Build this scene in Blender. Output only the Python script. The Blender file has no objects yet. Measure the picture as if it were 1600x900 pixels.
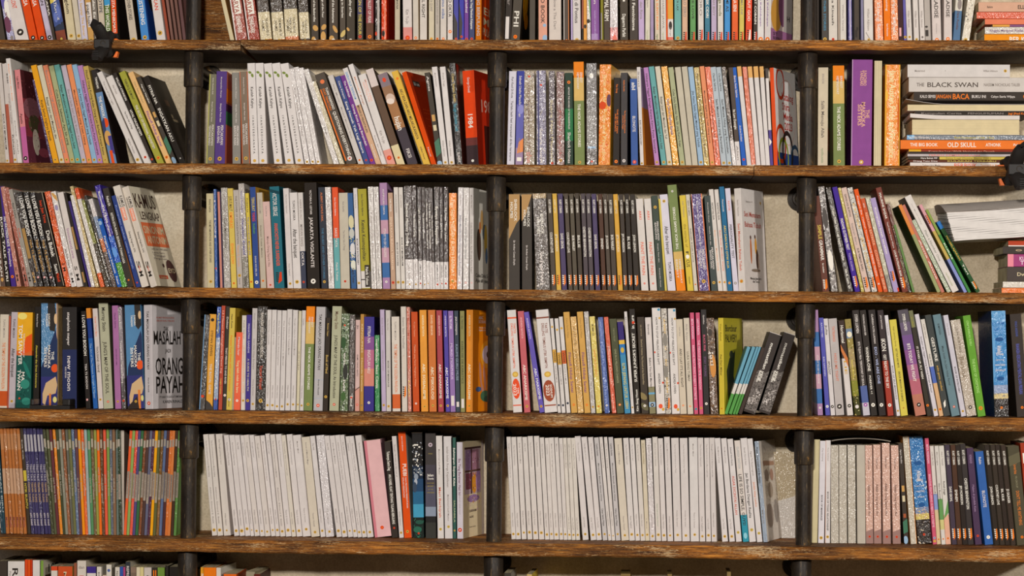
import bpy, bmesh, math, random
from mathutils import Vector, Matrix, Euler

# ------------------------------------------------------------------ camera, world, light
random.seed(7)
SC = bpy.context.scene
COL = SC.collection
D = 5.0                      # camera to the shelf fronts (m)
F = 3704.0                   # focal length in pixels of a 1600 px wide frame
cam_data = bpy.data.cameras.new('camera')
cam_data.sensor_width = 36.0
cam_data.lens = F / 1600.0 * 36.0
cam_data.clip_end = 60
cam = bpy.data.objects.new('camera', cam_data)
COL.objects.link(cam)
YAW, PITCH, ROLL = math.radians(3.0), math.radians(1.24), math.radians(0.43)
CAM_R = Matrix.Rotation(YAW, 3, 'Z') @ Matrix.Rotation(math.radians(90) + PITCH, 3, 'X') @ Matrix.Rotation(ROLL, 3, 'Z')
cam.matrix_world = Matrix.Translation((0, -D, 0)) @ CAM_R.to_4x4()
SC.camera = cam


def PT(px, py, y=0.0):
    """the point on the upright plane at depth y that is seen at a place in the photograph"""
    d = CAM_R @ Vector(((px - 800.0) / F, -(py - 450.0) / F, -1.0))
    t = (y + D) / d.y
    return Vector((d.x * t, y, d.z * t))


world = bpy.data.worlds.new('world')
SC.world = world
world.use_nodes = True
world.node_tree.nodes['Background'].inputs[0].default_value = (1.0, 0.72, 0.46, 1)
world.node_tree.nodes['Background'].inputs[1].default_value = 0.105


def area(name, loc, aim, size, power, colr):
    l = bpy.data.lights.new(name, 'AREA')
    l.shape = 'DISK'
    l.size = size
    l.energy = power
    l.color = colr
    o = bpy.data.objects.new(name, l)
    o.location = loc
    o.rotation_euler = (Vector(aim) - Vector(loc)).to_track_quat('-Z', 'Y').to_euler()
    COL.objects.link(o)
    return o


key_x = PT(800, 450).x
area('ceiling_spot', (key_x, -5.3, 0.95), (key_x, 0, 0), 0.22, 180, (1.0, 0.945, 0.885))
area('ceiling_spot', (key_x + 3.9, -4.6, 0.95), (key_x + 0.3, 0, 0), 0.30, 136, (1.0, 0.95, 0.90))
area('window_light', (-4.2, -2.6, 0.9), (-0.2, 0, 0), 1.6, 9, (0.45, 0.65, 1.0))
SC.view_settings.view_transform = 'Standard'
SC.view_settings.look = 'None'
SC.view_settings.exposure = 0.0
SC.view_settings.gamma = 1.0
SC.view_settings.use_curve_mapping = False


# ------------------------------------------------------------------ materials
def lin(c):
    return c / 12.92 if c <= 0.04045 else ((c + 0.055) / 1.055) ** 2.4


def hexlin(h):
    return tuple(lin(int(h[i:i + 2], 16) / 255.0) for i in (0, 2, 4)) + (1.0,)


class NT:
    def __init__(self, name):
        self.m = bpy.data.materials.new(name)
        self.m.use_nodes = True
        self.t = self.m.node_tree
        self.b = self.t.nodes['Principled BSDF']

    def n(self, kind, **kw):
        nd = self.t.nodes.new(kind)
        for k, v in kw.items():
            if k in nd.inputs:
                nd.inputs[k].default_value = v
            else:
                setattr(nd, k, v)
        return nd

    def l(self, a, b):
        self.t.links.new(a, b)

    def ramp(self, fac, stops):
        r = self.n('ShaderNodeValToRGB')
        e = r.color_ramp.elements
        while len(e) < len(stops):
            e.new(0.5)
        for i, (p, c) in enumerate(stops):
            e[i].position = p
            e[i].color = c
        self.l(fac, r.inputs[0])
        return r.outputs[0]

    def coords(self, scale=(1, 1, 1), obj=True):
        tc = self.n('ShaderNodeTexCoord')
        mp = self.n('ShaderNodeMapping')
        mp.inputs['Scale'].default_value = scale
        self.l(tc.outputs['Object' if obj else 'Generated'], mp.inputs[0])
        return mp.outputs[0]

    def mix(self, fac, a, b, mode='MIX'):
        x = self.n('ShaderNodeMix', data_type='RGBA', blend_type=mode)
        if isinstance(fac, float):
            x.inputs[0].default_value = fac
        else:
            self.l(fac, x.inputs[0])
        for s, v in ((x.inputs[6], a), (x.inputs[7], b)):
            if isinstance(v, tuple):
                s.default_value = v
            else:
                self.l(v, s)
        return x.outputs[2]

    def bump(self, h, strength, dist):
        b = self.n('ShaderNodeBump')
        b.inputs['Strength'].default_value = strength
        b.inputs['Distance'].default_value = dist
        self.l(h, b.inputs['Height'])
        self.l(b.outputs[0], self.b.inputs['Normal'])
        self.l(b.outputs[0], self.b.inputs['Coat Normal'])


ALB = 1.0


def paper_material(name, rough, wear, coat=0.0, crumple=0.0):
    m = NT(name)
    at = m.n('ShaderNodeVertexColor', layer_name='Col')
    co = m.coords((1, 1, 1))
    ns = m.n('ShaderNodeTexNoise', Scale=55.0, Detail=4.0)
    m.l(co, ns.inputs[0])
    f = m.ramp(ns.outputs[0], [(0.3, (1 - wear,) * 3 + (1,)), (0.7, (1, 1, 1, 1))])
    c = m.mix(1.0, at.outputs[0], f, 'MULTIPLY')
    m.l(c, m.b.inputs['Base Color'])
    m.b.inputs['Roughness'].default_value = rough
    m.b.inputs['Specular IOR Level'].default_value = 0.12
    if coat:
        m.b.inputs['Coat Weight'].default_value = coat
        m.b.inputs['Coat Roughness'].default_value = 0.15
        m.b.inputs['Coat IOR'].default_value = 1.6
    if crumple:
        n2 = m.n('ShaderNodeTexNoise', Scale=210.0, Detail=2.0, Distortion=1.6)
        co2 = m.coords((1, 1, 0.5))
        m.l(co2, n2.inputs[0])
        m.bump(n2.outputs[0], crumple, 0.0019)
    return m.m


MAT = {
    'cover': paper_material('printed_card', 0.5, 0.10),
    'wrap': paper_material('shrink_wrapped_card', 0.35, 0.05, coat=0.75, crumple=1.0),
    'print': paper_material('printing_ink', 0.45, 0.0),
}


def pages_material():
    m = NT('book_pages')
    co = m.coords((900, 900, 900))
    w = m.n('ShaderNodeTexNoise', Scale=1.0, Detail=2.0)
    tc = m.coords((1400, 25, 25))
    m.l(tc, w.inputs[0])
    at = m.n('ShaderNodeVertexColor', layer_name='Col')
    f = m.ramp(w.outputs[0], [(0.35, (0.62, 0.58, 0.5, 1)), (0.6, (1, 1, 1, 1))])
    m.l(m.mix(1.0, at.outputs[0], f, 'MULTIPLY'), m.b.inputs['Base Color'])
    m.b.inputs['Roughness'].default_value = 0.85
    return m.m


MAT['pages'] = pages_material()


def wood_material():
    m = NT('worn_dark_wood')
    co = m.coords((1.0, 1, 1))
    # long grain
    g = m.n('ShaderNodeTexNoise', Scale=1.0, Detail=7.0, Roughness=0.78, Distortion=0.5)
    m.l(m.coords((16, 60, 300)), g.inputs[0])
    base = m.ramp(g.outputs[0], [(0.34, hexlin('2E1A0A')), (0.45, hexlin('6A4018')), (0.55, hexlin('9A6224')), (0.68, hexlin('CC8A34'))])
    p = m.n('ShaderNodeTexNoise', Scale=1.0, Detail=4.0, Roughness=0.6)
    m.l(m.coords((4.2, 8, 30)), p.inputs[0])
    tone = m.ramp(p.outputs[0], [(0.34, (0.40, 0.36, 0.34, 1)), (0.5, (0.85, 0.82, 0.8, 1)), (0.64, (1.35, 1.25, 1.1, 1))])
    c = m.mix(1.0, base, tone, 'MULTIPLY')
    s = m.n('ShaderNodeTexNoise', Scale=1.0, Detail=3.0, Roughness=0.6, Distortion=2.2)
    m.l(m.coords((55, 90, 620)), s.inputs[0])
    s2 = m.n('ShaderNodeTexNoise', Scale=1.0, Detail=3.0)
    m.l(m.coords((9, 9, 40)), s2.inputs[0])
    mul = m.n('ShaderNodeMath', operation='MULTIPLY')
    m.l(s.outputs[0], mul.inputs[0])
    m.l(s2.outputs[0], mul.inputs[1])
    fl = m.ramp(mul.outputs[0], [(0.315, (0, 0, 0, 1)), (0.36, (0.8, 0.8, 0.8, 1))])
    c = m.mix(fl, c, hexlin('D8BC90'))
    fl2 = m.ramp(s.outputs[0], [(0.57, (0, 0, 0, 1)), (0.68, (0.55, 0.55, 0.55, 1))])
    c = m.mix(fl2, c, hexlin('D2A868'))
    m.l(c, m.b.inputs['Base Color'])
    m.b.inputs['Roughness'].default_value = 0.62
    m.b.inputs['Specular IOR Level'].default_value = 0.25
    m.bump(g.outputs[0], 0.5, 0.004)
    return m.m


def plaster_material():
    m = NT('rough_plaster')
    a = m.n('ShaderNodeTexNoise', Scale=7.0, Detail=6.0, Roughness=0.6)
    m.l(m.coords((1, 1, 1)), a.inputs[0])
    b = m.n('ShaderNodeTexNoise', Scale=220.0, Detail=3.0)
    m.l(m.coords((1, 1, 1)), b.inputs[0])
    c = m.ramp(a.outputs[0], [(0.3, hexlin('C2B298')), (0.5, hexlin('E0D0B4')), (0.72, hexlin('F0E4CC'))])
    f = m.ramp(b.outputs[0], [(0.3, (0.8, 0.78, 0.74, 1)), (0.65, (1, 1, 1, 1))])
    m.l(m.mix(1.0, c, f, 'MULTIPLY'), m.b.inputs['Base Color'])
    m.b.inputs['Roughness'].default_value = 0.9
    m.bump(b.outputs[0], 0.4, 0.002)
    return m.m


def pipe_material():
    m = NT('blackened_steel')
    a = m.n('ShaderNodeTexNoise', Scale=26.0, Detail=7.0, Roughness=0.72)
    m.l(m.coords((1, 1, 0.6)), a.inputs[0])
    c = m.ramp(a.outputs[0], [(0.32, hexlin('1C1713')), (0.52, hexlin('2E261E')), (0.61, hexlin('3E3324')), (0.68, hexlin('8A6430'))])
    b = m.n('ShaderNodeTexNoise', Scale=1.0, Detail=4.0, Roughness=0.6)
    m.l(m.coords((420, 420, 38)), b.inputs[0])
    f = m.ramp(b.outputs[0], [(0.62, (0, 0, 0, 1)), (0.70, (0.7, 0.7, 0.7, 1))])
    m.l(m.mix(f, c, hexlin('7A6444')), m.b.inputs['Base Color'])
    m.b.inputs['Metallic'].default_value = 0.1
    m.b.inputs['Roughness'].default_value = 0.45
    m.b.inputs['Specular IOR Level'].default_value = 0.22
    m.bump(a.outputs[0], 0.4, 0.003)
    return m.m


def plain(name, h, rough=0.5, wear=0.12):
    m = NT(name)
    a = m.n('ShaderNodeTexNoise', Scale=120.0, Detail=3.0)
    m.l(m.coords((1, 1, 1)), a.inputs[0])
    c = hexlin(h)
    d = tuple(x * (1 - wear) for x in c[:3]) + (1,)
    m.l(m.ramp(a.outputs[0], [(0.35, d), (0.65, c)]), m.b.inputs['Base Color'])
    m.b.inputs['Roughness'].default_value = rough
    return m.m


MAT['wood'] = wood_material()
MAT['wood_under'] = plain('shaded_underside_wood', '3A2614', 0.8, 0.4)  # shade beneath the planks, painted in as a darker brown
MAT['plaster'] = plaster_material()
MAT['pipe'] = pipe_material()
MAT['black_plastic'] = plain('black_plastic', '1A1613', 0.6)
MAT['orange_plastic'] = plain('orange_plastic', 'F2700C', 0.4, 0.05)
MAT['black_metal'] = plain('black_enamel', '1E1B19', 0.3)


# ------------------------------------------------------------------ helpers
class Geo:
    """vertices, faces, colours and material slots collected into one mesh"""
    def __init__(self):
        self.v, self.f, self.c, self.m = [], [], [], []

    def add(self, vs, fs, colour, mat=0):
        o = len(self.v)
        self.v += vs
        for i, f in enumerate(fs):
            self.f.append([k + o for k in f])
            self.c.append(colour[i] if isinstance(colour, list) else colour)
            self.m.append(mat)

    def extend(self, other, M=None, mats=None):
        o = len(self.v)
        self.v += [tuple(M @ Vector(p)) for p in other.v] if M else other.v
        self.f += [[k + o for k in f] for f in other.f]
        self.c += other.c
        self.m += [mats] * len(other.f) if mats is not None else other.m

    def mesh(self, name, mats):
        me = bpy.data.meshes.new(name)
        me.from_pydata(self.v, [], self.f)
        for x in mats:
            me.materials.append(x)
        ca = me.color_attributes.new('Col', 'FLOAT_COLOR', 'CORNER')
        buf = []
        for f, c in zip(self.f, self.c):
            buf += list(c) * len(f)
        ca.data.foreach_set('color', buf)
        if len(mats) > 1:
            me.polygons.foreach_set('material_index', self.m)
        me.update()
        return me

    def box(self, x0, x1, y0, y1, z0, z1, colour, mat=0):
        self.add([(x0, y0, z0), (x1, y0, z0), (x1, y1, z0), (x0, y1, z0), (x0, y0, z1), (x1, y0, z1), (x1, y1, z1), (x0, y1, z1)],
                 [(0, 3, 2, 1), (4, 5, 6, 7), (0, 1, 5, 4), (1, 2, 6, 5), (2, 3, 7, 6), (3, 0, 4, 7)], colour, mat)


def link(name, me, parent=None):
    o = bpy.data.objects.new(name, me)
    COL.objects.link(o)
    if parent:
        o.parent = parent
    return o


def tag(o, label, cat=None, group=None, kind=None):
    if label:
        o['label'] = label
    if cat:
        o['category'] = cat
    if group:
        o['group'] = group
    if kind:
        o['kind'] = kind
    return o


def bm_obj(name, bm, mat, parent=None, smooth=False):
    me = bpy.data.meshes.new(name)
    bmesh.ops.recalc_face_normals(bm, faces=bm.faces)
    bm.to_mesh(me)
    bm.free()
    me.materials.append(mat)
    if smooth:
        for p in me.polygons:
            p.use_smooth = True
        me.set_sharp_from_angle(angle=math.radians(40))
    return link(name, me, parent)


# glyphs of the built-in font, cut into triangles once per character
GLYPH = {}


def glyph(ch):
    if ch in GLYPH:
        return GLYPH[ch]

    def build(s):
        cu = bpy.data.curves.new('lettering', 'FONT')
        cu.body = s
        cu.size = 1.0
        cu.resolution_u = 2
        cu.offset = 0.014
        ob = bpy.data.objects.new('lettering', cu)
        COL.objects.link(ob)
        dg = bpy.context.evaluated_depsgraph_get()
        me = bpy.data.meshes.new_from_object(ob.evaluated_get(dg))
        vs = [(v.co.x, v.co.y) for v in me.vertices]
        fs = [list(p.vertices) for p in me.polygons]
        bpy.data.objects.remove(ob)
        bpy.data.curves.remove(cu)
        bpy.data.meshes.remove(me)
        return vs, fs
    if '|' not in GLYPH:
        b = build('|')
        GLYPH['|'] = (b[0], b[1], 0.3)
    bar0 = min(p[0] for p in GLYPH['|'][0])
    two = build(ch + '|')[0]
    adv = (max(p[0] for p in two) - (max(p[0] for p in GLYPH['|'][0]) - bar0)) - bar0
    vs, fs = build(ch) if ch != ' ' else ([], [])
    GLYPH[ch] = (vs, fs, adv)
    return GLYPH[ch]


def text_geo(s):
    """flat text with its left end at 0, capitals 1 high; returns vertices, faces, width"""
    V, FF, x = [], [], 0.0
    for ch in s:
        vs, fs, adv = glyph(ch)
        o = len(V)
        V += [((px + x) / 0.7, py / 0.7) for px, py in vs]
        FF += [[k + o for k in f] for f in fs]
        x += adv
    return V, FF, x / 0.7

# ------------------------------------------------------------------ the setting and the bookcase
# depth of the shelf is 0.24 m: fronts at y = 0, plaster wall at y = 0.245
WALL_Y = 0.245
FRONT = [62.5, 257.0, 452.5, 646.5, 849.0]        # front top edge of each shelf in the photograph at its middle
SHELF_Z = [PT(800, -132).z] + [PT(800, y).z for y in FRONT] + [PT(800, 1052).z]
THICK = [0.021, 0.021, 0.022, 0.022, 0.027, 0.027, 0.027]
XL, XR = PT(-70, 450).x, PT(1670, 450).x

bm = bmesh.new()
bmesh.ops.create_cube(bm, size=1.0)
bmesh.ops.scale(bm, vec=(XR - XL + 0.3, 0.08, 1.85), verts=bm.verts)
wall = bm_obj('wall_back', bm, MAT['plaster'])
wall.location = ((XL + XR) / 2, WALL_Y + 0.04, (SHELF_Z[0] + SHELF_Z[-1]) / 2)
tag(wall, 'rough beige plaster wall behind the shelves', kind='structure')

case = bpy.data.objects.new('bookcase', None)
COL.objects.link(case)
case.location = (0, 0.12, SHELF_Z[-1] - 0.027)
tag(case, 'wall-wide bookcase of worn dark planks carried on blackened steel pipe posts', 'bookcase')


def world_child(o, parent):
    o.parent = parent
    o.matrix_parent_inverse = Matrix.Translation(-Vector(parent.location))


def plank(x0, x1, ztop, th, seed, dy=0.0, bev=0.003, chamfer_left=False):
    """a sawn plank with an uneven, knocked front edge"""
    rnd = random.Random(seed)
    n = max(2, int((x1 - x0) / 0.012))
    prof0 = [(0.0 + bev, 0.0), (0.0, -bev), (0.0, -th * 0.5), (0.0, -th + bev), (bev, -th), (WALL_Y - 0.002, -th), (WALL_Y - 0.002, 0.0)]
    vs, fs = [], []
    ph = [rnd.uniform(0, 6.28) for _ in range(6)]
    m = len(prof0)
    for i in range(n + 1):
        x = x0 + (x1 - x0) * i / n
        wv = 0.0007 * math.sin(x * 9 + ph[0]) + 0.0005 * math.sin(x * 31 + ph[1]) + 0.0004 * math.sin(x * 83 + ph[2])
        wl = 0.0007 * math.sin(x * 13 + ph[3]) + 0.0005 * math.sin(x * 57 + ph[4]) + rnd.uniform(-.0003, .0003)
        for k, (y, z) in enumerate(prof0):
            yy = y + dy + (wv + rnd.uniform(-.0003, .0003) if k < 5 else 0)
            zz = z + (wl if k in (3, 4) else (wv * 0.5 if k in (1, 2) else 0))
            xx = x
            if chamfer_left and i == 0 and k in (3, 4):
                xx = x + 0.012
            vs.append((xx, yy, ztop + zz))
    for i in range(n):
        for k in range(m):
            a, b = i * m + k, i * m + (k + 1) % m
            fs.append((a, b, b + m, a + m))
    fs.append(tuple(range(m)))
    fs.append(tuple(n * m + k for k in reversed(range(m))))
    me = bpy.data.meshes.new('shelf')
    me.from_pydata(vs, [], fs)
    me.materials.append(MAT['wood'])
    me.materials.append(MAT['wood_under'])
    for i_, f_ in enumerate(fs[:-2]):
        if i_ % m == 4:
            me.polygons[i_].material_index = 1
    bmx = bmesh.new()
    bmx.from_mesh(me)
    bmesh.ops.recalc_face_normals(bmx, faces=bmx.faces)
    bmx.to_mesh(me)
    bmx.free()
    o = link('shelf', me)
    world_child(o, case)
    return o


for i, z in enumerate(SHELF_Z):
    if i == 1:      # the plank meets a thicker one beside the first post
        xs = PT(376, 70).x
        plank(XL, xs - 0.001, z, THICK[i], 11)
        plank(xs + 0.001, XR, z, THICK[i] + 0.0005, 12, dy=-0.006, chamfer_left=True)
    elif i == 2:    # a butt joint under the third post's bay
        xs = PT(1178, 265).x
        plank(XL, xs - 0.0008, z, THICK[i], 13)
        plank(xs + 0.0008, XR, z + 0.0005, THICK[i], 14, dy=-0.0015)
    else:
        plank(XL, XR, z, THICK[i], 20 + i)


def ring_tube(prof, n=28, axis='Z'):
    """lathe: prof is a list of (radius, height)"""
    b = bmesh.new()
    rings = []
    for r, z in prof:
        rings.append([b.verts.new(((r * math.cos(2 * math.pi * k / n), r * math.sin(2 * math.pi * k / n), z) if axis == 'Z' else
                                   (r * math.cos(2 * math.pi * k / n), z, r * math.sin(2 * math.pi * k / n)))) for k in range(n)])
    for a, c in zip(rings, rings[1:]):
        for k in range(n):
            b.faces.new((a[k], a[(k + 1) % n], c[(k + 1) % n], c[k]))
    b.faces.new(rings[0])
    b.faces.new(rings[-1])
    return b


POST_Y = 0.042
# post centres in the photograph just under each shelf: (row -> x of posts 1, 2, 3)
POSTS = [(303, 777, 1263), (302, 776.5, 1261.7), (299.5, 775, 1260), (297.5, 774, 1258), (295, 772.3, 1256), (292.5, 770.8, 1252)]
for k in range(3):
    for r in range(6):
        top = SHELF_Z[r] - THICK[r]
        bot = SHELF_Z[r + 1]
        ypix = [-40, 150, 345, 540, 735, 930][r]
        x = PT(POSTS[r][k], ypix, POST_Y).x
        post = bm_obj('post', ring_tube([(0.0163, 0.0), (0.0163, top - bot - 0.004)]), MAT['pipe'], smooth=True)
        post.location = (x, POST_Y, bot)
        world_child(post, case)
        h = 0.074
        cp = bm_obj('coupling', ring_tube([(0.0168, -0.002), (0.0198, -0.001), (0.0208, 0.002), (0.0208, h - 0.002), (0.0195, h)]), MAT['pipe'], smooth=True)
        cp.parent = post
        cp.location = (0, 0, top - bot - h - 0.0005)
        wy = WALL_Y - POST_Y
        br = bm_obj('wall_bracket', ring_tube([(0.0125, 0.012), (0.0125, wy - 0.016), (0.017, wy - 0.015), (0.018, wy - 0.010), (0.027, wy - 0.008), (0.028, wy - 0.002)], axis='Y'), MAT['pipe'], smooth=True)
        br.parent = post
        br.location = (0, 0, top - bot - 0.034)

# ------------------------------------------------------------------ books
NAMED = {'K': '3B332C', 'W': 'E6DDD2', 'R': 'D8482A', 'O': 'E87A2C', 'G': 'C9A04A', 'Y': '8F8580', 'B': '3E62A0', 'P': '7A4A9A', 'T': '3F9AA0',
         'wp': 'D2CAC4', 'wh': 'C6BDB6', 'wg': 'B4ACA6', 'cr': 'CBBE9C', 'bg': 'BDB19A', 'bk': '3C332C', 'dk': '544A40', 'gr': '857D73',
         'nv': '3C4356', 'vi': '4E429A', 'bl': '3B63A8', 'lb': '93AEC6', 'te': '33707A', 'pk': 'D8A3A0', 'ro': 'B25A64', 'li': 'B3A3C6',
         'pu': '7E4E92', 'or': 'DE5226', 'om': 'E0903C', 'tn': 'C69A5C', 'ye': 'CDB75A', 'ol': '9C9440', 'sg': 'A9AC88', 'gn': '5E9A4E', 'br': '6E4A38'}


def C(c, k=1.13):
    r = hexlin(NAMED.get(c, c))[:3]
    y = 0.3 * r[0] + 0.5 * r[1] + 0.2 * r[2]
    r = [max(0.002, y + 1.06 * (x - y)) for x in r]
    g = (y / 0.55) ** 0.16 if y < 0.55 else 1.0      # ink reads a little deeper than paper
    return tuple(min(0.86, x * k * g) for x in r) + (1.0,)


PALE = C('cr')


class Book:
    """one printed volume, described by its spine in the photograph and made in its own axes:
    x across the spine, y into the shelf, z up the spine"""
    def __init__(self, w, h, d, colour, ops, cat='book', glossy=False):
        self.w, self.h, self.d = w, h, d
        self.cover, self.pages, self.print, self.mark = Geo(), Geo(), Geo(), Geo()
        self.layer = 0
        self.glossy = glossy
        t = 0.0006 if w > 0.006 else 0.0004
        r = min(0.0012, w * 0.22)
        bands = [(float(o[1]), float(o[2]), C(o[3])) for o in ops if o[0] == 's']
        cc = [o for o in ops if o[0] == 'c']
        side = C(cc[0][1]) if cc else None
        cb = [(float(o[1]), float(o[2]), C(o[3])) for o in ops if o[0] == 'cs']
        cuts = sorted({0.0, 1.0} | {1 - b[0] for b in bands + cb} | {1 - b[1] for b in bands + cb})
        cuts = [c for c in cuts if 0 <= c <= 1]
        base = C(colour)
        arc = [(r - r * math.cos(a), r - r * math.sin(a)) for a in (0, 0.52, 1.05, 1.57)]
        outer = [(0, d)] + arc + [(w - x, y) for x, y in reversed(arc)] + [(w, d)]
        inner = [(w - t, d), (w - t, t + r), (t, t + r), (t, d)]
        prof = outer + inner
        n = len(prof)
        vs, fs, cs = [], [], []
        for z in cuts:
            vs += [(x, y, z * h) for x, y in prof]
        for i in range(len(cuts) - 1):
            mid = 1 - (cuts[i] + cuts[i + 1]) / 2
            col = base
            for a, b, c_ in bands:
                if a <= mid <= b:
                    col = c_
            sc = side or col
            for a, b, c_ in cb:
                if a <= mid <= b:
                    sc = c_
            for k in range(n):
                q = (k + 1) % n
                fs.append((i * n + k, i * n + q, (i + 1) * n + q, (i + 1) * n + k))
                cs.append(PALE if k >= len(outer) else (sc if k in (0, len(outer) - 2) and side else (sc if k == len(outer) - 2 else col)))
        L = (len(cuts) - 1) * n
        # the two ends of the card, as quads between outer and inner outline
        for off, flip in ((0, True), (L, False)):
            q4 = [(0, 1, n - 2, n - 1), (1, 2, 3, 4, 5, 6, 7, 8, n - 3, n - 2), (8, 9, n - 4, n - 3)]
            for q in q4:
                q = [off + k for k in q]
                fs.append(tuple(q if flip else reversed(q)))
                cs.append(base)
        self.cover.add(vs, fs, cs)
        pc = [o for o in ops if o[0] == 'pages']
        pcol = C(pc[0][1]) if pc else PALE
        self.pages.box(t * 1.05, w - t * 1.05, t + r + 0.0001, d - 0.0008, 0.0006, h - 0.0006, pcol)
        for o in ops:
            getattr(self, 'op_' + o[0], lambda *a: None)(*o[1:])

    # each printed patch sits a hair above the one before it
    def put(self, pts, faces, colour, face='S', geo=None):
        self.layer += 1
        e = 0.00012 + 0.000035 * self.layer
        if face == 'S':
            vs = [(x, -e, z) for x, z in pts]
        elif face == 'C':
            vs = [(self.w + e, x, z) for x, z in pts]
        else:
            vs = [(-e, self.d - x, z) for x, z in pts]
        (geo or self.print).add(vs, faces, colour)

    def span(self, face):
        return self.w if face == 'S' else self.d

    def op_t(self, a, b, col, s, *words):
        """lettering that runs down the spine between two fractions of its height"""
        self.run(a, b, col, s, 0.5, ' '.join(words))

    def op_tu(self, a, b, col, s, u, *words):
        self.run(a, b, col, s, float(u), ' '.join(words))

    def op_r(self, a, b, col, s, *words):
        """lettering that runs up the spine"""
        self.run(a, b, col, s, 0.5, ' '.join(words), True)

    def run(self, a, b, col, s, u, text, up=False):
        a, b, s = float(a), float(b), float(s)
        V, FF, W = text_geo(text)
        if not V:
            return
        L = (b - a) * self.h
        cap = s * self.w
        kx = L / W
        z0 = (1 - a) * self.h
        x0 = u * self.w
        if up:
            pts = [(x0 + cap / 2 - y * cap, (1 - b) * self.h + x * kx) for x, y in V]
        else:
            pts = [(x0 - cap / 2 + y * cap, z0 - x * kx) for x, y in V]
        self.put(pts, FF, C(col))

    def op_x(self, v, col, s, *words):
        """upright lettering across the spine, s = part of the width it fills"""
        V, FF, W = text_geo(' '.join(words))
        k = float(s) * self.w / W
        z = (1 - float(v)) * self.h
        self.put([(self.w * (1 - float(s)) / 2 + x * k, z + y * k) for x, y in V], FF, C(col))

    def op_C(self, u0, u1, v, hh, col, *words):
        """lettering across the right-hand cover: from u0 to u1 of its depth, baseline at v, hh of its height"""
        self.cov('C', u0, u1, v, hh, col, words)

    def op_L(self, u0, u1, v, hh, col, *words):
        self.cov('L', u0, u1, v, hh, col, words)

    def cov(self, face, u0, u1, v, hh, col, words):
        V, FF, W = text_geo(' '.join(words))
        u0, u1, v, hh = map(float, (u0, u1, v, hh))
        k = (u1 - u0) * self.d / W
        kz = hh * self.h
        self.put([(u0 * self.d + x * k, (1 - v) * self.h + y * kz) for x, y in V], FF, C(col), face)

    def ell(self, u, v, ru, rv, col, face='S', n=16, geo=None, rot=0.0):
        s = self.span(face)
        u, v, ru, rv, rot = map(float, (u, v, ru, rv, rot))
        pts = []
        for k in range(n):
            a = 2 * math.pi * k / n
            x, z = ru * s * math.cos(a), rv * self.h * math.sin(a)
            pts.append((u * s + x * math.cos(rot) - z * math.sin(rot), (1 - v) * self.h + x * math.sin(rot) + z * math.cos(rot)))
        if face == 'S':
            pts = [(min(max(x, 0.0002), self.w - 0.0002), min(max(z, 0.0), self.h)) for x, z in pts]
        self.put(pts, [list(range(n))], C(col), face, geo)

    def op_e(self, u, v, ru, rv, col, rot=0.0):
        self.ell(u, v, ru, rv, col, 'S', rot=rot)

    def op_E(self, u, v, ru, rv, col, rot=0.0):
        self.ell(u, v, ru, rv, col, 'C', rot=rot)

    def op_q(self, *a):
        """polygon on the spine: colour then u, v pairs"""
        p = list(map(float, a[1:]))
        pts = [(p[i] * self.w, (1 - p[i + 1]) * self.h) for i in range(0, len(p), 2)]
        self.put(pts, [list(range(len(pts)))], C(a[0]))

    def op_Q(self, *a):
        p = list(map(float, a[1:]))
        pts = [(p[i] * self.d, (1 - p[i + 1]) * self.h) for i in range(0, len(p), 2)]
        self.put(pts, [list(range(len(pts)))], C(a[0]), 'C')

    def op_n(self, v0, v1, count, *cols):
        """busy printed picture: many small irregular patches of a few inks"""
        self.scatter('S', 0, 1, v0, v1, count, cols)

    def op_N(self, u0, u1, v0, v1, count, *cols):
        self.scatter('C', u0, u1, v0, v1, count, cols)

    def scatter(self, face, u0, u1, v0, v1, count, cols):
        u0, u1, v0, v1 = map(float, (u0, u1, v0, v1))
        rnd = random.Random(int(self.w * 1e6) + int(v0 * 100) + int(float(count)))
        sp = self.span(face)
        for c_ in cols:
            pts, fs = [], []
            for _ in range(int(float(count)) // len(cols)):
                cx, cz = (u0 + (u1 - u0) * rnd.random()) * sp, (1 - v0 - (v1 - v0) * rnd.random()) * self.h
                r = rnd.uniform(.0008, .0034)
                a0 = rnd.uniform(0, 3.14)
                k = rnd.randint(4, 6)
                o = len(pts)
                for i in range(k):
                    a = 2 * math.pi * i / k
                    q = r * rnd.uniform(.5, 1.2)
                    x, z = q * math.cos(a), q * .55 * math.sin(a)
                    X, Z = cx + x * math.cos(a0) - z * math.sin(a0), cz + x * math.sin(a0) + z * math.cos(a0)
                    pts.append((min(max(X, u0 * sp + .0001), u1 * sp - .0001), min(max(Z, .0002), self.h - .0002)))
                fs.append(list(range(o, o + k)))
            self.put(pts, fs, C(c_), face)

    def op_b(self, u0, u1, v0, v1, col):
        """rectangle on the spine"""
        self.op_q(col, u0, v0, u1, v0, u1, v1, u0, v1)

    def op_B(self, u0, u1, v0, v1, col):
        self.op_Q(col, u0, v0, u1, v0, u1, v1, u0, v1)

    def op_ring(self, u, v, r, t, col):
        u, v, r, t = map(float, (u, v, r, t))
        pts, fs, n = [], [], 24
        for k in range(n):
            a = 2 * math.pi * k / n
            for q in (r, r - t):
                pts.append((min(max(u * self.d + q * self.d * math.cos(a), .0003), self.d - .0003), min(max((1 - v) * self.h + q * self.d * 1.3 * math.sin(a), .0003), self.h - .0003)))
        for k in range(n):
            a, b = 2 * k, 2 * ((k + 1) % n)
            fs.append([a, b, b + 1, a + 1])
        self.put(pts, fs, C(col), 'C')

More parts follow.
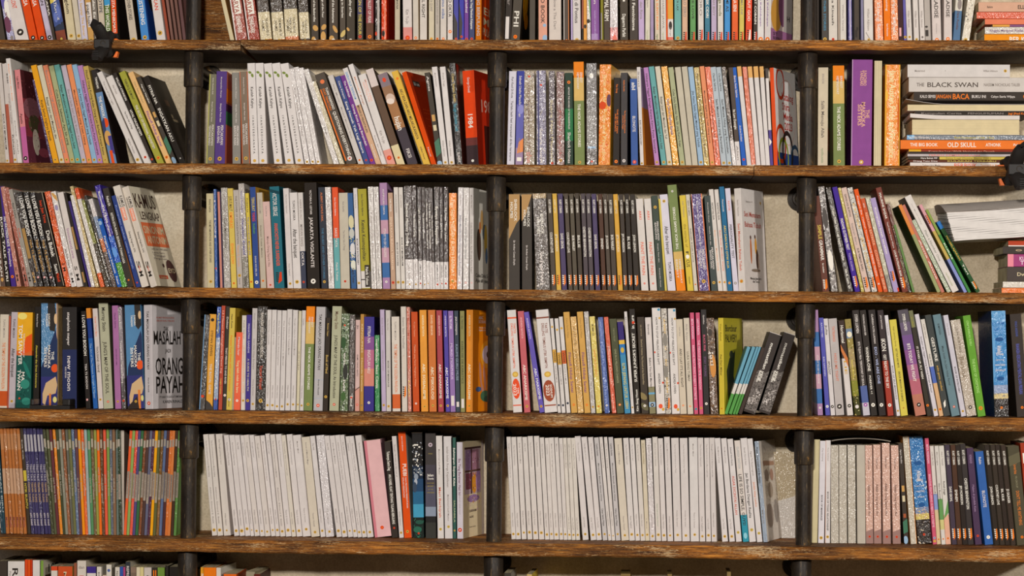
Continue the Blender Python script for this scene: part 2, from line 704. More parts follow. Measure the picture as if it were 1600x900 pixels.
    def op_m(self, v, col, r=0.27, inner=None):
        """publisher's round mark near the foot or head"""
        r = float(r) * self.w
        v = float(v)
        self.ell(0.5, v, r / self.w, r / self.h, col, 'S', 14, self.mark)
        ic = inner or ('W' if col in ('K', 'bk') else 'K')
        self.ell(0.5, v, 0.45 * r / self.w, 0.32 * r / self.h, ic, 'S', 8, self.mark, 0.5)

    def op_j(self, v, col='W', red='O'):
        """ladder of short bars with a slanted stroke beside it"""
        v = float(v)
        for k in range(5):
            z = v + k * 0.02
            pts = [(0.22 * self.w, (1 - z) * self.h), (0.52 * self.w, (1 - z - 0.004) * self.h), (0.52 * self.w, (1 - z - 0.015) * self.h), (0.22 * self.w, (1 - z - 0.012) * self.h)]
            self.put(pts, [[0, 1, 2, 3]], C(col), geo=self.mark)
        pts = [(0.62 * self.w, (1 - v) * self.h), (0.82 * self.w, (1 - v) * self.h), (0.82 * self.w, (1 - v - 0.085) * self.h), (0.42 * self.w, (1 - v - 0.115) * self.h)]
        self.put(pts, [[0, 1, 2, 3]], C(red), geo=self.mark)


ORD = ['first', 'second', 'third', 'fourth', 'fifth', 'sixth', 'seventh', 'eighth', 'ninth', 'tenth', 'eleventh', 'twelfth', 'thirteenth', 'fourteenth',
       'fifteenth', 'sixteenth', 'seventeenth', 'eighteenth', 'nineteenth', 'twentieth']
TENS = {2: 'twenty', 3: 'thirty', 4: 'forty', 5: 'fifty', 6: 'sixty'}


def ordinal(n):
    if n <= 20:
        return ORD[n - 1]
    t, u = divmod(n, 10)
    return TENS[t][:-1] + 'ieth' if u == 0 else TENS[t] + '-' + ORD[u - 1]


CW = {'wp': 'white', 'wh': 'white', 'wg': 'pale grey', 'cr': 'cream', 'bg': 'beige', 'bk': 'black', 'dk': 'dark grey-brown', 'gr': 'grey', 'nv': 'dark navy',
      'vi': 'violet-blue', 'bl': 'blue', 'lb': 'light blue', 'te': 'teal', 'pk': 'pink', 'ro': 'rose red', 'li': 'lilac', 'pu': 'purple', 'or': 'orange-red',
      'om': 'orange', 'tn': 'tan', 'ye': 'yellow', 'ol': 'olive green', 'sg': 'sage green', 'gn': 'green', 'br': 'reddish brown', 'W': 'white', 'K': 'black',
      'R': 'red', 'O': 'orange', 'G': 'gold', 'Y': 'grey', 'B': 'blue', 'P': 'purple', 'T': 'turquoise'}


def colour_word(c):
    if c in CW:
        return CW[c]
    v = [int(c[i:i + 2], 16) for i in (0, 2, 4)]
    best = min((k for k in NAMED if len(k) == 2), key=lambda k: sum((int(NAMED[k][i * 2:i * 2 + 2], 16) - v[i]) ** 2 for i in range(3)))
    return CW[best]


BAY = ['leftmost bay', 'second bay', 'third bay', 'rightmost bay']
SHELF = ['top shelf in view', 'second shelf down', 'third shelf down', 'fourth shelf down', 'fifth shelf down', 'bottom shelf in view']
BOTTOM = [lambda x: 61 + x * .0013, lambda x: 254 + x * .0035, lambda x: 446.6 + x * .0058, lambda x: 635 + x * .0102, lambda x: 831.5 + x * .0112, lambda x: 1030 + x * .012]
SPINE_Y = [0.075, 0.075, 0.075, 0.078, 0.098, 0.085]
ENTRIES = []


def rows(row, bay, text, cat='book', depth=None):
    n = 0
    for line in text.strip().split('\n'):
        parts = [p.split() for p in line.split(';')]
        h = parts[0]
        if not h:
            continue
        n += 1
        ops = parts[1:]
        ENTRIES.append(dict(row=row, bay=bay, n=n, xb=float(h[0]), w=float(h[1]), xt=float(h[2]), yt=float(h[3]), col=h[4], ops=[o for o in ops if o], cat=cat, depth=depth))

# one line per book: left foot x, spine width, left head x, head y (photograph pixels), colour; then its print, on one also a painted glare
# ---------------------------------------------------------------- top shelf in view (heads are above the frame)
rows(0, 0, '''
0 9 -24 -95 dk
13 11 -14 -92 A9A6C4;g;n .4 .9 50 6A62A8 W 8A5A70;e .3 .55 .5 .12 6A62A8;e .7 .68 .4 .1 W;e .4 .82 .5 .08 7A4A60;t .7 .86 7A4A60 .5 wwvwv;e .7 .95 .25 .02 Y
25.5 21 -12 -96 wp;t .42 .68 R .34 PERISTIWA KONT;m .905 K .26
48 12.5 13 -92 or;t .3 .64 W .5 MEDIA RAKSASA;m .95 K .28
61.5 12 27 -92 or;t .3 .64 W .5 MEDIA RAKSASA;m .95 K .28
75 9 40 -90 C0B6C8;t .3 .63 K .5 MUSIK LAIN;m .94 K .36
84 4.5 52 -92 dk;t .3 .73 W .6 CERITA LAMA
90 15 60 -94 nv;c 5A3A30;n .3 .82 90 6A7AC0 C8B860 8A9AD0 3A4A8A;e .4 .6 .4 .05 ye;q 4A5A90 0 .62 1 .58 1 .8 0 .84;t .5 .78 W .3 IMITATION OF;e .3 .75 .2 .05 6A7AB8;e .7 .7 .2 .07 6A7AB8;b 0 1 .88 1 8A4A38;e .5 .96 .12 .012 ye
107 12.5 86 -95 cr;t .3 .72 K .42 Catatan Ringdom;m .93 G .24 K
120.5 8 100 -92 C6BCA8;m .925 G .34 K;t .2 .5 K .4 Dunia
128.5 9.5 111 -94 C4BECB;t .5 .93 G .4 Lebih Senyap The Benar;m .97 G .3 K
138.5 9 124 -92 tn;b .2 1 .6 .84 wp;t .62 .72 K .5 pagi;t .73 .83 K .5 hujan;m .96 G .3 K
147.5 7.5 136 -92 gr;t .4 .95 W .5 Kumpulan Esai Lama
156.5 9.5 145 -90 C3B6A2;t .4 .7 nv .5 STEREOTIPE;q sg 1 .82 .3 .95 .3 1 1 1
166 9 158 -93 gn;s 0 .63 4A9AC8;s .63 1 5E7A38;t .62 .88 W .6 THIS WORLD;m .2 W .2
175.5 8.5 168 -93 or;s .9 1 bk;t .35 .89 W .5 MENGAPA KITA MENIKMATI;m .93 W .25;c bk
204 11.5 183 -90 C0B4A2;c bk;t .5 .77 K .42 SELF OTHER STORIES;m .965 G .3
221.5 12 202 -92 4E8AC8;c 2E55A8;y 1;t .4 .82 W .5 WHO LISTENING;m .94 G .27 K;E .5 .3 .3 .35 K
246 13.5 223 -92 wp;y 4;t .5 .68 R .42 TEKAN;m .90 G .27 K
262 4.5 238 -93 A0503A;c 7A4030
268.5 4.3 246 -93 8A655A
275 4.3 253 -93 8A655A
281 4.3 260 -93 8A655A
287 5 267 -93 7C5A58
''')
rows(0, 1, '''
361 6.5 324 -92 cr;c tn
369.5 18 345 -94 A5584A;g;s 0 1 A5584A;b .28 .85 .5 .72 W;t .52 .71 A5584A .4 KARYA;t .74 .9 W .4 SEHARI-HARI;b 0 .1 0 1 wp
389 17.5 367 -94 A03E28;g;b .28 .85 .5 .72 W;t .52 .71 A03E28 .4 KARYA;t .74 .9 W .4 SEHARI-HARI;b 0 .1 0 1 wp
407.5 18 391 -95 dk;g;s .70 .96 cr;s .96 1 C8762E;tu .76 .93 K .2 .7 THE ADVENTURES OF;tu .78 .88 K .2 .35 HOLMES;m .97 G .14
427.5 18 414 -95 dk;g;s .70 .96 cr;s .96 1 C8762E;tu .76 .93 K .2 .7 THE MEMOIRS OF;tu .78 .88 K .2 .35 HOLMES;m .97 G .14
446.5 20.5 437 -95 dk;g;s .67 .93 cr;s .93 1 C87A50;tu .75 .9 K .17 .72 THE RETURN OF;tu .75 .9 K .17 .45 SHERLOCK;tu .77 .88 K .17 .25 HOLMES;m .975 W .1
469.5 15 460 -95 dk;g;s .70 .95 cr;tu .77 .9 K .2 .7 THE CASEBOOK OF;tu .79 .9 K .2 .4 SHERLOCK;m .975 G .2
487 11 484 -95 dk;t .5 .79 W .3 Hound of the Baskervilles;e .6 .85 .35 .03 tn .6;e .3 .96 .3 .03 tn;m .965 W .2
500.5 10 498 -95 dk;t .5 .75 W .3 The Sign of the Four;e .6 .84 .35 .03 tn -.6;e .5 .93 .4 .05 tn;m .965 W .2
514.5 13.5 514 -95 574C41;t .5 .8 W .28 Study of the Adventures;e .7 .86 .2 .04 tn .5;e .3 .95 .3 .03 tn;m .965 W .2
531 9 530 -95 5E5448;t .5 .75 W .32 Dying in Scarlet;e .6 .9 .35 .04 C8B070 -.6;m .965 W .24
541.5 13 541 -95 50473A;t .5 .74 W .28 The Valley of Fear;e .2 .86 .14 .02 tn .6;m .965 W .2
558.5 8.5 558 -95 54506A;s .72 1 5E574E;t .45 .91 ye .5 THE SIGN OF THE FOUR;m .93 R .3
572 11.5 571.5 -95 9A4E50;s .8 1 6E4A38;t .5 .80 wp .4 THE VALLEY OF FEAR;m .93 O .25
586 8 586 -95 bk;g;b .45 .85 0 1 wg;e .2 .9 .2 .02 R
596 8 596 -95 E04A22;g;c B02A12;y 8;b .62 .8 0 1 F0A080;e .4 .9 .3 .03 bk
617 8 617 -95 bg;c dk;t .4 .67 K .4 PENCARIAN MAKNA;m .98 G .2
630 14 628 -95 wp;s .84 1 D89088;t .67 .81 Y .36 Kim Yu-jin;m .94 R .26 O
645.5 8.5 644 -95 C9C1B4;c cr;m .94 O .25 W;y 4
656 11 656 -95 CDC5BC;t .45 .75 K .42 IT'S ALL RIGHT;m .98 R .2;c tn
670 8.5 670 -95 C9BFA6;t .5 .69 Y .45 CAHAYA QUARF;m .95 G .26 O
680 7 680 -95 B8B0A4;t .5 .81 Y .4 KEHIDUPAN SUNYI SENDIRI;m .95 O .28
688 9.5 688.5 -95 CBC3BA;t .45 .76 B .45 dua semo mika;m .95 O .22 W
699 8.5 699 -95 D0C8C2;t .45 .74 K .55 TOKYO OKTA;m .88 O .3 W
709 7.5 709 -95 5454A8;q 4A4444 0 .7 .8 .8 .8 1 0 1;m .95 R .24
717.5 7.5 717.5 -95 4A4AB0;q 4A4444 0 .6 .7 .8 .4 1 0 1;m .93 R .26
725.5 7 725.5 -95 P;t .5 .7 W .45 berikutnya benfrond;m .95 R .3
733 8.5 733 -95 4A5078;t .45 .86 W .4 Seni Kenapa Itu Yang Membuat Kelaparan;m .95 R .24
742.5 9.5 743 -95 F08024;c D04A14;y 10;t .3 .92 wp .5 SEGALA YANG BERPULANG;C .1 .8 .7 .07 cr EP;C .1 .8 .8 .07 cr ME;C .1 .9 .9 .07 cr PULANG;m .975 W .2 K
''')  # the black wrapped book's pale grey stripe is a glare painted on its spine
rows(0, 2, '''
783 5 785 -95 B8B0A0;g
788 10 794 -95 bk;b .1 .65 .74 .95 wp;t .35 .63 Y .5 Pengantar
797.5 14 808 -95 5E564C;c 2A221B;y 8;t .3 .57 Y .2 pengarang;t .68 .84 W .55 PHI;m .93 O .22 R;E .3 .55 .2 .22 D8902A;E .42 .75 .15 .08 C87A20;E .3 .45 .12 .2 F0A838
827 9 828 -95 5A5248;c 3A2A1C
841.5 13.5 841 -95 D8A08A;t .45 .80 K .42 DEAD BOOK;e .7 .82 .2 .016 lb;e .75 .94 .3 .03 lb;e .2 .98 .16 .015 lb;m .975 R .14
858 19 857.5 -95 CDC2B8;t .3 .86 Y .22 Tak Kan Mati Now a The Dari;m .975 R .13
881 8.5 880 -95 5E5248;b 0 .12 0 1 wp;b .85 1 0 1 C87A48;m .965 O .22
892 3 891 -95 li
895.5 12 894 -95 CFC8C4;t .5 .8 K .45 Saat di Pontus;m .96 G .25 K
909 2.5 909 -95 A06050;s .85 1 bk
912 5 911 -95 D89A50;e .5 .83 .4 .02 bk
917.5 5.5 916 -95 wp;g;q 7AA878 0 .4 1 .4 1 .8;e .4 .78 .5 .02 K;e .5 .98 .4 .015 R
924 13 922 -95 9060A0;s .9 1 A88AB8;t .2 .62 wp .3 Menjadi Puan;t .68 .94 li .18 kumpulan cerita pendek pilihan;b .8 1 0 1 7A4A90
938.5 4.8 937.5 -95 8A8430;b .1 .5 .7 .95 Y
944 9 942 -95 5A4C42;t .5 .78 W .7 ANIMAL FARM;m .985 R .3
953.5 12 952 -95 CFC8C8;g;s .84 1 D89A98;t .75 .87 Y .3 Lotus Garden;e .6 .96 .3 .05 E07A6A
969.5 12 968 -95 544A3E;t .3 .6 W .26 Kahlil;t .71 .93 W .42 Daguerre Parfait;m .99 G .26
984 13 983 -95 524840;t .35 .87 W .36 Mengenal Feminisme;m .99 G .26
998 9 996.5 -95 BCA6C8;t .5 .76 Y .4 Laut dan Rima;m .96 Y .22
1008 7.5 1009 -95 CFC8B8;t .5 .65 Y .35 Hujan;t .86 .97 sg .4 republika
1016.5 5 1016 -95 A896B4;c li
1023.5 8 1022 -95 CFC2AC;t .35 .86 O .4 MOKA KIDUL SUNYI INDAH;t .9 1 6A7A50 .45 republika
1032.5 8.5 1031 -95 CFC8C0;t .35 .85 Y .35 ISLAM SUFI HADIS JAWA;t .88 .98 sg .35 republika
1041.2 1.9 1041 -95 E85A24
1043.5 8.7 1042 -95 D4CEC8;s .2 .76 D8A04A;s .93 1 DC7A6A;e .5 .82 .3 .04 K;t .84 .92 Y .2 bunga
1054 10.5 1053 -95 74ACA4;t .5 .68 K .3 KARYA LAX;m .94 G .26 K
1066 8.5 1065.5 -95 CFAC90;t .5 .74 Y .5 PAULO ZERO;j .88 K R
1078.5 8.7 1078 -95 6A9E62;t .5 .76 K .35 FREE LOVE;j .88 K R
1091 8.7 1090 -95 CFC9C2;t .5 .73 Y .45 BORO;j .86 K R
1101.5 8 1101 -95 4A8096;t .5 .75 W .5 KLASIK CIDIRI;j .88 K R
1111.5 8.3 1111 -95 B8A8C0;t .5 .73 Y .4 KISAH BOY;j .88 K R
1121.5 8.8 1121 -95 D0CAC2;t .5 .73 6A6A30 .5 bunga muda;j .88 K R
1132 8.8 1132.5 -95 4E92CC;t .5 .69 K .5 BUMI AS;j .88 K R
1143.5 9.5 1144 -95 E2683A;t .5 .69 W .5 SUARA SENI;j .88 K R
1155 7.5 1156 -95 CDBA62;t .5 .72 Y .4 AGAMA LINE;j .88 K R
1165 9.5 1167 -95 E2553A;t .5 .78 W .42 ABOUT GOD;j .86 K W
1177 6.3 1178 -95 4A4038;t .5 .81 W .5 KURT COBAIN;j .88 wp R
1183.5 10 1184 -95 D4D0CC;t .3 .83 P .22 Ilmu Tentang Kehidupan;m .95 O .35 W;c D89AA0
1194.5 9.5 1196 -95 D4D0CC;c DCC8C0;y 24;t .3 .83 P .22 Ilmu Tentang Kehidupan;m .95 O .35 W;B 0 1 .84 1 A8729A;E .25 .7 .25 .16 D8A050;E .55 .6 .2 .2 8A5A78;B .6 1 0 .84 wg;C .74 .9 .73 .05 K H;C .1 .3 .9 .03 K SIT;C .1 .45 .94 .03 K BERSIH
''')
rows(0, 3, '''
1276 4 1276 -95 bk
1284 10 1283 -95 55504A;t .35 .87 4A8AA8 .35 SHE AND OTHER STORIES;m .95 G .28 K
1295 13.5 1294 -95 CDC6BC;t .35 .82 K .26 Ben Senja Kinasih;m .95 R .16
1309.5 3.3 1308 -95 A89A8C
1313 9.5 1312 -95 CDC8C0;t .62 .87 Y .25 William Vance;m .96 G .18
1326 5.5 1324.5 -95 6A62A0;g;b .35 .7 0 1 B8B0C4
1335 8 1334 -95 554B42;c 8A8A90;e .6 .85 .2 .02 K;b .2 .6 .86 .93 K
1345.5 4 1344 -95 8A86A0
1350.5 14 1348 -95 D0CAC4;t .66 .87 Y .25 William Atkinson;q Y .2 .88 .8 .97 .78 .98 .18 .89;m .955 G .16
1368 12.5 1364 -95 E88A5A;g;n .4 1 60 F0B898 W E07A4A;t .4 .95 wp .4 Orang Orang Sibuk
1382 11 1378 -95 F07A2A;c E06020;t .3 .68 wp .3 Budi Kurnia Kuning;t .8 .92 wp .25 Sari Kencana
1393 11 1389 -95 EC9060;g;n .4 1 60 F0B898 W E07A4A;t .3 .9 wp .4 Orang Orang Sibuk
1404 8 1401 -95 4A2C2C;b .2 .6 .84 .92 pk
1412.5 4.5 1408 -95 6A62A8;m .93 G .5
1417.5 8 1411 -95 CFC8C2;t .68 .84 Y .35 William Atkinson;m .93 G .25 K
1428.5 8 1423 -95 CFC8C2;t .68 .84 Y .35 William Atkinson;m .95 G .25 K
1438 7.5 1432 -95 CFC8C2;t .68 .84 Y .35 William Atkinson;m .93 Y .25 K
1446 9 1441 -95 B0A8A0;c A8A098;y 7;e .3 .83 .25 .01 K;b .1 .6 .86 .92 K
1457 14 1453 -95 CDC2BC;t .35 .75 K .42 THE PARADISE;t .8 .9 Y .1 Catatan;m .955 O .2 W
1475 12.5 1475 -95 CDC2BC;t .35 .74 K .42 THE PARADISE;m .945 O .23 W
1488.5 11 1500 -95 5A7A9C;s 0 .68 CFCABC;e .5 .55 .3 .04 nv;e .6 .62 .3 .05 Y;t .68 .86 br .3 Dana Pustika;m .98 W .1
1502 12 1526 -95 CFC6B4;g;n 0 .8 70 4A443E CFC8C4 6A645E;m .96 G .26 K
''')
# ---------------------------------------------------------------- second shelf down
rows(1, 0, '''
9.5 5.8 -4 99 wh;t .5 .85 K .45 BOOK OF MINIMALISM;m .96 G .3
15.5 5.5 3 100 wh;s .4 1 B0604C
21.5 5.8 7 99 wh;t .1 .2 K .5 Esai;t .3 .6 Y .4 kumpulan naskah;t .7 .9 K .4 Rahasia;m .95 G .36
27.8 7 9 92 D4CEC8;c C8C2BA;t .05 .4 E89060 .25 Belajar Ikhlas dari Batas;t .58 .9 Y .28 Cinta Allah;y 2
36 9 20 109 D68A8C;c 8A3A42;y 12;s .6 1 C06A9C;t .07 .2 K .3 Lygia Mahani;t .46 .57 K .4 Apatis;m .93 K .36;cs 0 .3 5A2C30;cs .7 1 6A3440;E .3 .4 .3 .12 8A5A60;E .35 .56 .22 .1 5A5238;E .35 .75 .12 .14 CFC2B0;E .6 .85 .2 .05 9A4A58;N .02 .98 .02 .98 160 8A4A50 B8707A 4A2E28 6A3A3E;E .75 .3 .2 .2 A0606A;E .7 .6 .25 .1 7A4048
79.5 3.5 50 125 5A4A70;g;c 2E2430
83.5 9 47.5 103 E0A034;t .35 .76 K .4 Kerja Serius Digilirya Banyak;m .95 G .26
93.5 8 57.5 103 C9C1A8;t .32 .74 K .4 Belajar Jujur dari Menyadu dan;m .95 G .3
102 8 66.5 103 DE8A68;t .05 .88 Y .4 Bersama Kecewa Lagi mencoba menjadi ikhlas sepanjang;m .95 G .3
110.5 8 76 104 A6AA80;t .24 .8 K .4 Coba Dulu Sebentar Apa Sih yang;m .95 G .3
119 8.6 84.5 102.5 6EA8A0;t .2 .84 K .4 Belajar Memaklumi Hal-Hal yang Nggak Kamu Sukai;m .95 G .28
128 8 94.5 103 B8ACB6;t .24 .82 Y .4 Berani Jeda Istri Anda Bukan Kenapa;m .95 G .3
136.5 8 103.5 102 E08E60;t .25 .8 K .3 Merayakan Segala yang Telah Hilang;m .95 G .3
145 8 112 102 8CAEC8;t .24 .8 K .4 Jika Kamu Selalu Gagal Menjadi yang Terbaik;m .95 G .3
153 8.4 120.5 103.5 B282B0;t .15 .9 K .38 Hidupnya Nggak Bahagia Karena Kamu Punya Semuanya;m .95 G .28
162 8.4 129.5 104.5 BEA25C;t .04 .9 K .4 Filosofi Orang Kuning Kalau Orang Lain Berhasil Kenapa Kamu;m .95 G .26
172.5 11 142 110 6A8AB0;c 3A2E2C;s 0 .24 3A3330;t .08 .2 W .3 TANIZAKI;t .28 .52 W .4 THE MAKIOKA;e .6 .56 .4 .05 or;q 3A4470 0 .55 .5 .5 .4 .75 0 .8;e .5 .72 .5 .08 tn;q 4A4088 .5 .7 1 .7 1 .9 .5 .86;b .3 .7 .85 1 or
214.5 9.5 151.5 115 D0CAC4;t .1 .35 Y .28 The Law of New Light;t .72 .88 Y .28 Wallace Wattles;m .95 G .3
226.5 12 165 121.5 D2CCC6;t .1 .2 Y .25 Alex Prachd;t .4 .6 K .22 The Other Side of Things;m .92 R .18
239 6 176.5 115.5 bk;t .05 .3 W .55 WILLIAM ATKINSON;t .4 .68 W .6 VITAL MAGNETISM;m .94 R .3
247 11 185.5 114.5 A2A044;t .08 .3 K .35 THERON Q. DUMONT;t .36 .83 wp .35 THE SECRET OF PERSONAL MAGNETISM;m .93 O .25
261 9.5 199.5 115 DCB27A;t .1 .33 9A8A60 .3 Citra Selma Widari;t .42 .8 P .42 Filosofi Hidup Santai;m .92 O .28
272.5 7 213.5 122 50483F;c bk;t .08 .3 W .3 Agnes Mardhin;b .2 .8 .4 .46 tn;b .2 .8 .5 .56 cr;q 4A7A60 0 .72 1 .68 1 .84 0 .88;e .4 .95 .5 .04 lb
281.5 10.5 221 121 37302A;y 5;c 332B24;t .1 .31 W .42 FITRIA NA;t .36 .74 W .46 INGATKAN AKU;m .93 W .12;B .35 .6 .25 .32 5A3A28;B .4 .5 .42 .46 8A7A60;B .4 .7 .47 .5 8A7A60
''')
rows(1, 1, '''
322 12 327.5 116 7E7A66;b 0 .14 0 1 A8A45A;t .04 .22 wp .14 Seno Gumira Adi;t .3 .52 wp .14 Simple Past dan Story;tu .55 .78 wp .26 .66 PERCAKAPAN;tu .56 .78 wp .24 .3 TENTANG RINDU;m .925 G .22
334.8 16.3 338.3 111.5 5C4288;c C8785E;y 0;t .06 .28 wp .12 Kumpulan Karya;t .34 .54 wp .14 Simple Past dan;tu .57 .78 wp .26 .66 PERCAKAPAN;tu .58 .76 wp .24 .34 BANDA RING;m .925 G .2;B 0 1 .18 .32 E08A3A;B 0 1 .42 .56 4A8A5A;B 0 1 .34 .42 5A3A5A
363 13 362 113.5 8C8880;c or;t .06 .28 wp .12 Kumpulan Karya;t .34 .54 wp .14 Simple Past dan;tu .57 .78 wp .26 .66 PERCAKAPAN;tu .57 .78 wp .24 .34 BANYA RASA;m .925 G .22
378.7 12.3 374.5 112.5 857564;b 0 .08 0 1 C8643A;b .92 1 0 1 C8643A;t .06 .24 wp .12 Kumpulan Karya;t .33 .52 wp .14 Simple Past dan;tu .55 .77 wp .26 .66 PERCAKAPAN;tu .56 .78 wp .24 .32 BAHASA WACANA;m .92 G .22
391.8 12.3 386 99 D6D0CC;e .3 .09 .22 .012 7A8A40 -.4;e .6 .12 .16 .02 7A8A40 .3;t .23 .44 K .34 Kaidah Kahyo;t .51 .88 K .22 I V A N  T E R D I A N A T A;e .5 .95 .2 .015 G
404.8 12.6 398.8 99 D6D0CC;e .3 .09 .22 .012 7A8A40 -.4;e .6 .12 .16 .02 7A8A40 .3;t .23 .44 K .34 Kaidah Kahyo;t .51 .88 K .22 I V A N  T E R D I A N A T A;e .5 .95 .2 .015 G
428.8 12.8 411.8 100 D6D0CC;e .3 .09 .22 .012 7A8A40 -.4;e .6 .12 .16 .02 7A8A40 .3;t .23 .44 K .34 Kaidah Kahyo;t .51 .88 K .22 I V A N  T E R D I A N A T A;e .5 .95 .2 .015 G
446.7 12.8 424.8 100 D6D0CC;e .3 .09 .22 .012 7A8A40 -.4;e .6 .12 .16 .02 7A8A40 .3;t .23 .44 K .34 Kaidah Kahyo;t .51 .88 K .22 I V A N  T E R D I A N A T A;e .5 .95 .2 .015 G
462.5 13 437.8 100.5 D6D0CC;e .3 .09 .22 .012 7A8A40 -.4;e .6 .12 .16 .02 7A8A40 .3;t .23 .44 K .34 Kaidah Kahyo;t .51 .88 K .22 I V A N  T E R D I A N A T A;e .5 .95 .2 .015 G
477 8 451.3 108 CEC8C4;g;t .2 .7 Y .3 Kisah Tanpa Nama Akhir;m .96 G .25
486 8 458.8 106 CEC8C4;g;m .96 G .25
494.6 7.5 466.7 107 CEC8C4;g;m .96 G .25
522.5 8.5 474 110 CCC6C0;g;t .6 .68 K .25 Senja
532 7.6 486.5 129 C4BA9E;g
542.5 16.5 491.5 117.5 5A5046;b 0 .14 .16 .94 D8702E;e .5 .09 .22 .022 E0784A;tu .16 .40 W .24 .66 TUAN MARFIGNO;tu .16 .4 O .2 .36 DUAT TRINKTORO;tu .42 .9 W .3 .6 QUESTIONING EVERYTHING;m .93 wp .24 R
560.8 9 512 119.5 C6C0BA;t .1 .3 Y .25 Ivan Munir;t .35 .7 Y .2 Menjadi Manusia Biasa;m .94 O .2
570.8 9 522.8 121 46568E;t .05 .25 wp .3 Clara Kimpini;t .28 .86 W .36 Sang Nenek Tak Lagi Bicara;m .94 R .2
580 8 531.6 119.5 7A3E92;t .06 .24 W .38 The Indahnya;t .32 .78 W .38 Orang Kota yang Berpindah;m .94 R .3
588.3 8.6 535 108 D2CCC8;s .38 1 CDA888;t .04 .32 3A8AC0 .4 DAERAH BLUE TERPENDAM;t .38 .66 K .42 MENARI DI PERANTAUAN;t .78 .92 wp .3 Anna Sanjaya
597.5 8.5 543.5 102 D6D0CC;t .12 .4 E8A080 .3 Mencari sunyi;t .3 .4 Y .24 Kisah;t .7 .9 Y .24 Suara dan cinta
606.3 13 559.5 118.5 D4CEC9;s .83 1 DC9A8C;tu .06 .3 E8A898 .22 .7 Menuju Nilai;tu .08 .3 E8A898 .18 .4 Segala Yang Pergi;t .62 .76 Y .32 Kim Yu-jin;m .92 R .3 O
621 12.8 571 110 6A5240;s 0 .18 CFC2BC;s .79 1 D2C49C;c 4A3828;m .92 O .16
637.7 16.5 589.5 117.5 9A7458;c 3A2C24;s 0 .14 8A7A80;s .6 1 4A4048;s .32 .6 A87850;e .5 .07 .18 .024 R;e .5 .27 .44 .05 C8B0A0 .3;t .47 .62 W .55 hujan;e .4 .3 .4 .03 D8C8BC -.4;t .82 .92 wp .34 FIKSI
662.5 11 611.5 113 D8B04E;t .19 .72 K .42 AKU BISA DAN AKU MELAKUKANNYA;e .55 .08 .2 .014 O;t .8 .94 K .2 Alfian Noor
674.5 8 622.5 112 E0582A;c A8341C;y 19;B .14 .42 .09 .15 4A3A30;C .16 .26 .14 .04 wp ii;C .28 .4 .14 .04 wp oo;C .2 .8 .4 .012 C8502A iiiiiiii;C .2 .8 .44 .012 C8502A iiiiiiii;C .2 .8 .5 .012 C8502A iiiiiiii;C .2 .8 .58 .012 C8502A iiiiiiii;t .8 .9 wp .3 Nanti
684 8.4 663 114 4E463C;t .04 .2 wp .4 Agnes;b .2 .8 .45 .52 tn;b .2 .8 .56 .62 cr;q 4A7A60 0 .74 1 .7 1 .86 0 .9;e .4 .97 .5 .03 lb
692.3 8.6 674.3 105 D4CECA;t .06 .2 Y .26 Mental Fascination;t .74 .9 Y .26 William Atkinson;m .96 G .24
702 8.8 687 105 D4CECA;t .06 .2 Y .26 Prana Yoga;t .74 .9 Y .26 William Atkinson;m .96 G .24
713.5 9.5 701.3 99 332B25;g;c 5A1E18;y 5;t .1 .38 C8B070 .4 Cinta Selalu Sedih;t .39 .66 4A9AB0 .5 The Light of Darkside Cantik;t .86 .96 wp .4 SUARA;B .1 .4 0 .2 A02818
729.5 18.5 721.3 110.5 E8502C;c C03420;y 17;s .78 1 4A3A3C;s .7 .78 7A4440;t .07 .23 wp .2 George Orwell;t .44 .6 W .42 1984;ell .5 .95 .1 .02 W;C .2 .95 .42 .13 C8A090 1984;e .52 .94 .12 .014 W;B .35 1 .56 1 4A1E18
''')
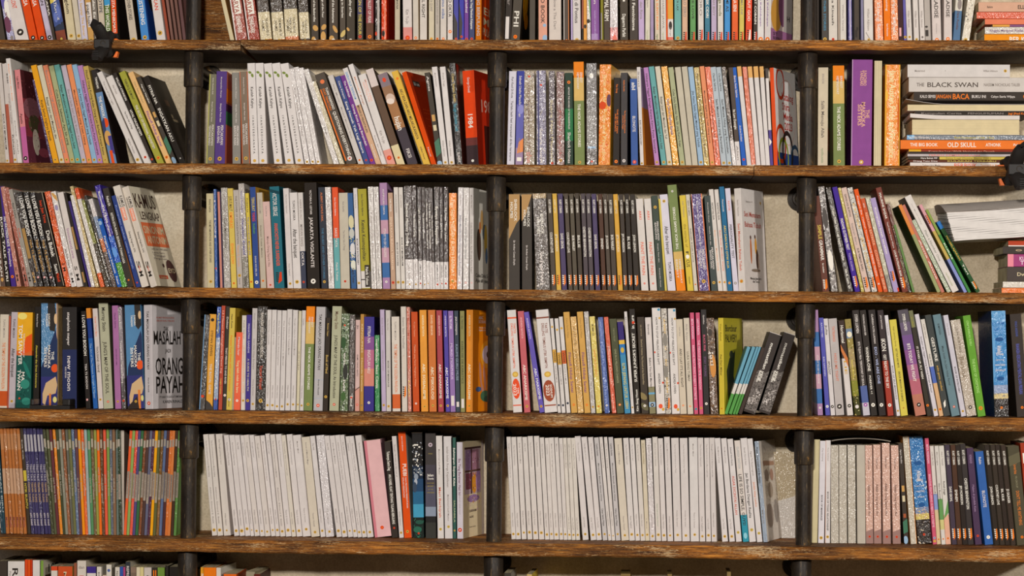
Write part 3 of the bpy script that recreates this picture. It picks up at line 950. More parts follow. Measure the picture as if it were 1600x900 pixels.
rows(1, 2, '''
791.8 11.6 795.5 111.5 CFCCD6;t .06 .28 K .28 Puri Kecil Di Kota;t .31 .94 K .28 Terlalu baik hati menyesali diriku karenamu
805 11.8 807.7 111 4048A0;s .35 .8 6A6AB4;s .8 1 A08AA8;t .05 .48 wp .32 Sebuah Usaha Menulis Halaman;q E08A50 .4 .74 1 .7 1 .84 .2 .86;e .6 .4 .4 .05 8A8AC8;t .7 .86 Y .22 Ruli Wakinci;b .2 .8 .9 .94 W
818.4 16.8 818.4 110.5 9E907C;g;n 0 1 90 A8A09C C8C2BE 6A6268;t .12 .86 7A5A50 .22 a story of wandering to everything Rose;t .84 .96 C88A80 .5 she;e .5 .06 .12 .01 R
838.7 15 837.6 110.5 8A8498;g;n 0 1 90 A8A09C C8C2BE 6A6268;b .15 .3 0 1 4A4A78;e .5 .15 .12 .01 R;t .6 .96 wp .3 Suara Sunyi
858 9.5 857 111 6A6064;g;n 0 1 90 A8A09C C8C2BE 6A6268;t .3 .96 C8BC9A .4 Suara Hati Manusia;m .96 R .2
869.8 12 869.3 112 8A6A64;g;n 0 1 90 A8A09C C8C2BE 6A6268;t .4 .9 A86A64 .3 Hari Esok;m .93 tn .2
883.4 12.5 882.4 114 33483A;s .38 .72 2F7A4A;t .15 .6 wp .2 ARTHUR THE HOUND OF THE BASKERVILLES;t .63 .96 wp .36 Sherlock Holmes;m .1 O .2
897.8 16 896 97 7C8A54;s 0 .15 E8842A;s .15 .37 CFAE6A;tu .1 .2 wp .22 .74 ERNEST;tu .1 .26 wp .22 .42 HEMINGWAY;t .4 .81 W .26 THE NICK ADAMS STORIES;m .955 G .15 K;c 8A8A60
916.8 16 916 99 8E8A86;g;s .0 .44 7A7674;s .82 1 6A6460;b .1 .9 .8 .82 lb;e .5 .12 .2 .025 W;e .5 .945 .12 .01 R
934.9 18 937 101 E88A38;g;n .02 .98 110 F0B068 D85A2A E8A048;c D8A040;y 8;t .1 .94 F0C890 .32 Jane Austen Pride and Prejudice;e .3 .4 .3 .04 D8502A;e .85 .35 .2 .06 6A4A60
957.3 10.5 959 121.5 332B25;t .07 .17 O .24 Tan Song;tu .35 .62 O .2 .62 THE QUIET MAN;tu .4 .6 O .2 .34 AND SECRETS;m .935 O .25
969.7 10.5 970 113.5 4E4A4A;c 2E2622;y 4;t .08 .2 O .22 Nadine Gordim;tu .4 .64 O .2 .64 The Extraordinary Adventures;tu .45 .6 O .2 .36 of Aurora Teagan;m .93 wp .24 K
986 11 984.3 123.5 4260A0;t .04 .13 W .5 abl;t .42 .6 wp .4 BLONOTE;m .94 R .26 pk
1000.3 5.6 994.5 105 D8D2CE;c D89040;y 12;cs 0 .4 B0A0B8;t .04 .2 Y .4 Seni;t .53 .78 K .4 BUKU UNTUK INTROVERT;m .96 G .3
1023.6 7.6 1005.3 106 B684B8;t .06 .86 K .4 Hidupnya Nggak Bahagia Karena Kamu Punya Semuanya;m .95 G .3
1034 8.6 1013.4 104.5 6AA4A2;t .2 .82 K .4 Belajar Memaklumi Hal-Hal yang Nggak Kamu Sukai;m .95 G .28
1043 8 1023.2 104.5 C9C2B0;t .3 .72 K .4 Belajar Jujur dari Menyadu dan Tuli;m .95 G .28
1052 9.6 1033 104.5 E0A244;g;t .32 .68 B .4 Kerja Serius Digilirya Banyak;m .95 G .26
1063 8 1044 106 A8AC88;t .22 .8 K .4 Coba Dulu Sebentar Apa Sih yang Kamu Kejar;m .95 G .3
1072 9.3 1054.3 105.5 BDB5A2;c bg
1082 9 1064.8 104.8 BDB5A2;c bg
1092 8 1074.8 105.3 9AB4CA;t .24 .8 K .4 Jika Kamu Selalu Gagal Menjadi yang Terbaik;m .95 G .3
1100.6 8.4 1083.8 106 BCA464;g;t .06 .9 K .4 Filosofi Orang Kuning Kalau Orang Lain Berhasil;m .95 G .26
1110 7.4 1093 104 DE9068;t .24 .76 K .32 Merayakan Segala yang Telah Hilang Dunia;m .95 G .3
1118 8.6 1101.4 105 DC6E4C;g;t .3 .9 K .3 Bersama Kecewa Lagi mencoba
1127.3 9 1109.6 105.3 AEB8BE;t .06 .24 K .34 Claudia Sabrina;t .32 .86 K .36 Seni Menata Hidup yang Berantakan;m .955 G .26
1136.8 7.8 1119 105.3 AEB8BE;t .06 .24 K .38 Claudia Sabrina;t .32 .86 K .4 Seni Menata Hidup yang Berantakan;m .955 G .28
1145 6 1127.5 105.5 8A8078;g;n 0 .8 70 4A443E CFC8C4 6A645E;s .73 1 D0CAC6;t .5 .7 K .5 iwiwiw
1151 7.2 1138 106 5A4E46;s .74 1 D2CCC8;t .42 .62 W .5 Its Law Outsight;t .78 .93 Y .4 Alan
1159.8 7.4 1143 106 2E62BC;t .08 .3 wp .4 Bianca Anna Sabrina;t .58 .74 wp .36 Andrea Dwijaya;m .92 R .26;s .985 1 bk
1167.5 6.8 1151.2 104.5 D0CAC6;s 0 .1 D8A868
1174.5 7 1159.8 105 D07050;g;s .97 1 D0C0B0
1182 7 1168 104.3 D0CAC6;s 0 .11 D8A868
1189.6 7.2 1177 104.3 D0CAC6;s 0 .11 D8A868
1197 6.4 1186.4 104.3 D2CCC8;s 0 .11 D8A868
1203.8 4.8 1195.5 107 D2CCC8;s 0 .1 5A524C;s .62 1 5A4A90;q W .1 .7 .9 .74 .1 .78
1209.2 6 1202 105.8 E25A34;c DCD6D2;y 23;ring .28 .14 .2 .045 D04A2C;ring .55 .42 .4 .008 D8A090;C .32 .86 .3 .075 B83428 Katalog;C .32 .68 .4 .075 B83428 Shira;C .36 .8 .5 .075 B83428 Media;C .4 .78 .6 .075 B83428 2023;B 0 1 .84 1 2E4A90;ring .2 .75 .24 .05 D04A2C;ring .3 .88 .24 .05 8A9A30;ring .5 .82 .26 .06 3A2A28;ring .85 .93 .24 .05 3A5A78
''')
rows(1, 3, '''
1277.5 15.5 1278.5 105.7 C9BCA4;c 8A8A70;t .06 .16 Y .22 DEWA SULTAN;t .33 .7 6A6058 .3 Salik Menuju Allah;t .8 .95 8A9A78 .24 republika pustaka;y 7;B 0 1 .4 .5 5A6A50;B 0 1 .6 .82 A85A3A;B 0 1 .82 1 4A4038
1302 18 1301 103 7C8A54;s 0 .15 E8842A;s .15 .37 CFAE6A;tu .1 .22 wp .2 .74 ERNEST;tu .1 .28 wp .22 .42 HEMINGWAY;t .4 .83 W .28 THE NICK ADAMS STORIES;m .935 G .16 K;c 8A8A60
1329.5 32 1331.5 93.5 8E4E94;c 5A2A60;y 0;tu .1 .24 D8A88A .15 .64 JUNICHIRO;tu .1 .24 D8A88A .15 .48 TANIZAKI;tu .46 .54 D8A88A .18 .78 THE;tu .39 .62 D8A88A .18 .58 MAKIOKA;tu .41 .61 D8A88A .18 .4 SISTERS;m .945 G .11 W;b 0 .04 0 1 B898B8;L .1 .6 .3 .03 8A5A90 liar
1365 12 1366.5 95 CBBE9C;c 8A3A28;pages cr;b .2 .24 0 1 A89C80;b .5 .53 0 1 A89C80;b .75 .78 0 1 A89C80
1382 23.5 1383.5 101 E88A34;g;b 0 .1 0 1 D8A03A;b .93 1 0 1 D8A03A;t .06 .38 F0D8A8 .42 Jane Austen;t .4 .9 F0D8A8 .42 Pride and Prejudice;e .1 .3 .1 .05 E8B04A;e .9 .5 .06 .2 C8601E
''')
# ---------------------------------------------------------------- third shelf down
rows(2, 0, '''
1.5 7 -15 292 6A5448;c dk;t .5 .9 W .4 KUMPULAN;e .5 .93 .3 .02 tn
9.2 6.4 -6.5 292 3A332C;t .3 .95 W .5 ROCK TALK RATRI
17.2 7.8 -2.5 292 4C328A;t .3 .6 W .5 HAD WATTPADIA PARTE;t .62 .8 wp .4 Pipimalaya;m .9 O .3
26.2 6.6 .5 292.5 B87A68;g;t .8 .95 K .4 S M
39.2 6.7 7 294.5 A8604E;g;t .8 .95 K .4 S M
46 7.3 12.3 297 9C968C;t .14 .3 K .35 Red Color;t .4 .5 R .3 luka;t .6 .8 W .3 naskah;t .85 .95 K .4 S M
53.5 6.2 21 302 4A4038;g;b .1 .9 .38 .7 A88450;t .84 .96 tn .5 SM
60.5 7.6 26.8 301.5 332C27;g;t .04 .46 W .7 I LOVE YOU BODOH;t .5 .84 tn .4 TISA TS BODOH;b .2 .6 .89 .91 pk
70 8 36.5 301.5 332C27;g;t .04 .46 W .7 I LOVE YOU BODOH;t .5 .84 tn .4 TISA TS BODOH;b .2 .6 .89 .91 pk
79.5 8 46 302 332C27;g;t .04 .46 W .7 I LOVE YOU BODOH;t .5 .84 tn .4 TISA TS BODOH;b .2 .6 .89 .91 pk
89.2 11.5 54.8 303 322A24;b .94 1 0 1 bg;t .08 .32 R .36 Ivan Jian Tirna;t .4 .68 W .5 Dua Babak;t .76 .86 W .4 Sastra;t .86 .95 R .4 Melodi
102.5 9 68.8 300.5 DA6236;g;t .04 .3 6A3A30 .4 Luk Tira Karsa;t .42 .68 D8A080 .5 Love Sick;t .75 .84 K .5 S M
112 8.5 79 300.5 CFC8C2;g;e .7 .06 .3 .06 tn .5;e .5 .17 .3 .03 9A90B0;t .6 .8 K .3 Senja Rindu Purnama;t .85 .96 K .4 S M
120.5 9.5 89.6 301.8 CEC5BE;t .38 .70 A07A9A .42 InnocentLove;t .78 .94 K .5 S M
131.4 5.8 97.3 302.5 3A322B;b .2 .7 .36 .6 A88450;b .2 .7 .84 .95 A88450
138.8 4 106 315 4A3A80
143 5.6 109.6 306 CFC8C2;g
149 5.6 108.5 292 BCA878;g
157.2 6.4 116 295 CDC6BE;s 0 .11 D85830;s .86 1 E0683A;g
165 5.8 125.8 314 8A8A4A;g;s .5 1 5A5040
171 4.8 130.8 306.5 403830;g;t .4 .9 W .5 iwiwiwiw
176 7 137.5 312 A8705A;g;s 0 .2 C8C0BC;s .2 .45 8A96AA;s .45 .6 C87A50;s .6 1 6A5A50
184 6.8 152.5 343 2C60B4;e .4 .06 .4 .03 lb;t .25 .8 W .4 Panggon Utama Indonesia;t .84 .96 W .4 Prakon
190.5 9.4 147.2 291 40309A;g;n .5 .76 30 5A8AD0 2A4AA0 7AA0D8;s .5 .76 3A62C0;s .76 1 5A9A3A;t .06 .2 W .3 Romansa;t .2 .36 W .5 KHUTBAH;t .36 .5 W .3 Lengang;e .4 .66 .4 .05 6A9AD8
199.5 9.8 160 295.5 433C36;t .08 .18 W .4 Puthut EA;t .25 .76 W .36 KETIKA KITA PUNYA SEORANG TUHAN LAGA;m .93 O .16
208.8 3.6 167 303 5A3A28;s .6 1 7A4A28
213.2 7 174 307 34488A;t .1 .8 8A9AC8 .35 Kumpulan naskah utama sejarah;m .95 R .2
221 11.8 175.8 292 CFC6BA;tu .1 .21 K .4 .7 KAMUS;tu .1 .21 K .24 .3 LENGKAP;b .15 .75 .215 .34 E08A70;t .22 .33 W .3 SINONIM;t .45 .66 K .24 Danang Nugroho, S.Pd.;t .74 .82 K .44 S;t .79 .86 R .2 utama;t .84 .9 K .5 M
235 11 186 293 CFC6BA;c CFC6B0;y 13;tu .1 .21 K .4 .7 KAMUS;tu .1 .21 K .24 .3 LENGKAP;b .15 .75 .215 .34 E08A70;t .22 .33 W .3 SINONIM;t .45 .66 K .24 Danang Nugroho, S.Pd.;t .74 .82 K .44 S;t .79 .86 R .2 utama;t .84 .9 K .5 M;C .06 .9 .21 .14 4A3028 KAMUS;C .14 .92 .33 .08 4A3028 LENGKAP;B .08 .98 .36 .6 D87048;C .12 .94 .47 .075 cr SINONIM;C .16 .94 .57 .075 cr ANTONIM;C .2 .86 .635 .02 Y Lebih dari 1000 istilah;C .2 .7 .67 .018 Y Lema baru;C .2 .7 .7 .018 Y Tinggi;C .2 .74 .73 .018 Y Perguruan;E .78 .84 .17 .115 5A3A38 .3;C .64 .94 .86 .045 cr EYD;E .5 .79 .04 .02 5A3A38;B .2 .55 .89 .925 C85A40;C .24 .5 .918 .018 cr Lingkar
''')
rows(2, 1, '''
323.7 11.4 322 302.6 C4B894;t .06 .2 K .26 FRANZ KAFKA;t .28 .73 K .26 THE METAMORPHOSIS AND OTHER STORIES;m .93 G .22 K
336.2 4.2 333.6 296 3E62A8;g;t .1 .5 wp .5 iwiwi;e .5 .8 .3 .01 R
343.8 3.6 339.3 300 CC8A7A;c li
350.2 10.3 345 294 A8A29A;g;t .06 .24 Y .3 David Thornton;t .3 .62 6A6458 .4 Garis Metropolitan;m .91 wp .24 Y
361.8 8.4 355.3 294.8 D0B860;t .08 .23 6A5A40 .6 JURUS MAUT;t .24 .4 O .6 KIMENKAO;t .55 .76 O .5 EDWARD DONY;m .95 O .2
371 8.4 364 297.3 B4ACA4;t .06 .55 6A6058 .34 THE POWER OF CONCENTRATION;t .56 .78 D09870 .34 Theron Q. Dumont;m .87 G .3;t .9 .96 K .2 baca
379.7 9.3 371.8 287.2 B0A8A0;g;t .07 .28 6A6098 .3 Dandi Gunawan;t .33 .68 3A3A90 .4 Visualisasi Kreatif;s .7 1 8A8478;t .88 .98 K .5 TRISHAQ
389.9 5.8 382.4 302.2 D0BA52;t .05 .2 K .4 Probert Le;t .25 .65 6A6AA0 .5 THE JUNGLE BOOK MASTER JOE;m .93 O .3
397 9 389.7 292.6 3B5496;c B88A3A;y 5;t .1 .24 ye .5 TERKURAT;t .25 .34 R .5 YANG;t .36 .46 gn .4 hebat;t .68 .88 wp .26 DOUA VOUSRI, DR;m .94 W .3
407.2 8.8 400.8 301.3 B8AE9C;c D8A858;t .07 .22 Y .24 CHARLES LAMB;t .34 .68 6A6050 .22 Selamat Tidak Malam;m .92 O .2
417.3 11 410 315.5 CDAEA6;t .05 .17 Y .2 Lisa Jelang;t .4 .75 8A7068 .3 Menuju Orang Seperti Aku;m .96 R .14
429 15.3 420.3 292 2F7280;c 1F5560;y 5;t .06 .29 wp .42 VICTOR SERGE;t .36 .78 E0583A .36 ANARCHISTS NEVER SURRENDER;j .84 K R;q 1F4A55 0 .02 1 .05 1 .08 0 .05
449.3 8.7 442 294.6 CFC8C4;t .06 .25 Y .22 The Positive Approach;t .75 .87 Y .2 Peter Ragland;m .95 G .24
458.6 12.2 452 301.4 D2CCC8;t .08 .29 K .3 TUWO MOSIKA;t .38 .68 K .5 After the banquet;m .93 G .24 K
470.7 8 464.8 301.2 C9C3BE;s .61 1 44485A;t .07 .28 Y .3 NEKE RUSLI;t .33 .56 Y .5 MAKAN SIANG;t .62 .76 wp .5 OKTA;m .93 R .22
480.2 19.5 474.8 286 332B24;c 2A231D;y 4;t .07 .3 wp .16 VICTORIA K. LESTARI;t .33 .8 wp .26 JAKARTA VIGILANTE;m .93 W .2 K
502.3 10 496.8 293 3A3E48;c 2A2A2E;t .05 .34 D07848 .3 ALBERT CAMUS DKK.;t .4 .9 4A7A98 .3 THE GUEST AND OTHER STORIES;m .93 G .22 K
513.5 9 507.4 292.8 CDC7C2;g;t .1 .2 Y .3 Cerita;t .78 .92 K .2 republika
523 9.3 518.5 293 E25C38;s .5 1 6AA8A8;t .1 .28 wp .26 Seno Gumira Ajidarma;t .4 .59 wp .4 SAKSI MATA;t .74 .92 wp .3 Pabrik Tulisan;c B03A24
532.3 14.3 528.8 301.6 BEB6A4;t .09 .2 Y .18 Rein Starffal;t .39 .6 Y .2 The Other Side of Things;m .92 R .13
548.7 8.5 542.5 302 3E6496;n .28 .82 60 C8C8C0 8A9AA8 2E4A7A D0C880;e .5 .3 .5 .07 C8C09A;e .5 .42 .5 .05 B8B8B0;e .6 .58 .5 .06 C8C8C8;e .6 .75 .5 .05 D0D0C0;t .54 .68 wp .5 BERILA;t .78 .94 K .4 Pabrik Tulisan
558.4 6.2 551.8 294.3 D2CCCA;t .06 .2 Y .3 Cicy Sumarta;t .5 .76 K .4 BOOK OF INTROVERT;m .94 G .34
565.2 13.4 558.8 295.8 A89E3C;s .82 .99 D2CCC6;t .05 .27 K .2 Seno Gumira Ajidarma;t .31 .72 K .4 Kentut Kosmopolitan;b .45 1 .76 .98 bk;b 0 .45 .9 .91 K;tu .78 .96 W .3 .72 Pabrik Tulisan
580.5 8 574.6 292 C8C2BC;g;t .07 .15 Y .3 Esai;t .25 .7 Y .26 Kumpulan Cerita Utama;t .78 .92 K .2 republika
589 8 583 292.3 C8C2BC;g;t .07 .15 Y .3 Esai;t .25 .7 Y .26 Kumpulan Cerita Utama;t .78 .92 K .2 republika
598.2 11.6 592.5 286 A884A8;s .21 .35 4470A8;s .35 .48 C098A8;s .48 .61 4470A8;s .61 .75 C098A8;s .75 .89 4470A8;t .06 .3 wp .22 KUMPULAN CERITA;t .43 .7 wp .3 IT'S NOT TO CRY CHALLENGE;m .93 W .16
611 7.5 606 301.5 BC9C84;t .06 .2 W .3 THE TRAVEL;t .25 .8 D8C0A8 .4 SENJA KATA BUNGA TERAKHIR;m .93 R .3
619.4 6.8 615 293 D0CAC2;t .07 .25 Y .34 AGUNG KUSNADI;t .54 .77 K .4 BOOK OF SUCCESS;m .93 G .34
626.8 6.6 622.5 293 D0CAC2;t .07 .2 Y .34 UTTA SANTIKA;t .49 .77 K .4 BOOK OF MINIMALISM;m .93 G .34
634 12.2 631 291 554B47;g;s .71 1 D0CAC6;tu .17 .58 W .3 .36 Practical Memory Training;t .75 .9 Y .2 Theron Q. Dumont;m .95 G .1
646.6 7 643 290.3 554B47;g;s .71 1 D0CAC6;t .27 .49 W .4 The History of Song;t .75 .88 Y .22 William Atkinson;m .95 G .2
654 6.2 651.3 292.5 554B47;g;s .72 1 D0CAC6;t .2 .52 W .4 Light on Life's Difficulties;t .75 .9 K .3 JAMES ALLEN;m .94 R .2
660.8 5.6 658 292.5 554B47;g;s .71 1 D0CAC6;t .25 .5 W .4 The Memory of Love;m .95 G .2
666.6 4.9 664 294 554B47;g;s .72 1 D0CAC6;t .15 .6 W .4 Arumuga As Kenal ST;m .94 G .2
671.6 4.2 668.7 293.5 554B47;g;s .72 1 D0CAC6;t .15 .6 W .5 The Best Lean Destination
676 3.8 672 294 554B47;g;s .73 1 D0CAC6;t .27 .48 W .5 The History of Fate
680 7.6 678 292 554B47;g;s .73 1 D0CAC6;t .19 .56 W .5 Byways to Happiness;t .76 .92 K .25 JAMES ALLEN;m .95 R .2
687.9 5.3 686.3 292.5 554B47;g;s .73 1 D0CAC6;t .27 .5 W .4 From Life's Town;t .76 .88 K .3 JAMES ALLEN;m .94 R .2
693.4 7 693 292.5 554B47;g;s .73 1 D0CAC6;t .2 .53 W .3 All These Things Added;t .76 .88 K .25 JAMES ALLEN;m .94 R .2
702 11.5 701.7 302 E8842E;g;t .06 .86 F0C8A0 .4 Tiga Sejoli NEGERI SUNYI HASRAT;m .91 G .2
714 7.8 715.8 293 CFCAC8;g;t .07 .18 Y .3 Dede Kasman;t .27 .86 8A8A98 .36 Belajar Memaklumi Hal-Hal yang Nggak Kamu Sukai;m .93 pk .2 W
723.3 9 724 293.5 CDC7C2;g;t .07 .18 Y .26 Andi Jaya;t .3 .7 8A8A88 .3 Kerja Selitia Digilirnya Banyak;m .93 pk .18 W
733.6 6.6 733.2 293.8 CDC7C2;c D2CCC0;y 11;t .07 .2 Y .3 Mada Kita Abc;t .34 .84 Y .4 Coba Dulu Sebentar, Apa Sih yang Kamu Kejar?;m .93 pk .2 W;E .35 .55 .14 .16 5A4034 .1;E .55 .3 .1 .1 C8A06A;E .72 .42 .14 .08 6A7A8A;E .8 .5 .1 .16 D0A848;E .42 .38 .06 .06 C87848;E .85 .65 .08 .08 5A7AA0;C .12 1 .87 .035 K Coba Dulu Se;C .12 1 .92 .035 K Apa sih yang
''')
rows(2, 2, '''
795.2 17 795 303.7 4A433C;q B08A58 0 0 1 0 1 .26 .7 .3 0 .47;tu .05 .28 W .24 .62 SHERLOCK;tu .08 .25 W .24 .26 HOLMES;t .48 .74 wp .16 Sir Arthur Conan Doyle
815.5 16 815 304 4A433C;q B08A58 0 0 1 0 .7 .1 .4 .22 0 .28;tu .13 .34 W .24 .66 SHERLOCK;tu .16 .33 W .24 .3 HOLMES;t .53 .79 wp .16 Sir Arthur Conan Doyle;c 3A332C
838.2 21 831.9 303 6E6660;g;n 0 1 120 5A544E 9A928A 4A443E CFC8C0;s 0 .05 A8906A;tu .21 .42 W .2 .64 SHERLOCK;tu .24 .42 W .2 .34 HOLMES;t .6 .95 wp .3 wiwiwi
862 7.3 854.4 303 5A4F44;c 8A8070;t .06 .2 W .45 KURT COBAIN;t .4 .61 W .5 COURTNEY LOVE;j .84 W O
869.9 7 862.8 303 CFA850;c cr;t .06 .2 D8C8A0 .45 ALBERT CAMUS;t .42 .6 D8CCB0 .5 JIMI HENDRIX;j .84 K
878 8 870.9 303 564A6C;c A8A0B0;t .06 .2 W .45 KURT COBAIN;t .41 .57 W .5 DAVE GROHL;j .84 W O
888.3 6.7 880.8 302.8 5A4F44;c 8A8070;t .06 .2 W .45 KURT COBAIN;t .4 .61 W .5 COURTNEY LOVE;j .84 W O
896.2 6.8 889 303.2 5F5648;c 8A8070;t .06 .2 W .45 KURT COBAIN;t .43 .59 W .5 BOB MARLEY;j .84 W O
904.4 6.7 897.8 302.3 51473C;c 8A8070;t .06 .2 W .45 KURT COBAIN;t .43 .56 W .5 BILLIE;j .84 W O
913 7 907 302.8 5A5054;c A8A0A0;t .06 .2 W .45 KURT COBAIN;t .34 .65 W .5 CHESTER BENNINGTON;j .84 W O
921.2 7 915.3 302.9 5A5054;c 8A8070;t .06 .2 W .45 KURT COBAIN;t .35 .65 W .5 CHESTER BENNINGTON;j .84 W O
930.6 7.4 923.8 303.4 564A6C;c A8A0B0;t .06 .2 W .45 KURT COBAIN;t .42 .57 W .5 DAVE GROHL;j .84 W O
940.6 7 933.8 303.5 5A3E30;c 8A7060;t .06 .2 W .45 KURT COBAIN;t .46 .57 W .5 EMINEM;j .84 W O
949.3 6.3 942 303.5 5A4F44;c 8A8070;t .06 .2 W .45 KURT COBAIN;t .43 .57 W .5 JD SALINGER;j .84 W O
956.6 7.8 949.5 303.8 544A40;c wp;t .06 .2 W .45 KURT COBAIN;t .42 .58 W .5 BOB MARLEY;j .84 W O
966 7.3 957.8 303.8 CFA048;c cr;t .06 .2 D8C8A0 .45 ALBERT CAMUS;t .42 .6 D8CCB0 .5 JIMI HENDRIX;j .84 K
974.3 6.8 966.8 304 4A4038;c 8A8070;t .06 .2 W .45 KURT COBAIN;t .41 .6 W .5 JIM MORRISON;j .84 W O
982.2 7.4 975.3 303 3A322B;c 8A8070;t .06 .2 W .45 KURT COBAIN;t .44 .57 W .5 BIL KILIE;j .84 W O
991 8.3 983.6 304.3 3E362F;c BDB5A2;y 3;t .06 .2 W .4 KURT COBAIN;t .42 .6 W .44 JOHN LENNON;j .84 W O
1002.2 11.3 993.2 311 D0C9C2;t .13 .23 D86048 .34 ARKI;t .47 .83 DA6A50 .42 PAINT THE PAIN;m .92 R .14 W
1015.8 11 1006 311 D0C9C2;t .13 .23 D86048 .34 ARKI;t .47 .83 DA6A50 .42 PAINT THE PAIN;m .92 R .14 W
1028 10.3 1017.3 306.5 475248;m .12 G .24;tu .27 .47 wp .26 .68 PERCAKAPAN;tu .28 .46 wp .24 .34 BANDUNG;t .5 .7 wp .14 Simple Past dan;t .76 .96 wp .14 Kumpulan Karya
1038.8 3.4 1028.5 311 CDBB62
1043.4 12.6 1030.3 304.5 CDC9D2;m .07 G .2 K;t .33 .62 K .42 After the banquet;t .7 .9 K .34 TUWO MOSIKA
1057.2 14.5 1042.4 289.5 7C8A54;c 5A5A3A;y 4;m .06 wp .12 K;r .21 .61 W .26 THE NICK ADAMS STORIES;s .63 .8 CFAE6A;s .8 1 E8842A;tu .7 .88 wp .2 .3 ERNEST;tu .7 .93 wp .2 .64 HEMINGWAY
1074 10 1061.4 305.8 D0B84E;t .06 .23 Y .24 Leo Trisworo;t .3 .54 9A8430 .42 the miracle of;t .58 .63 K .44 F;e .5 .64 .28 .022 W;t .67 .75 K .5 CUS;t .85 .93 K .2 mesir
1084.6 6 1071.3 304.5 C8C0B0;t .06 .22 K .3 SENO GUMIRA;t .35 .7 K .3 Sebuah Kisah Lama;m .93 O .2
1092.6 16.8 1079.8 304 5A4882;b .9 1 0 1 D07A50;b 0 .05 0 1 D07A50;t .07 .28 wp .12 Kumpulan Karya;t .34 .54 wp .14 Simple Past dan;tu .57 .78 wp .26 .66 PERCAKAPAN;tu .57 .76 wp .24 .34 TENTANGMU;m .9 G .18;g
1111.4 9.8 1100 306.4 4A5350;t .07 .28 wp .14 Kumpulan Karya;t .32 .52 wp .14 Simple Past dan;tu .54 .77 wp .28 .66 PERCAKAPAN;tu .57 .76 wp .24 .34 BANDA RING;m .91 G .24
1122.2 7.3 1107.3 296.3 CFC8C0;t .13 .3 K .4 NOSTALGIA;t .4 .8 D8A07A .3 Buku Pintar Mandikan Dunia;m .91 G .26 R
1130 7 1115.8 296.5 CFC8C0;t .13 .3 K .4 NOSTALGIA;t .4 .8 D8705A .3 Buku Pintar Mandikan Wanita;m .91 G .26 R
1137 7.8 1123.4 292.3 2C6E96;t .12 .24 wp .28 Mutmainnah;t .37 .78 D8B850 .42 AKU DAN KAU OTW KUA;m .92 D8A050 .26 R;c 1F4F70
1146 8.3 1132.6 294.8 C9C4D0;t .12 .22 D8705A .3 RINTIK;t .35 .68 K .42 PERSONALITY TEST;m .92 Y .26 W
1154.4 10.2 1146.3 294.3 D0C9C2;c DDD6D0;y 24;t .11 .27 Y .2 Saputro Hisyamudin;t .34 .8 C8604A .34 Seni Memahami Bahasa Tubuh;m .9 G .26 R;C .2 .5 .13 .018 Y Saputro H;C .1 .85 .27 .05 B84A3A Seni Memahami;C .1 .85 .37 .05 B84A3A Bahasa Tubuh;E .34 .6 .035 .13 C87038;E .56 .55 .045 .08 D89A3A;E .6 .68 .05 .1 4A2A20;E .66 .72 .03 .1 C8B0A0;E .34 .47 .03 .02 5A3020;E .54 .46 .03 .02 5A3020;E .52 .79 .2 .015 8A7A6A;C .25 .75 .88 .022 K Menuju Jalan Baru;C .35 .65 .91 .022 K dan Teruji;E .86 .12 .03 .015 G
''')
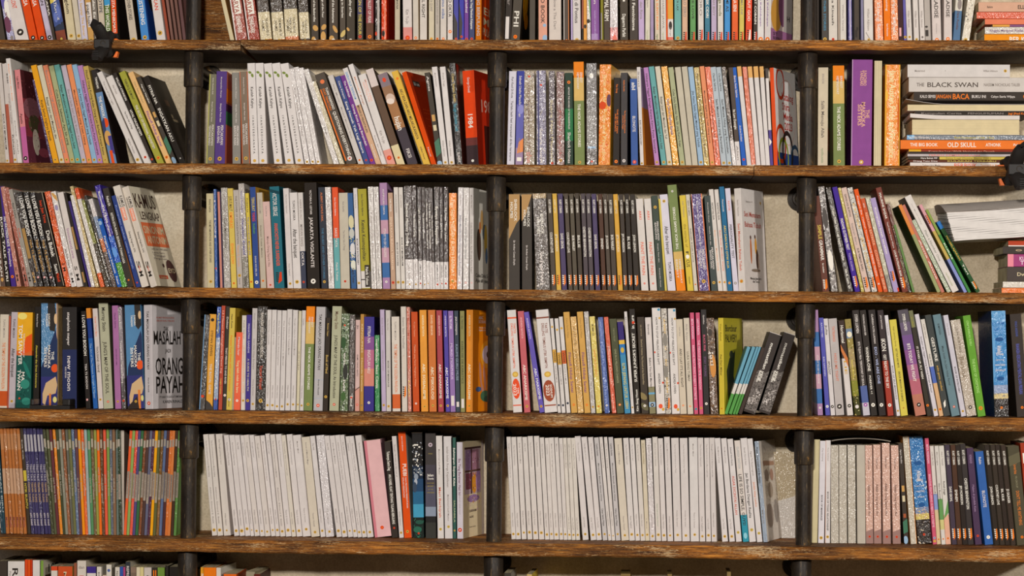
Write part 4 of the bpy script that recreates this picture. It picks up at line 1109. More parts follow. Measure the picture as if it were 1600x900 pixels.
rows(2, 3, '''
1285.5 10.3 1270 307 70463A;y -3;t .3 .45 ye .52 SIMPLE;t .46 .67 W .5 GRAMMAR;t .7 .8 W .25 for student;j .87 W O;L .1 .6 .5 .03 B070B0 ii
1299.3 9.8 1278.3 292.3 8A8480;g;n 0 1 130 3A3430 CFC8C4 5A544E W;e .5 .3 .4 .1 5A5450;e .5 .7 .4 .1 W
1325.3 8.2 1290.2 294 4E463E;g;n 0 1 50 3A3430 8A847E;t .2 .7 W .4 Tuhan Tidak Tahu Lagi Seperti Dia Hidup;t .78 .97 W .4 Nia K. Lana, SA
1336 8.2 1300 293.3 4A2E9A;t .3 .6 W .5 MADAME GUTEMBER FIRST;t .63 .8 li .36 TOFIK KURNIA;j .85 W O
1346 5 1309 294 B8A858;g
1352 9 1314.2 294.3 CDB5A8;t .06 .28 K .34 GIANLUIGI BUFFON;t .34 .55 Y .3 Sejarah Baru;t .58 .8 K .34 SUR PEMAIN BARU;j .86 K
1362.8 8.5 1323.8 294.3 B8B4AC;g;n 0 1 110 6A645C 8A847A CFC8C0;t .15 .4 D8B060 .4 KURT DONAT;t .48 .8 D8B060 .4 KURT COBAIN;j .86 K
1372.8 7.2 1334 296.5 E25E2A;t .06 .25 wp .3 Anggini Ika;t .27 .5 wp .26 Masihkah Tercinta;t .5 .85 wp .4 MADAME FRIEND MAGNA;m .92 wp .2 O
1380.8 6.8 1344.5 311 C8603E;t .05 .1 wp .4 cc;t .15 .5 E8B090 .5 REDUGIA EXTINTA;t .55 .97 E8B090 .5 COGNO THE SEINE
1388.6 7 1352 309.3 B4B098;g;s .82 1 8A867A
1396.8 9 1359.5 310.5 A898BE;t .1 .6 W .3 Kumpulan kisah terakhir;j .78 K;b .75 1 .96 1 R
1410 9.3 1368 294.3 7E4236;t .05 .3 W .38 MAURINE SHZAR;t .33 .58 wp .26 You'll Never Know Where;t .6 .85 W .34 LOUIS PUTRAMA BEAR;j .86 W O
1418.8 5.4 1385 319 4A3626;g;s 0 .35 6A3A28;t .5 .9 8A7A50 .5 wiwiwi
1426 4 1396 352 6A8A50
1464.5 6.2 1403.4 321.5 9AA070;s 0 .34 D8884A;c 4A5A2A
1471.2 6 1409 321.5 C07868;t .4 .85 W .4 Anna Anna;c br
1480.3 7 1424.5 345.5 A8B098;g;c 4A5A3A
1488.5 12 1413.5 308.5 D2CBC4;c 8A8074;t .08 .3 wg .2 Seri Modal Hidup;t .36 .68 8A8A80 .3 Plain a Number One;t .8 .94 sg .26 republika pustaka
1506.8 6 1435.8 321.3 C8B878;s 0 .3 CF9AA0;s .3 .62 C0A860;s .62 1 8A94C8;j .12 K
1513.4 4.8 1446 329 4A8A4A;s 0 .3 8AA050;t .4 .6 W .5 KURAS
1525.7 7.2 1463 348 2F5A32;s 0 .1 3A7AC0;t .2 .55 D0A850 .4 PEMBELAJARAN;t .6 .75 W .4 Teri;j .85 W O
''')
# ---------------------------------------------------------------- fourth shelf down
rows(3, 0, '''
-2.5 13 .5 491.5 CDC2B0;s .82 .98 C85A2E;t .05 .25 Y .24 TUWO MOSIKA;t .3 .8 D87840 .36 THE TEMPLE OF THE GOLDEN PAVILION
11 2.4 14.3 494 C06048
13.5 9.8 18.2 487.8 B8AEB2;t .07 .27 K .34 TUWO MOSIKA;t .38 .68 K .5 After the banquet;m .93 G .22 K
24 23.8 27 488.2 E8A838;n .5 1 50 2A6A5E 164840 3A8070;s .4 .45 D86A38;s .45 1 1F5A50;e .35 .04 .3 .035 E8D078;q E05A2A 1 .22 1 .4 .35 .44 .6 .26;tu .13 .55 W .24 .25 TOM SAWYER;tu .22 .47 wp .1 .48 THE ADVENTURES OF;tu .6 .82 W .2 .2 TWAIN;tu .62 .8 W .22 .45 MARK;e .7 .6 .12 .1 2A7A6A .4;e .6 .75 .3 .05 3A8A78 -.3;e .7 .93 .3 .04 3A8A78;e .25 .9 .06 .01 R
51.5 9 54.5 479.5 2E2823;t .07 .2 wp .22 Richard Stow;t .38 .8 C8B850 .3 Alexander the Great Adventures;m .95 sg .2 K;c 26211C
64 25.5 64 474 5A88B0;g;c C8A878;b .95 1 0 1 C8A080;q 3A3430 .42 0 .85 0 .95 .15 .85 .27 .55 .26 .42 .16;e .9 .15 .1 .05 D0B088;q 2C3A60 .9 .25 1 .35 1 .7 0 .72 0 .62 .3 .5;e .2 .8 .2 .1 2C3A60;b 0 1 .7 1 3A3A78;e .85 .62 .22 .04 E05A30 -.2;q C8A880 .1 .86 .3 .76 .9 .7 1 .78 .9 .86 .4 .88 .25 .97 .1 .95;b .5 .62 .86 1 D88040;e .85 .92 .12 .03 D0C880;tu .1 .22 W .11 .5 JUNICHIRO;tu .1 .22 W .11 .36 TANIZAKI;tu .46 .54 W .16 .72 THE;tu .4 .62 W .16 .5 MAKIOKA;tu .42 .61 W .16 .28 SISTERS
97 22.5 97 480 34302E;s .42 1 2E3660;tu .05 .38 wp .2 .45 stephenie meyer;tu .48 .83 wp .28 .5 new moon;tu .59 .7 wp .1 .24 BUKU KETIGA;c 1E1B1A
134.2 7.2 126.2 486.5 332D2A;c 26232A;t .04 .46 W .6 I LOVE YOU BODOH;t .54 .8 wp .4 TISA TS BODOH;b .2 .6 .9 .92 pk;y 3
145.8 6.8 134 482 2E62AC;s 0 .1 D88A3A;s .1 .3 24408A;s .72 .85 3A72B8;t .35 .9 lb .4 The Art of The Moment Strength A Master
153.8 7.8 144.2 482.5 CBC0BA;t .08 .28 D8785A .34 Daniel Chert Baru;t .38 .64 K .4 THOUSAND CRANE;m .91 G .24 K
162.2 14.8 153.9 474 ADAC92;t .04 .27 K .36 Murray Stein;t .37 .86 K .34 JUNG'S MAP OF THE SOUL;m .935 R .12 W;c 6A6A50
179.8 9.3 174.6 477.8 A8709E;t .07 .22 6A3A68 .3 Claudia Sabrina;t .42 .58 6A3A68 .2 SENI HIDUP LAMA;m .93 G .2
190 6.8 183 480.3 8E8488;g;s .7 1 5A5250;t .08 .22 wp .34 Kana Basara;t .33 .75 wp .4 Tempat Indah Menanti Pulang;m .92 R .24
199.6 25.5 194 477 5A88B0;q 3A3430 .6 0 .98 0 1 .2 .8 .24 .62 .2;e .92 .1 .1 .04 D0B088;q 2C3A60 .95 .25 1 .3 1 .7 0 .78 .1 .6 .5 .42;b 0 1 .68 1 3A3A78;e .84 .58 .22 .045 E05A30 -.2;q C8A880 .12 .88 .3 .76 .9 .69 1 .8 .9 .86 .4 .86 .25 .96 .12 .95;b .65 .8 .82 1 D88040;q 3A302A 0 .98 .6 .88 .7 1 0 1;e .9 .9 .08 .03 D0C880;tu .1 .2 W .11 .6 JUNICHIRO;tu .1 .21 W .11 .42 TANIZAKI;tu .46 .54 W .16 .8 THE;tu .39 .6 W .16 .58 MAKIOKA;tu .41 .6 W .16 .36 SISTERS;m .93 G .08
225.8 13.3 222.8 476.6 C3BCBC;c C8C2C2;y 19;t .06 .62 K .3 TAK MASALAH JADI ORANG PAYAH;t .7 .84 K .16 Karen Rinaldi;m .945 E05A38 .2 W;C .36 .52 .25 .04 K TAK;C .04 .9 .38 .13 2A2420 MASALAH;C .4 .58 .46 .035 K JADI;C .09 .96 .67 .16 2A2420 ORANG;C .09 1 .85 .16 2A2420 PAYAH;C .2 .92 .9 .02 K IT'S GREAT TO SUCK AT SOMETHING;C .3 .95 .95 .028 K KAREN RINALDI;C .14 .7 .13 .016 C86A58 KALIMAT PENDUKUNG KECIL;C .14 .7 .16 .016 C86A58 SEBUAH BUKU TERLARIS
''')
rows(3, 1, '''
311.3 8.6 320 492 5A5552;g;n 0 1 80 3A3632 8A8A88 6A6A68;b 0 .2 0 1 6A8AA8;e .5 .86 .3 .015 R
321 10.5 327 491 DCA24A;t .17 .44 K .32 STEFAN ZWEIG;t .52 .84 wp .34 THE ROYAL GAME;e .5 .06 .25 .018 K;q 4A4440 0 .9 .6 .93 1 .97 1 1 0 1
332.8 6.6 339 479.5 3A5AA6;s .3 .9 9AA8C0;g;t .06 .26 C8C060 .4 Pergi Berlabuh;t .34 .8 wp .5 SENI MENYENDIRI DALAM NILAI;m .9 R .2
340.9 5.8 346.2 477.8 BC5440;t .04 .65 E8A898 .5 13 Misteri Kebangkitan Dewi ing;t .7 .85 ye .4 Lagu Lama
347 6.6 352.8 478.8 46403A;t .1 .22 wp .4 Dokter;t .4 .75 wp .4 THAT PERIOD TO AND RIVER;m .86 W .3 R
353 9 358.8 481.2 D0B85C;c A88A34;y 5;t .06 .2 K .3 Hasan Kusnia;t .27 .82 O .34 Perspect Your Dream with Law of Attraction;m .9 W .24 R;t .88 .97 K .2 inspirasi
361.6 4.6 366 527 B0A890
365.2 10 369.2 519.3 E86A4C;t .06 .3 wp .3 Menuju luar;t .36 .78 D8D0A0 .36 Yang lebih indah itu baru;m .88 W .2 R
376 7.2 378 493 CDC6BA;t .05 .25 Y .3 Kahlil Gibran;t .32 .82 D8A078 .34 LEI SANG CANDRASENA CINTA;m .9 G .26
383.2 7.6 385.7 492.2 4A3C8E;t .09 .4 C8C0D0 .36 MAHATMA GANDHI;t .46 .8 C8C0A0 .36 A GUIDE TO HEALTH;m .9 G .3
390.9 8 394.3 481.8 BEB8B4;t .05 .2 Y .24 Kisah Lama;t .3 .6 Y .3 Dari Nilai Hidup Berlanjut;t .7 .86 Y .24 Denny Sumanto;m .94 G .24
399.3 15.2 402.8 479 3E3832;g;n 0 1 90 2A2622 6A645C 8A847C;t .06 .5 C8C0B4 .3 RAHASIA KEKUATAN MENTAL;t .57 .8 D0543A .3 Yamori Hiroyel;m .91 G .2
414.6 6.6 417.8 484 CDC7C3;t .1 .35 Y .24 The Psychology of Personality;t .75 .88 Y .22 William Atkinson;m .95 G .3
421.5 7.6 424.8 484.2 CDC7C3;t .1 .35 Y .24 The Psychology of Success;t .75 .88 Y .22 William Atkinson;m .95 G .26
429.2 7 433.3 485 CDC7C3;t .1 .55 Y .24 The Inner Secret Philosophies;t .75 .88 Y .22 William Atkinson;m .96 G .26
437 7.3 441 485.2 CDC7C3;t .1 .55 Y .24 The Advanced Course in Mental;t .75 .88 Y .22 William Atkinson;m .96 G .26
445.3 8 448.8 483.5 CDC7C3;t .08 .45 Y .24 Thought Culture Or Practical Mental;t .75 .88 Y .22 William Atkinson;m .94 G .24
454 7.8 457.8 484.6 CDC7C3;t .08 .45 Y .24 Thought Culture Or Practical Mental;t .75 .88 Y .22 William Atkinson;m .94 G .24
462.6 4.8 466.5 486 CAC2A8;t .4 .6 Y .3 senja;m .94 G .3
468.2 5.8 472 485.2 CDC7C3;t .08 .15 Y .3 Telepathy;t .75 .88 Y .26 William Atkinson;m .95 G .3
474.2 13.4 478.6 478.8 7C8A54;s 0 .15 E8842A;s .15 .36 CFAE6A;tu .1 .2 wp .2 .74 ERNEST;tu .1 .26 wp .22 .42 HEMINGWAY;t .39 .8 W .26 THE NICK ADAMS STORIES;m .94 G .17 K
489.7 14.3 494.4 479.6 B4B0B0;t .07 .61 K .3 TAK MASALAH JADI ORANG PAYAH;t .7 .85 K .15 Karen Rinaldi;m .95 E05A38 .18 W;b 0 1 .7 .702 lb;b 0 1 .88 .882 lb
504.6 7.5 509.5 496.5 3E342A;t .06 .2 C8A860 .3 Romeo Caspe;t .4 .6 C8A860 .45 Book of Mind;m .85 G .3 K
514.2 14.8 519.2 478.6 AEAE92;t .05 .22 6A4A38 .34 Murray Stein;t .28 .88 3A3028 .3 JUNG'S MAP OF THE SOUL: An Introduction;m .94 R .14 W;c 8A8A6A
530.6 12.6 533.8 490.2 6A7A58;g;n 0 1 150 3A5A34 3A3A34 4A6A3A C8CCC0 2E3A2A;e .4 .12 .12 .01 R;t .4 .9 wp .3 wiwiwiwiwi;e .3 .3 .3 .06 3A5A34;e .6 .6 .3 .08 3A3A34;e .4 .85 .3 .05 4A6A3A
544.6 8.4 546.6 491.8 5A524C;g;t .04 .16 wp .3 Farida;t .3 .7 Y .4 Menuju Ruang;t .84 .95 W .4 Fond;e .5 .86 .2 .01 R
554.2 7.3 555.5 500 CDB0AA;s .75 1 CF9A8C;q K 0 .77 1 .73 1 .74 0 .78;t .06 .1 K .4 Jo;t .38 .62 K .3 KAMU YANG AINTU;m .93 R .22 W
562.2 5.6 563.3 491 B88A48;t .1 .4 D0B890 .5 KENGUPRES;t .45 .8 D0B890 .4 Hamda Delima;m .94 K .2
568.4 15.8 569 495.2 41388C;s .21 .35 8A5A94;s .35 .55 B8708A;s .55 .735 D08878;t .1 .28 wp .3 FITRIA NA;t .35 .6 wp .3 INGATLAH AKU;m .91 W .13;c 2E2866
585.8 7.5 585.2 524 3A8A4E;g;t .05 .2 W .3 sagala;t .18 .7 D0D0C0 .5 Bukan Satu Cinta
596.2 7 593.3 484 B8A8C0;t .08 .25 Y .24 Rania Raharja;t .4 .6 Y .26 ORANG KEPUSAN;m .94 G .28
603.6 7.3 602.2 485 C4BEB8;t .08 .2 Y .24 Vita Santika;t .5 .76 K .3 BOOK OF MARRIAGE;m .95 G .28
613.2 12.3 611.3 495 CFC6BA;s .82 .97 D2683A;t .05 .25 Y .24 TUWO MOSIKA;t .29 .8 D8784A .36 THE TEMPLE OF THE GOLDEN PAVILION;c A08878
628.2 8.3 626 479.3 CBC3B8;t .1 .4 Y .4 Steno Ilam Nasihat;t .46 .64 D8C0B0 .2 Masalah Orang Ring;j .76 K
637.6 5.2 635 480 CB8A78;g;t .04 .6 D05038 .5 13 Misteri Menghadapi Desah;t .7 .86 D8C060 .4 Lagu
645.2 10 642 487.5 C8542A;t .1 .25 E0A080 .2 M. Lino Tanamo;t .33 .75 E0A080 .24 Malaikat yang Turun Menghapus Wahyu;m .92 wp .16 O
658 11 655 484.6 DE9844;t .05 .26 F0D8B0 .26 ANDREA BATISTA;t .53 .88 F0DCC0 .36 ABC SOSIALISME;m .95 G .18
670.8 11.4 668.4 484.6 CC7840;t .05 .25 E8C8A8 .26 DAVID SENIOR;t .56 .88 F0DCC0 .36 ABC PSIKOLOGI;m .94 G .18
684.8 8.6 681.5 485.2 AE4C54;t .05 .25 E8B8B0 .3 ANDREA BATISTA;t .53 .87 F0DCD0 .4 ABC ANARKISME;m .94 G .22
696.3 6.8 692 485.5 5A4CA4;t .05 .26 D8D0E8 .3 ANDREA BATISTA;t .56 .87 E8E0F0 .5 ABC MARXISME;m .94 G .3
703.8 8 699.8 486 9476AC;t .05 .18 E0D0E8 .4 EL TRI UTARI;t .32 .68 CDB8D8 .4 MURID MORPHIUS;b .2 .8 .84 .94 wp
712.3 6.6 709.2 485.8 444E5A;t .06 .24 wp .4 JASA SYMANJAYA;t .33 .69 8A98A8 .5 KAUMI GURU MUSE;b .2 .8 .9 .95 wp
719.6 7 718.3 486 8E8A58;t .05 .18 4A4A30 .4 EL TRISTAN;t .3 .72 4A4A30 .44 EXERCISE DE KARISTICS;b .2 .8 .87 .96 wp
727.8 10.5 728.3 484.2 E89444;c E88A2C;y 15;t .05 .26 F0D8B0 .28 ANDREA BATISTA;t .53 .88 F0DCC0 .36 ABC SOSIALISME;m .94 G .18;C .28 .52 .09 .03 wp ABC;C .28 .9 .13 .03 wp SOSIALISME;C .28 .8 .18 .014 wp Theresia Eugenia;C .28 .7 .205 .014 wp Segala Sosial;E .72 .44 .36 .14 E8A038;E .72 .44 .25 .09 C8C0CC;E .78 .44 .1 .035 3A2A30;Q C89078 .3 .52 .42 .58 .45 .72 .6 .82 .5 .86 .34 .68;Q D8A088 .55 .5 .66 .72 .62 .84 .5 .62;E .28 .78 .14 .025 4A70A8;E .62 .85 .24 .055 4A7A5A;E .7 .88 .16 .03 2E5A4A;E .85 .66 .14 .04 A84038;E .36 .55 .02 .04 C89078 .5
''')
rows(3, 2, '''
802 14 792 485 D2CCC8;c D85030;b 0 1 .07 .085 E0603A;tu .13 .23 E0603A .24 .74 TAKTIS;tu .13 .57 E0603A .22 .44 DRILLING TEMBUS UTBK SBMPTN;e .5 .63 .34 .028 G;e .5 .63 .2 .015 D8B860;e .5 .77 .44 .1 E2502A;tu .76 .82 W .2 .68 TPS;tu .72 .84 W .34 .36 2023;b .05 .95 .925 .938 D87058
819 9.8 808.6 486.7 C4666C;t .06 .27 E8B0B0 .3 ANDREA BATISTA;t .53 .88 F0DCD0 .4 ABC ANARKISME;m .94 G .22;c 9A4A50
843.2 8 818.2 488.3 6A5CB4;t .06 .27 C8C0E8 .3 ANDREA BATISTA;t .56 .87 E8E0F0 .44 ABC MARXISME;m .94 G .26
851.2 19.8 836.8 485 D2CCC8;b 0 1 .07 .085 8A4A34;tu .13 .23 8A4A34 .2 .72 TAKTIS;tu .13 .57 8A4A34 .2 .46 DRILLING TEMBUS UTBK SBMPTN;e .5 .63 .27 .028 G;e .5 .63 .16 .015 D8B860;e .5 .79 .46 .105 A04A2C;tu .73 .86 W .17 .68 SOSHUM;tu .73 .84 W .26 .4 2023;b .05 .95 .925 .938 A05A44;c C8C0BC
871.6 5.4 858.8 498 CFC9C4;b 0 1 .33 .47 C89A48;e .5 .09 .3 .012 G;t .35 .46 K .4 WISE;t .5 .68 Y .3 DATA KAMUS;m .92 nv .3
877.8 6 866.2 498 CFC9C4;b 0 1 .36 .49 C89A48;e .5 .12 .3 .012 G;t .38 .48 K .4 WISE;t .52 .7 Y .3 DATA KAMUS;m .92 nv .3
885.2 6.2 873 495.3 CFC9C4;b 0 1 .35 .49 C8602E;e .5 .12 .3 .012 G;t .37 .48 K .4 WISE;t .5 .7 Y .3 DATA KAMUS;m .9 nv .3
892.7 9.6 880 488 CDA058;t .06 .26 9A7840 .24 Cahyo Satria Wijaya;t .4 .8 7A4A80 .44 Filosofi Hidup Santai;m .92 O .2 tn;c B08A48
903 9.2 891 495.3 D0A868;g;t .1 .3 8A6838 .4 AKU INI HOBI;t .34 .8 8A6838 .36 OLAH WAKTU TELAH LULUS
913.2 9.5 901.2 487.6 CDA058;t .06 .26 9A7840 .24 Cahyo Satria Wijaya;t .4 .8 7A4A80 .44 Filosofi Hidup Santai;m .92 O .2 tn
923.6 7 912.2 487.3 B8B2AC;g;t .06 .2 Y .4 David Bahar;t .3 .56 Y .3 Dasar Law of Jaman Baru;t .7 .86 Y .3 Denny Sumanto;m .94 G .24
932 8.6 920.6 495 D0BC62;g;t .08 .2 6A5A30 .4 MOMMY RA;t .34 .62 D89048 .4 HARAP JURUSAN SEHAT;m .93 O .16
944.9 8 934 496 4A62A4;g;t .05 .2 8A9AC8 .4 rahasia;t .25 .9 8A9AC8 .4 Kisah Semalam;m .92 W .2
956.5 6.8 943.3 495.7 D05A3C;g;t .3 .7 E8B0A0 .5 Misteri Desah;t .8 .95 E8B0A0 .4 Luka
964 11 952 498.7 56583E;t .1 .24 8A8A6A .2 MAYA FILLIP;t .32 .68 9A9A78 .28 ONE IN A MILLION'S CHANCE;m .91 O .18 W
976.2 9.2 964.2 503.3 4A8EB4;s 0 .2 3E2E78;s .2 .245 D8B050;s .245 .36 3A7AB8;e .5 .31 .3 .03 C8A848;t .45 .95 C8B860 .5 ILMU JEPANG UNTUK LEBIH
986.6 4.6 975 487.2 D2CCC8;t .05 .2 Y .3 Mencari;t .7 .86 Y .3 William;m .94 G .3
991.8 9.2 982.6 483.2 332B24;r .77 .98 W .36 Kim Sang Hoon;r .23 .7 W .44 SUPER JUNIOR'S SECRET;r .06 .19 W .5 in pure;e .6 .13 .24 .014 R;c 2A231D
1002.5 11.2 995 495.8 4A4036;t .08 .2 9A8A70 .2 SIR ARTHUR;t .23 .7 A89878 .24 Sherlock Holmes The Hound of the Baskervilles;e .3 .82 .4 .05 8A7A50 .8;e .5 .93 .4 .05 6A6448 .8;m .92 W .18
1015 9.7 1007.6 496.4 CFC7C2;s .72 1 8A8464;b 0 1 .78 .8 6AA0C0;t .07 .18 K .26 Ekranovski;t .42 .73 K .3 Before You Get Married;b 0 1 .88 .93 lb;m .91 K .3
1026.2 13.4 1018.2 481.2 D4CEC9;t .09 .54 K .22 HOW TO STOP FEELING LIKE SH*T;t .62 .81 K .24 ANDREA OWEN;e .8 .02 .16 .012 4A90B0;e .85 .1 .12 .01 G;e .12 .42 .08 .01 R;e .9 .71 .12 .01 R;e .5 .93 .24 .022 E05A38;e .78 .96 .16 .015 G
1040 9 1032.6 482.2 B4ACA0;g;n 0 1 110 6A645C 8A847A CFC8C0;t .1 .4 D8B060 .3 ALBERT COCKY;t .48 .8 D8B060 .3 KURT COBAIN;e .5 .3 .4 .06 8A847A;e .4 .6 .4 .06 8A847A;j .85 K
1050 12.5 1043.2 482.3 D4CEC9;t .09 .54 K .24 HOW TO STOP FEELING LIKE SH*T;t .62 .81 K .26 ANDREA OWEN;e .8 .02 .16 .012 4A90B0;e .85 .1 .12 .01 G;e .12 .42 .08 .01 R;e .9 .71 .12 .01 R;e .5 .93 .24 .022 E05A38;e .78 .96 .16 .015 G
1063 10.2 1056.2 499.3 C8BCA8;t .08 .18 Y .2 Kahlil Gibran;t .31 .72 4A3E34 .34 AND I LAY IT'S ALL RIGHT;m .91 O .14 W
1074.4 9 1067.8 497.3 C9BFAE;t .06 .24 Y .3 Aldy Aryan;t .35 .66 6A6050 .36 LUKA YANG TUMAF;m .92 O .16 W
1084.9 6.2 1078 488.8 CB5C7A;t .06 .26 F0C0D0 .5 BETA MODIGAN;t .32 .86 E8B0C0 .5 BREATHE FEATURING SUBJECT EXTREME;m .95 T .3
1092.7 6.5 1086.8 488.8 CB5C7A;t .06 .22 F0C0D0 .5 LADY PUNATA;t .27 .76 E8B0C0 .5 THE MIRACLE JELAJAH TIME WINDOW;m .94 G .3
1099.8 8.8 1094.6 484 3A3634;t .05 .14 wp .24 Quickfun;t .24 .4 CB6078 .36 BLACK PINK;t .45 .64 7A5A80 .36 STAY YOUNG;m .9 W .24 K;c 2A2624
1110.3 12 1103.3 497.3 6A5240;g;n 0 1 80 4A3A2E 8A6A4A C8C0B8 3A2E26;e .6 .5 .4 .12 C88A4A;e .4 .15 .3 .04 4A4038;t .35 .5 W .4 Jati;t .7 .9 wp .3 Wanda;t .3 .5 4A3020 .2 laut
1124 7.8 1121.7 497 CFBA4C;c B0A43A;y 20;t .06 .24 7A6A28 .3 Yoni Astuti;t .38 .6 6A5A30 .36 Pati Dari Militer;m .94 O .14;C .1 .7 .14 .07 2A2A18 Borclour;C .1 .7 .25 .08 2A2A18 PALWERY;Q 3A3A22 .3 .42 .6 .34 .5 .6 .7 .9 .2 .85 .15 .55;E .4 .38 .1 .04 4A4A38
1132 5.6 1168 542.2 6CA0B4;s .55 .7 CDC8C0;s .7 1 5A9A4E
1138.4 5.6 1175.6 542.2 6CA0B4;s .55 .7 CDC8C0;s .7 1 5A9A4E
1144.8 3.8 1182 542.2 6CA0B4;s .55 .7 CDC8C0;s .7 1 5A9A4E
1149 3.6 1186.2 542.2 6CA0B4;s .55 .7 CDC8C0;s .7 1 5A9A4E
1153.6 6 1190.5 543.5 4A3C34
''')
rows(3, 3, '''
1277.8 8.3 1270 484.5 A884A8;s .21 .35 4470A8;s .35 .48 C098A8;s .48 .61 4470A8;s .61 .75 C098A8;s .75 .89 4470A8;t .43 .7 wp .3 IT'S NOT TO CRY CHALLENGE;m .93 W .2
1289.8 7.2 1279.2 497 5A5AB0;t .05 .2 C8C8E8 .3 RATIH MEI;t .4 .6 C8C8E8 .3 BUKU SUNYI RINDU;m .91 W .3 B;c 3A3A7A
1298 7 1286.4 498.3 CDC7C6;t .07 .17 K .4 Julia;t .44 .58 K .5 APOLOGY;m .91 K .34
1306.3 13.2 1294.3 498.3 B4ADAA;t .08 .24 D0785E .3 TATRIANGI;t .36 .65 D0785E .3 HOLD ME TIGHT;m .91 K .3
1324 9.4 1309.8 501.3 CFC8C4;s 0 .4 4A3A34;q C87A48 0 .25 1 .4 1 .5 0 .32;t .05 .24 W .5 Horizontal;t .42 .57 G .4 LIE;m .9 K .3
1335.8 9.8 1319.8 499.2 9A8A50;n 0 1 50 C8C090 6A6A30 B8A060;s .3 .5 A8946A;s .64 .8 8A8A3A;s .8 1 4A4A22;s .1 .2 7A8AA0;e .5 .16 .4 .03 E0D8C0;t .42 .62 D0C060 .3 Gadis Rindu;m .91 wp .3 W
1349 10.8 1331.4 485.3 403834;s .72 .88 5A6AA0;s .88 1 BCB8C0;t .04 .22 wp .4 STIPER LUKMEN;t .3 .72 wp .3 BTS TUJUH PRIA TERFAVORIT DI SEOUL;m .9 A05AA8 .28 W
1361 10 1343 485.3 3A332E;t .04 .24 wp .26 YOONUNG LUKMAN RBR;t .35 .58 W .44 WANNA-ONE;t .62 .8 W .3 FOREVER +1;m .9 W .3 K
1373.5 11 1356.3 484.8 3A3230;t .04 .32 wp .26 CLARISSA PUTRI LUKMAN;t .35 .7 A8B0D0 .36 EXO - WE ARE ONE;m .9 W .26 K
1387 9.4 1370.6 485.2 44393A;s .48 1 A84234;t .05 .18 wp .22 JAN BASTARD;t .27 .39 W .7 iKON;t .42 .74 W .44 GET READY TO THE SKY;m .9 W .28 K
1401 5.6 1381.8 493.2 D2CED0;t .08 .2 Y .3 Cicy Sumarta;t .5 .84 K .4 BOOK OF SELF-MARIGOLD;m .95 G .3
1408 11 1389.6 500.2 CDBE58;t .07 .28 8A7A38 .22 Angie Lianshing Gloves;t .3 .5 K .24 GET TALK AND MATE;t .54 .85 K .26 EBOOK MAROON OF SCIENCE;m .92 G .14
1430.5 17 1402.2 485.3 A86A8C;s 0 .12 5E5860;s .12 .24 6E6078;s .24 .38 7A5A90;s .38 .52 8E5A92;s .66 .8 B86A78;s .8 1 B87A66;t .04 .2 W .26 STIPER LUKMEN;t .32 .68 W .28 BTS TODAY WE FIGHT;m .9 K .2;c 3A2E28
1449 7 1419.5 486 433D32;s 0 .16 7A7A5A;t .06 .16 ol .4 indah;t .34 .65 W .44 IT STARS UP, FLY WISH;m .9 O .3
1459.5 7 1429 491.7 CBC6CC;t .22 .77 K .3 Sanubari dan Negeri Orang Kuning Kenapa Berhasil;m .94 G .28
1468 6.6 1438.6 499.6 CDC7BE;s .49 .66 5A70B8;s .66 1 CDA880;t .05 .2 Y .3 Kahlil Gibran;t .36 .48 K .3 Pasar Rindu;m .93 O .3 K
1475 10 1445 493.2 4A4E4C;t .22 .46 W .44 GESTURE;t .5 .75 C8A050 .3 anka genta candani;q W .3 .87 .7 .84 .6 .9 .3 .92
1487 13 1457 492.7 6E8890;t .09 .2 3A4448 .24 BUMIPONDA;t .31 .7 4A585C .26 Maya Indah itu Jalan hidup Ramai;m .91 CB6A58 .16 W
1502 8 1473.6 493.3 C4C0C8;t .08 .2 Y .24 Cicy Sumarta;t .51 .77 K .3 BOOK OF INTROVERT;m .95 G .24
1510.8 15.5 1485 501.2 B4A898;g;n 0 1 60 A89C8C C4BAAC;t .07 .34 7A6E60 .24 LILIN SURYANI;t .38 .6 8A7A68 .46 Baruna;m .91 5A5048 .2 W
1528 12.3 1504 494 6AA23C;t .05 .3 A8D080 .26 CRIMUNIKAS SUELI;t .43 .77 A8D080 .34 THE BODY OF CHOMONG;m .92 E08030 .26 6AA23C
1554 22.5 1548.5 486.2 3E88C4;y -4;c 1C3468;g;n .02 .3 40 5A9AD0 2E6AB0;n .78 .83 20 D8C088 8A8A90;s 0 .1 5A9ACC;s .7 .78 8A9AB8;s .78 .83 C8B888;s .83 1 332D2A;e .5 .27 .3 .02 2A5A94;t .33 .4 wp .3 Arabella;x .42 wp .5 Dive;x .47 wp .6 INTO THE;x .52 wp .7 WATERS;x .57 wp .7 WORLD;e .5 .64 .25 .02 2A5A94;m .915 O .09;q 6AA0CC 0 .1 .2 .3 .1 .6 0 .7
1589.3 18 1577.5 491.3 453C36;t .07 .22 4A5AA0 .2 VINCA ANDISARI;t .29 .78 5A60B0 .3 RAHASIA KEKUATAN MENTAL DAN PIKIRAN;m .91 O .12;c 332B24
''')
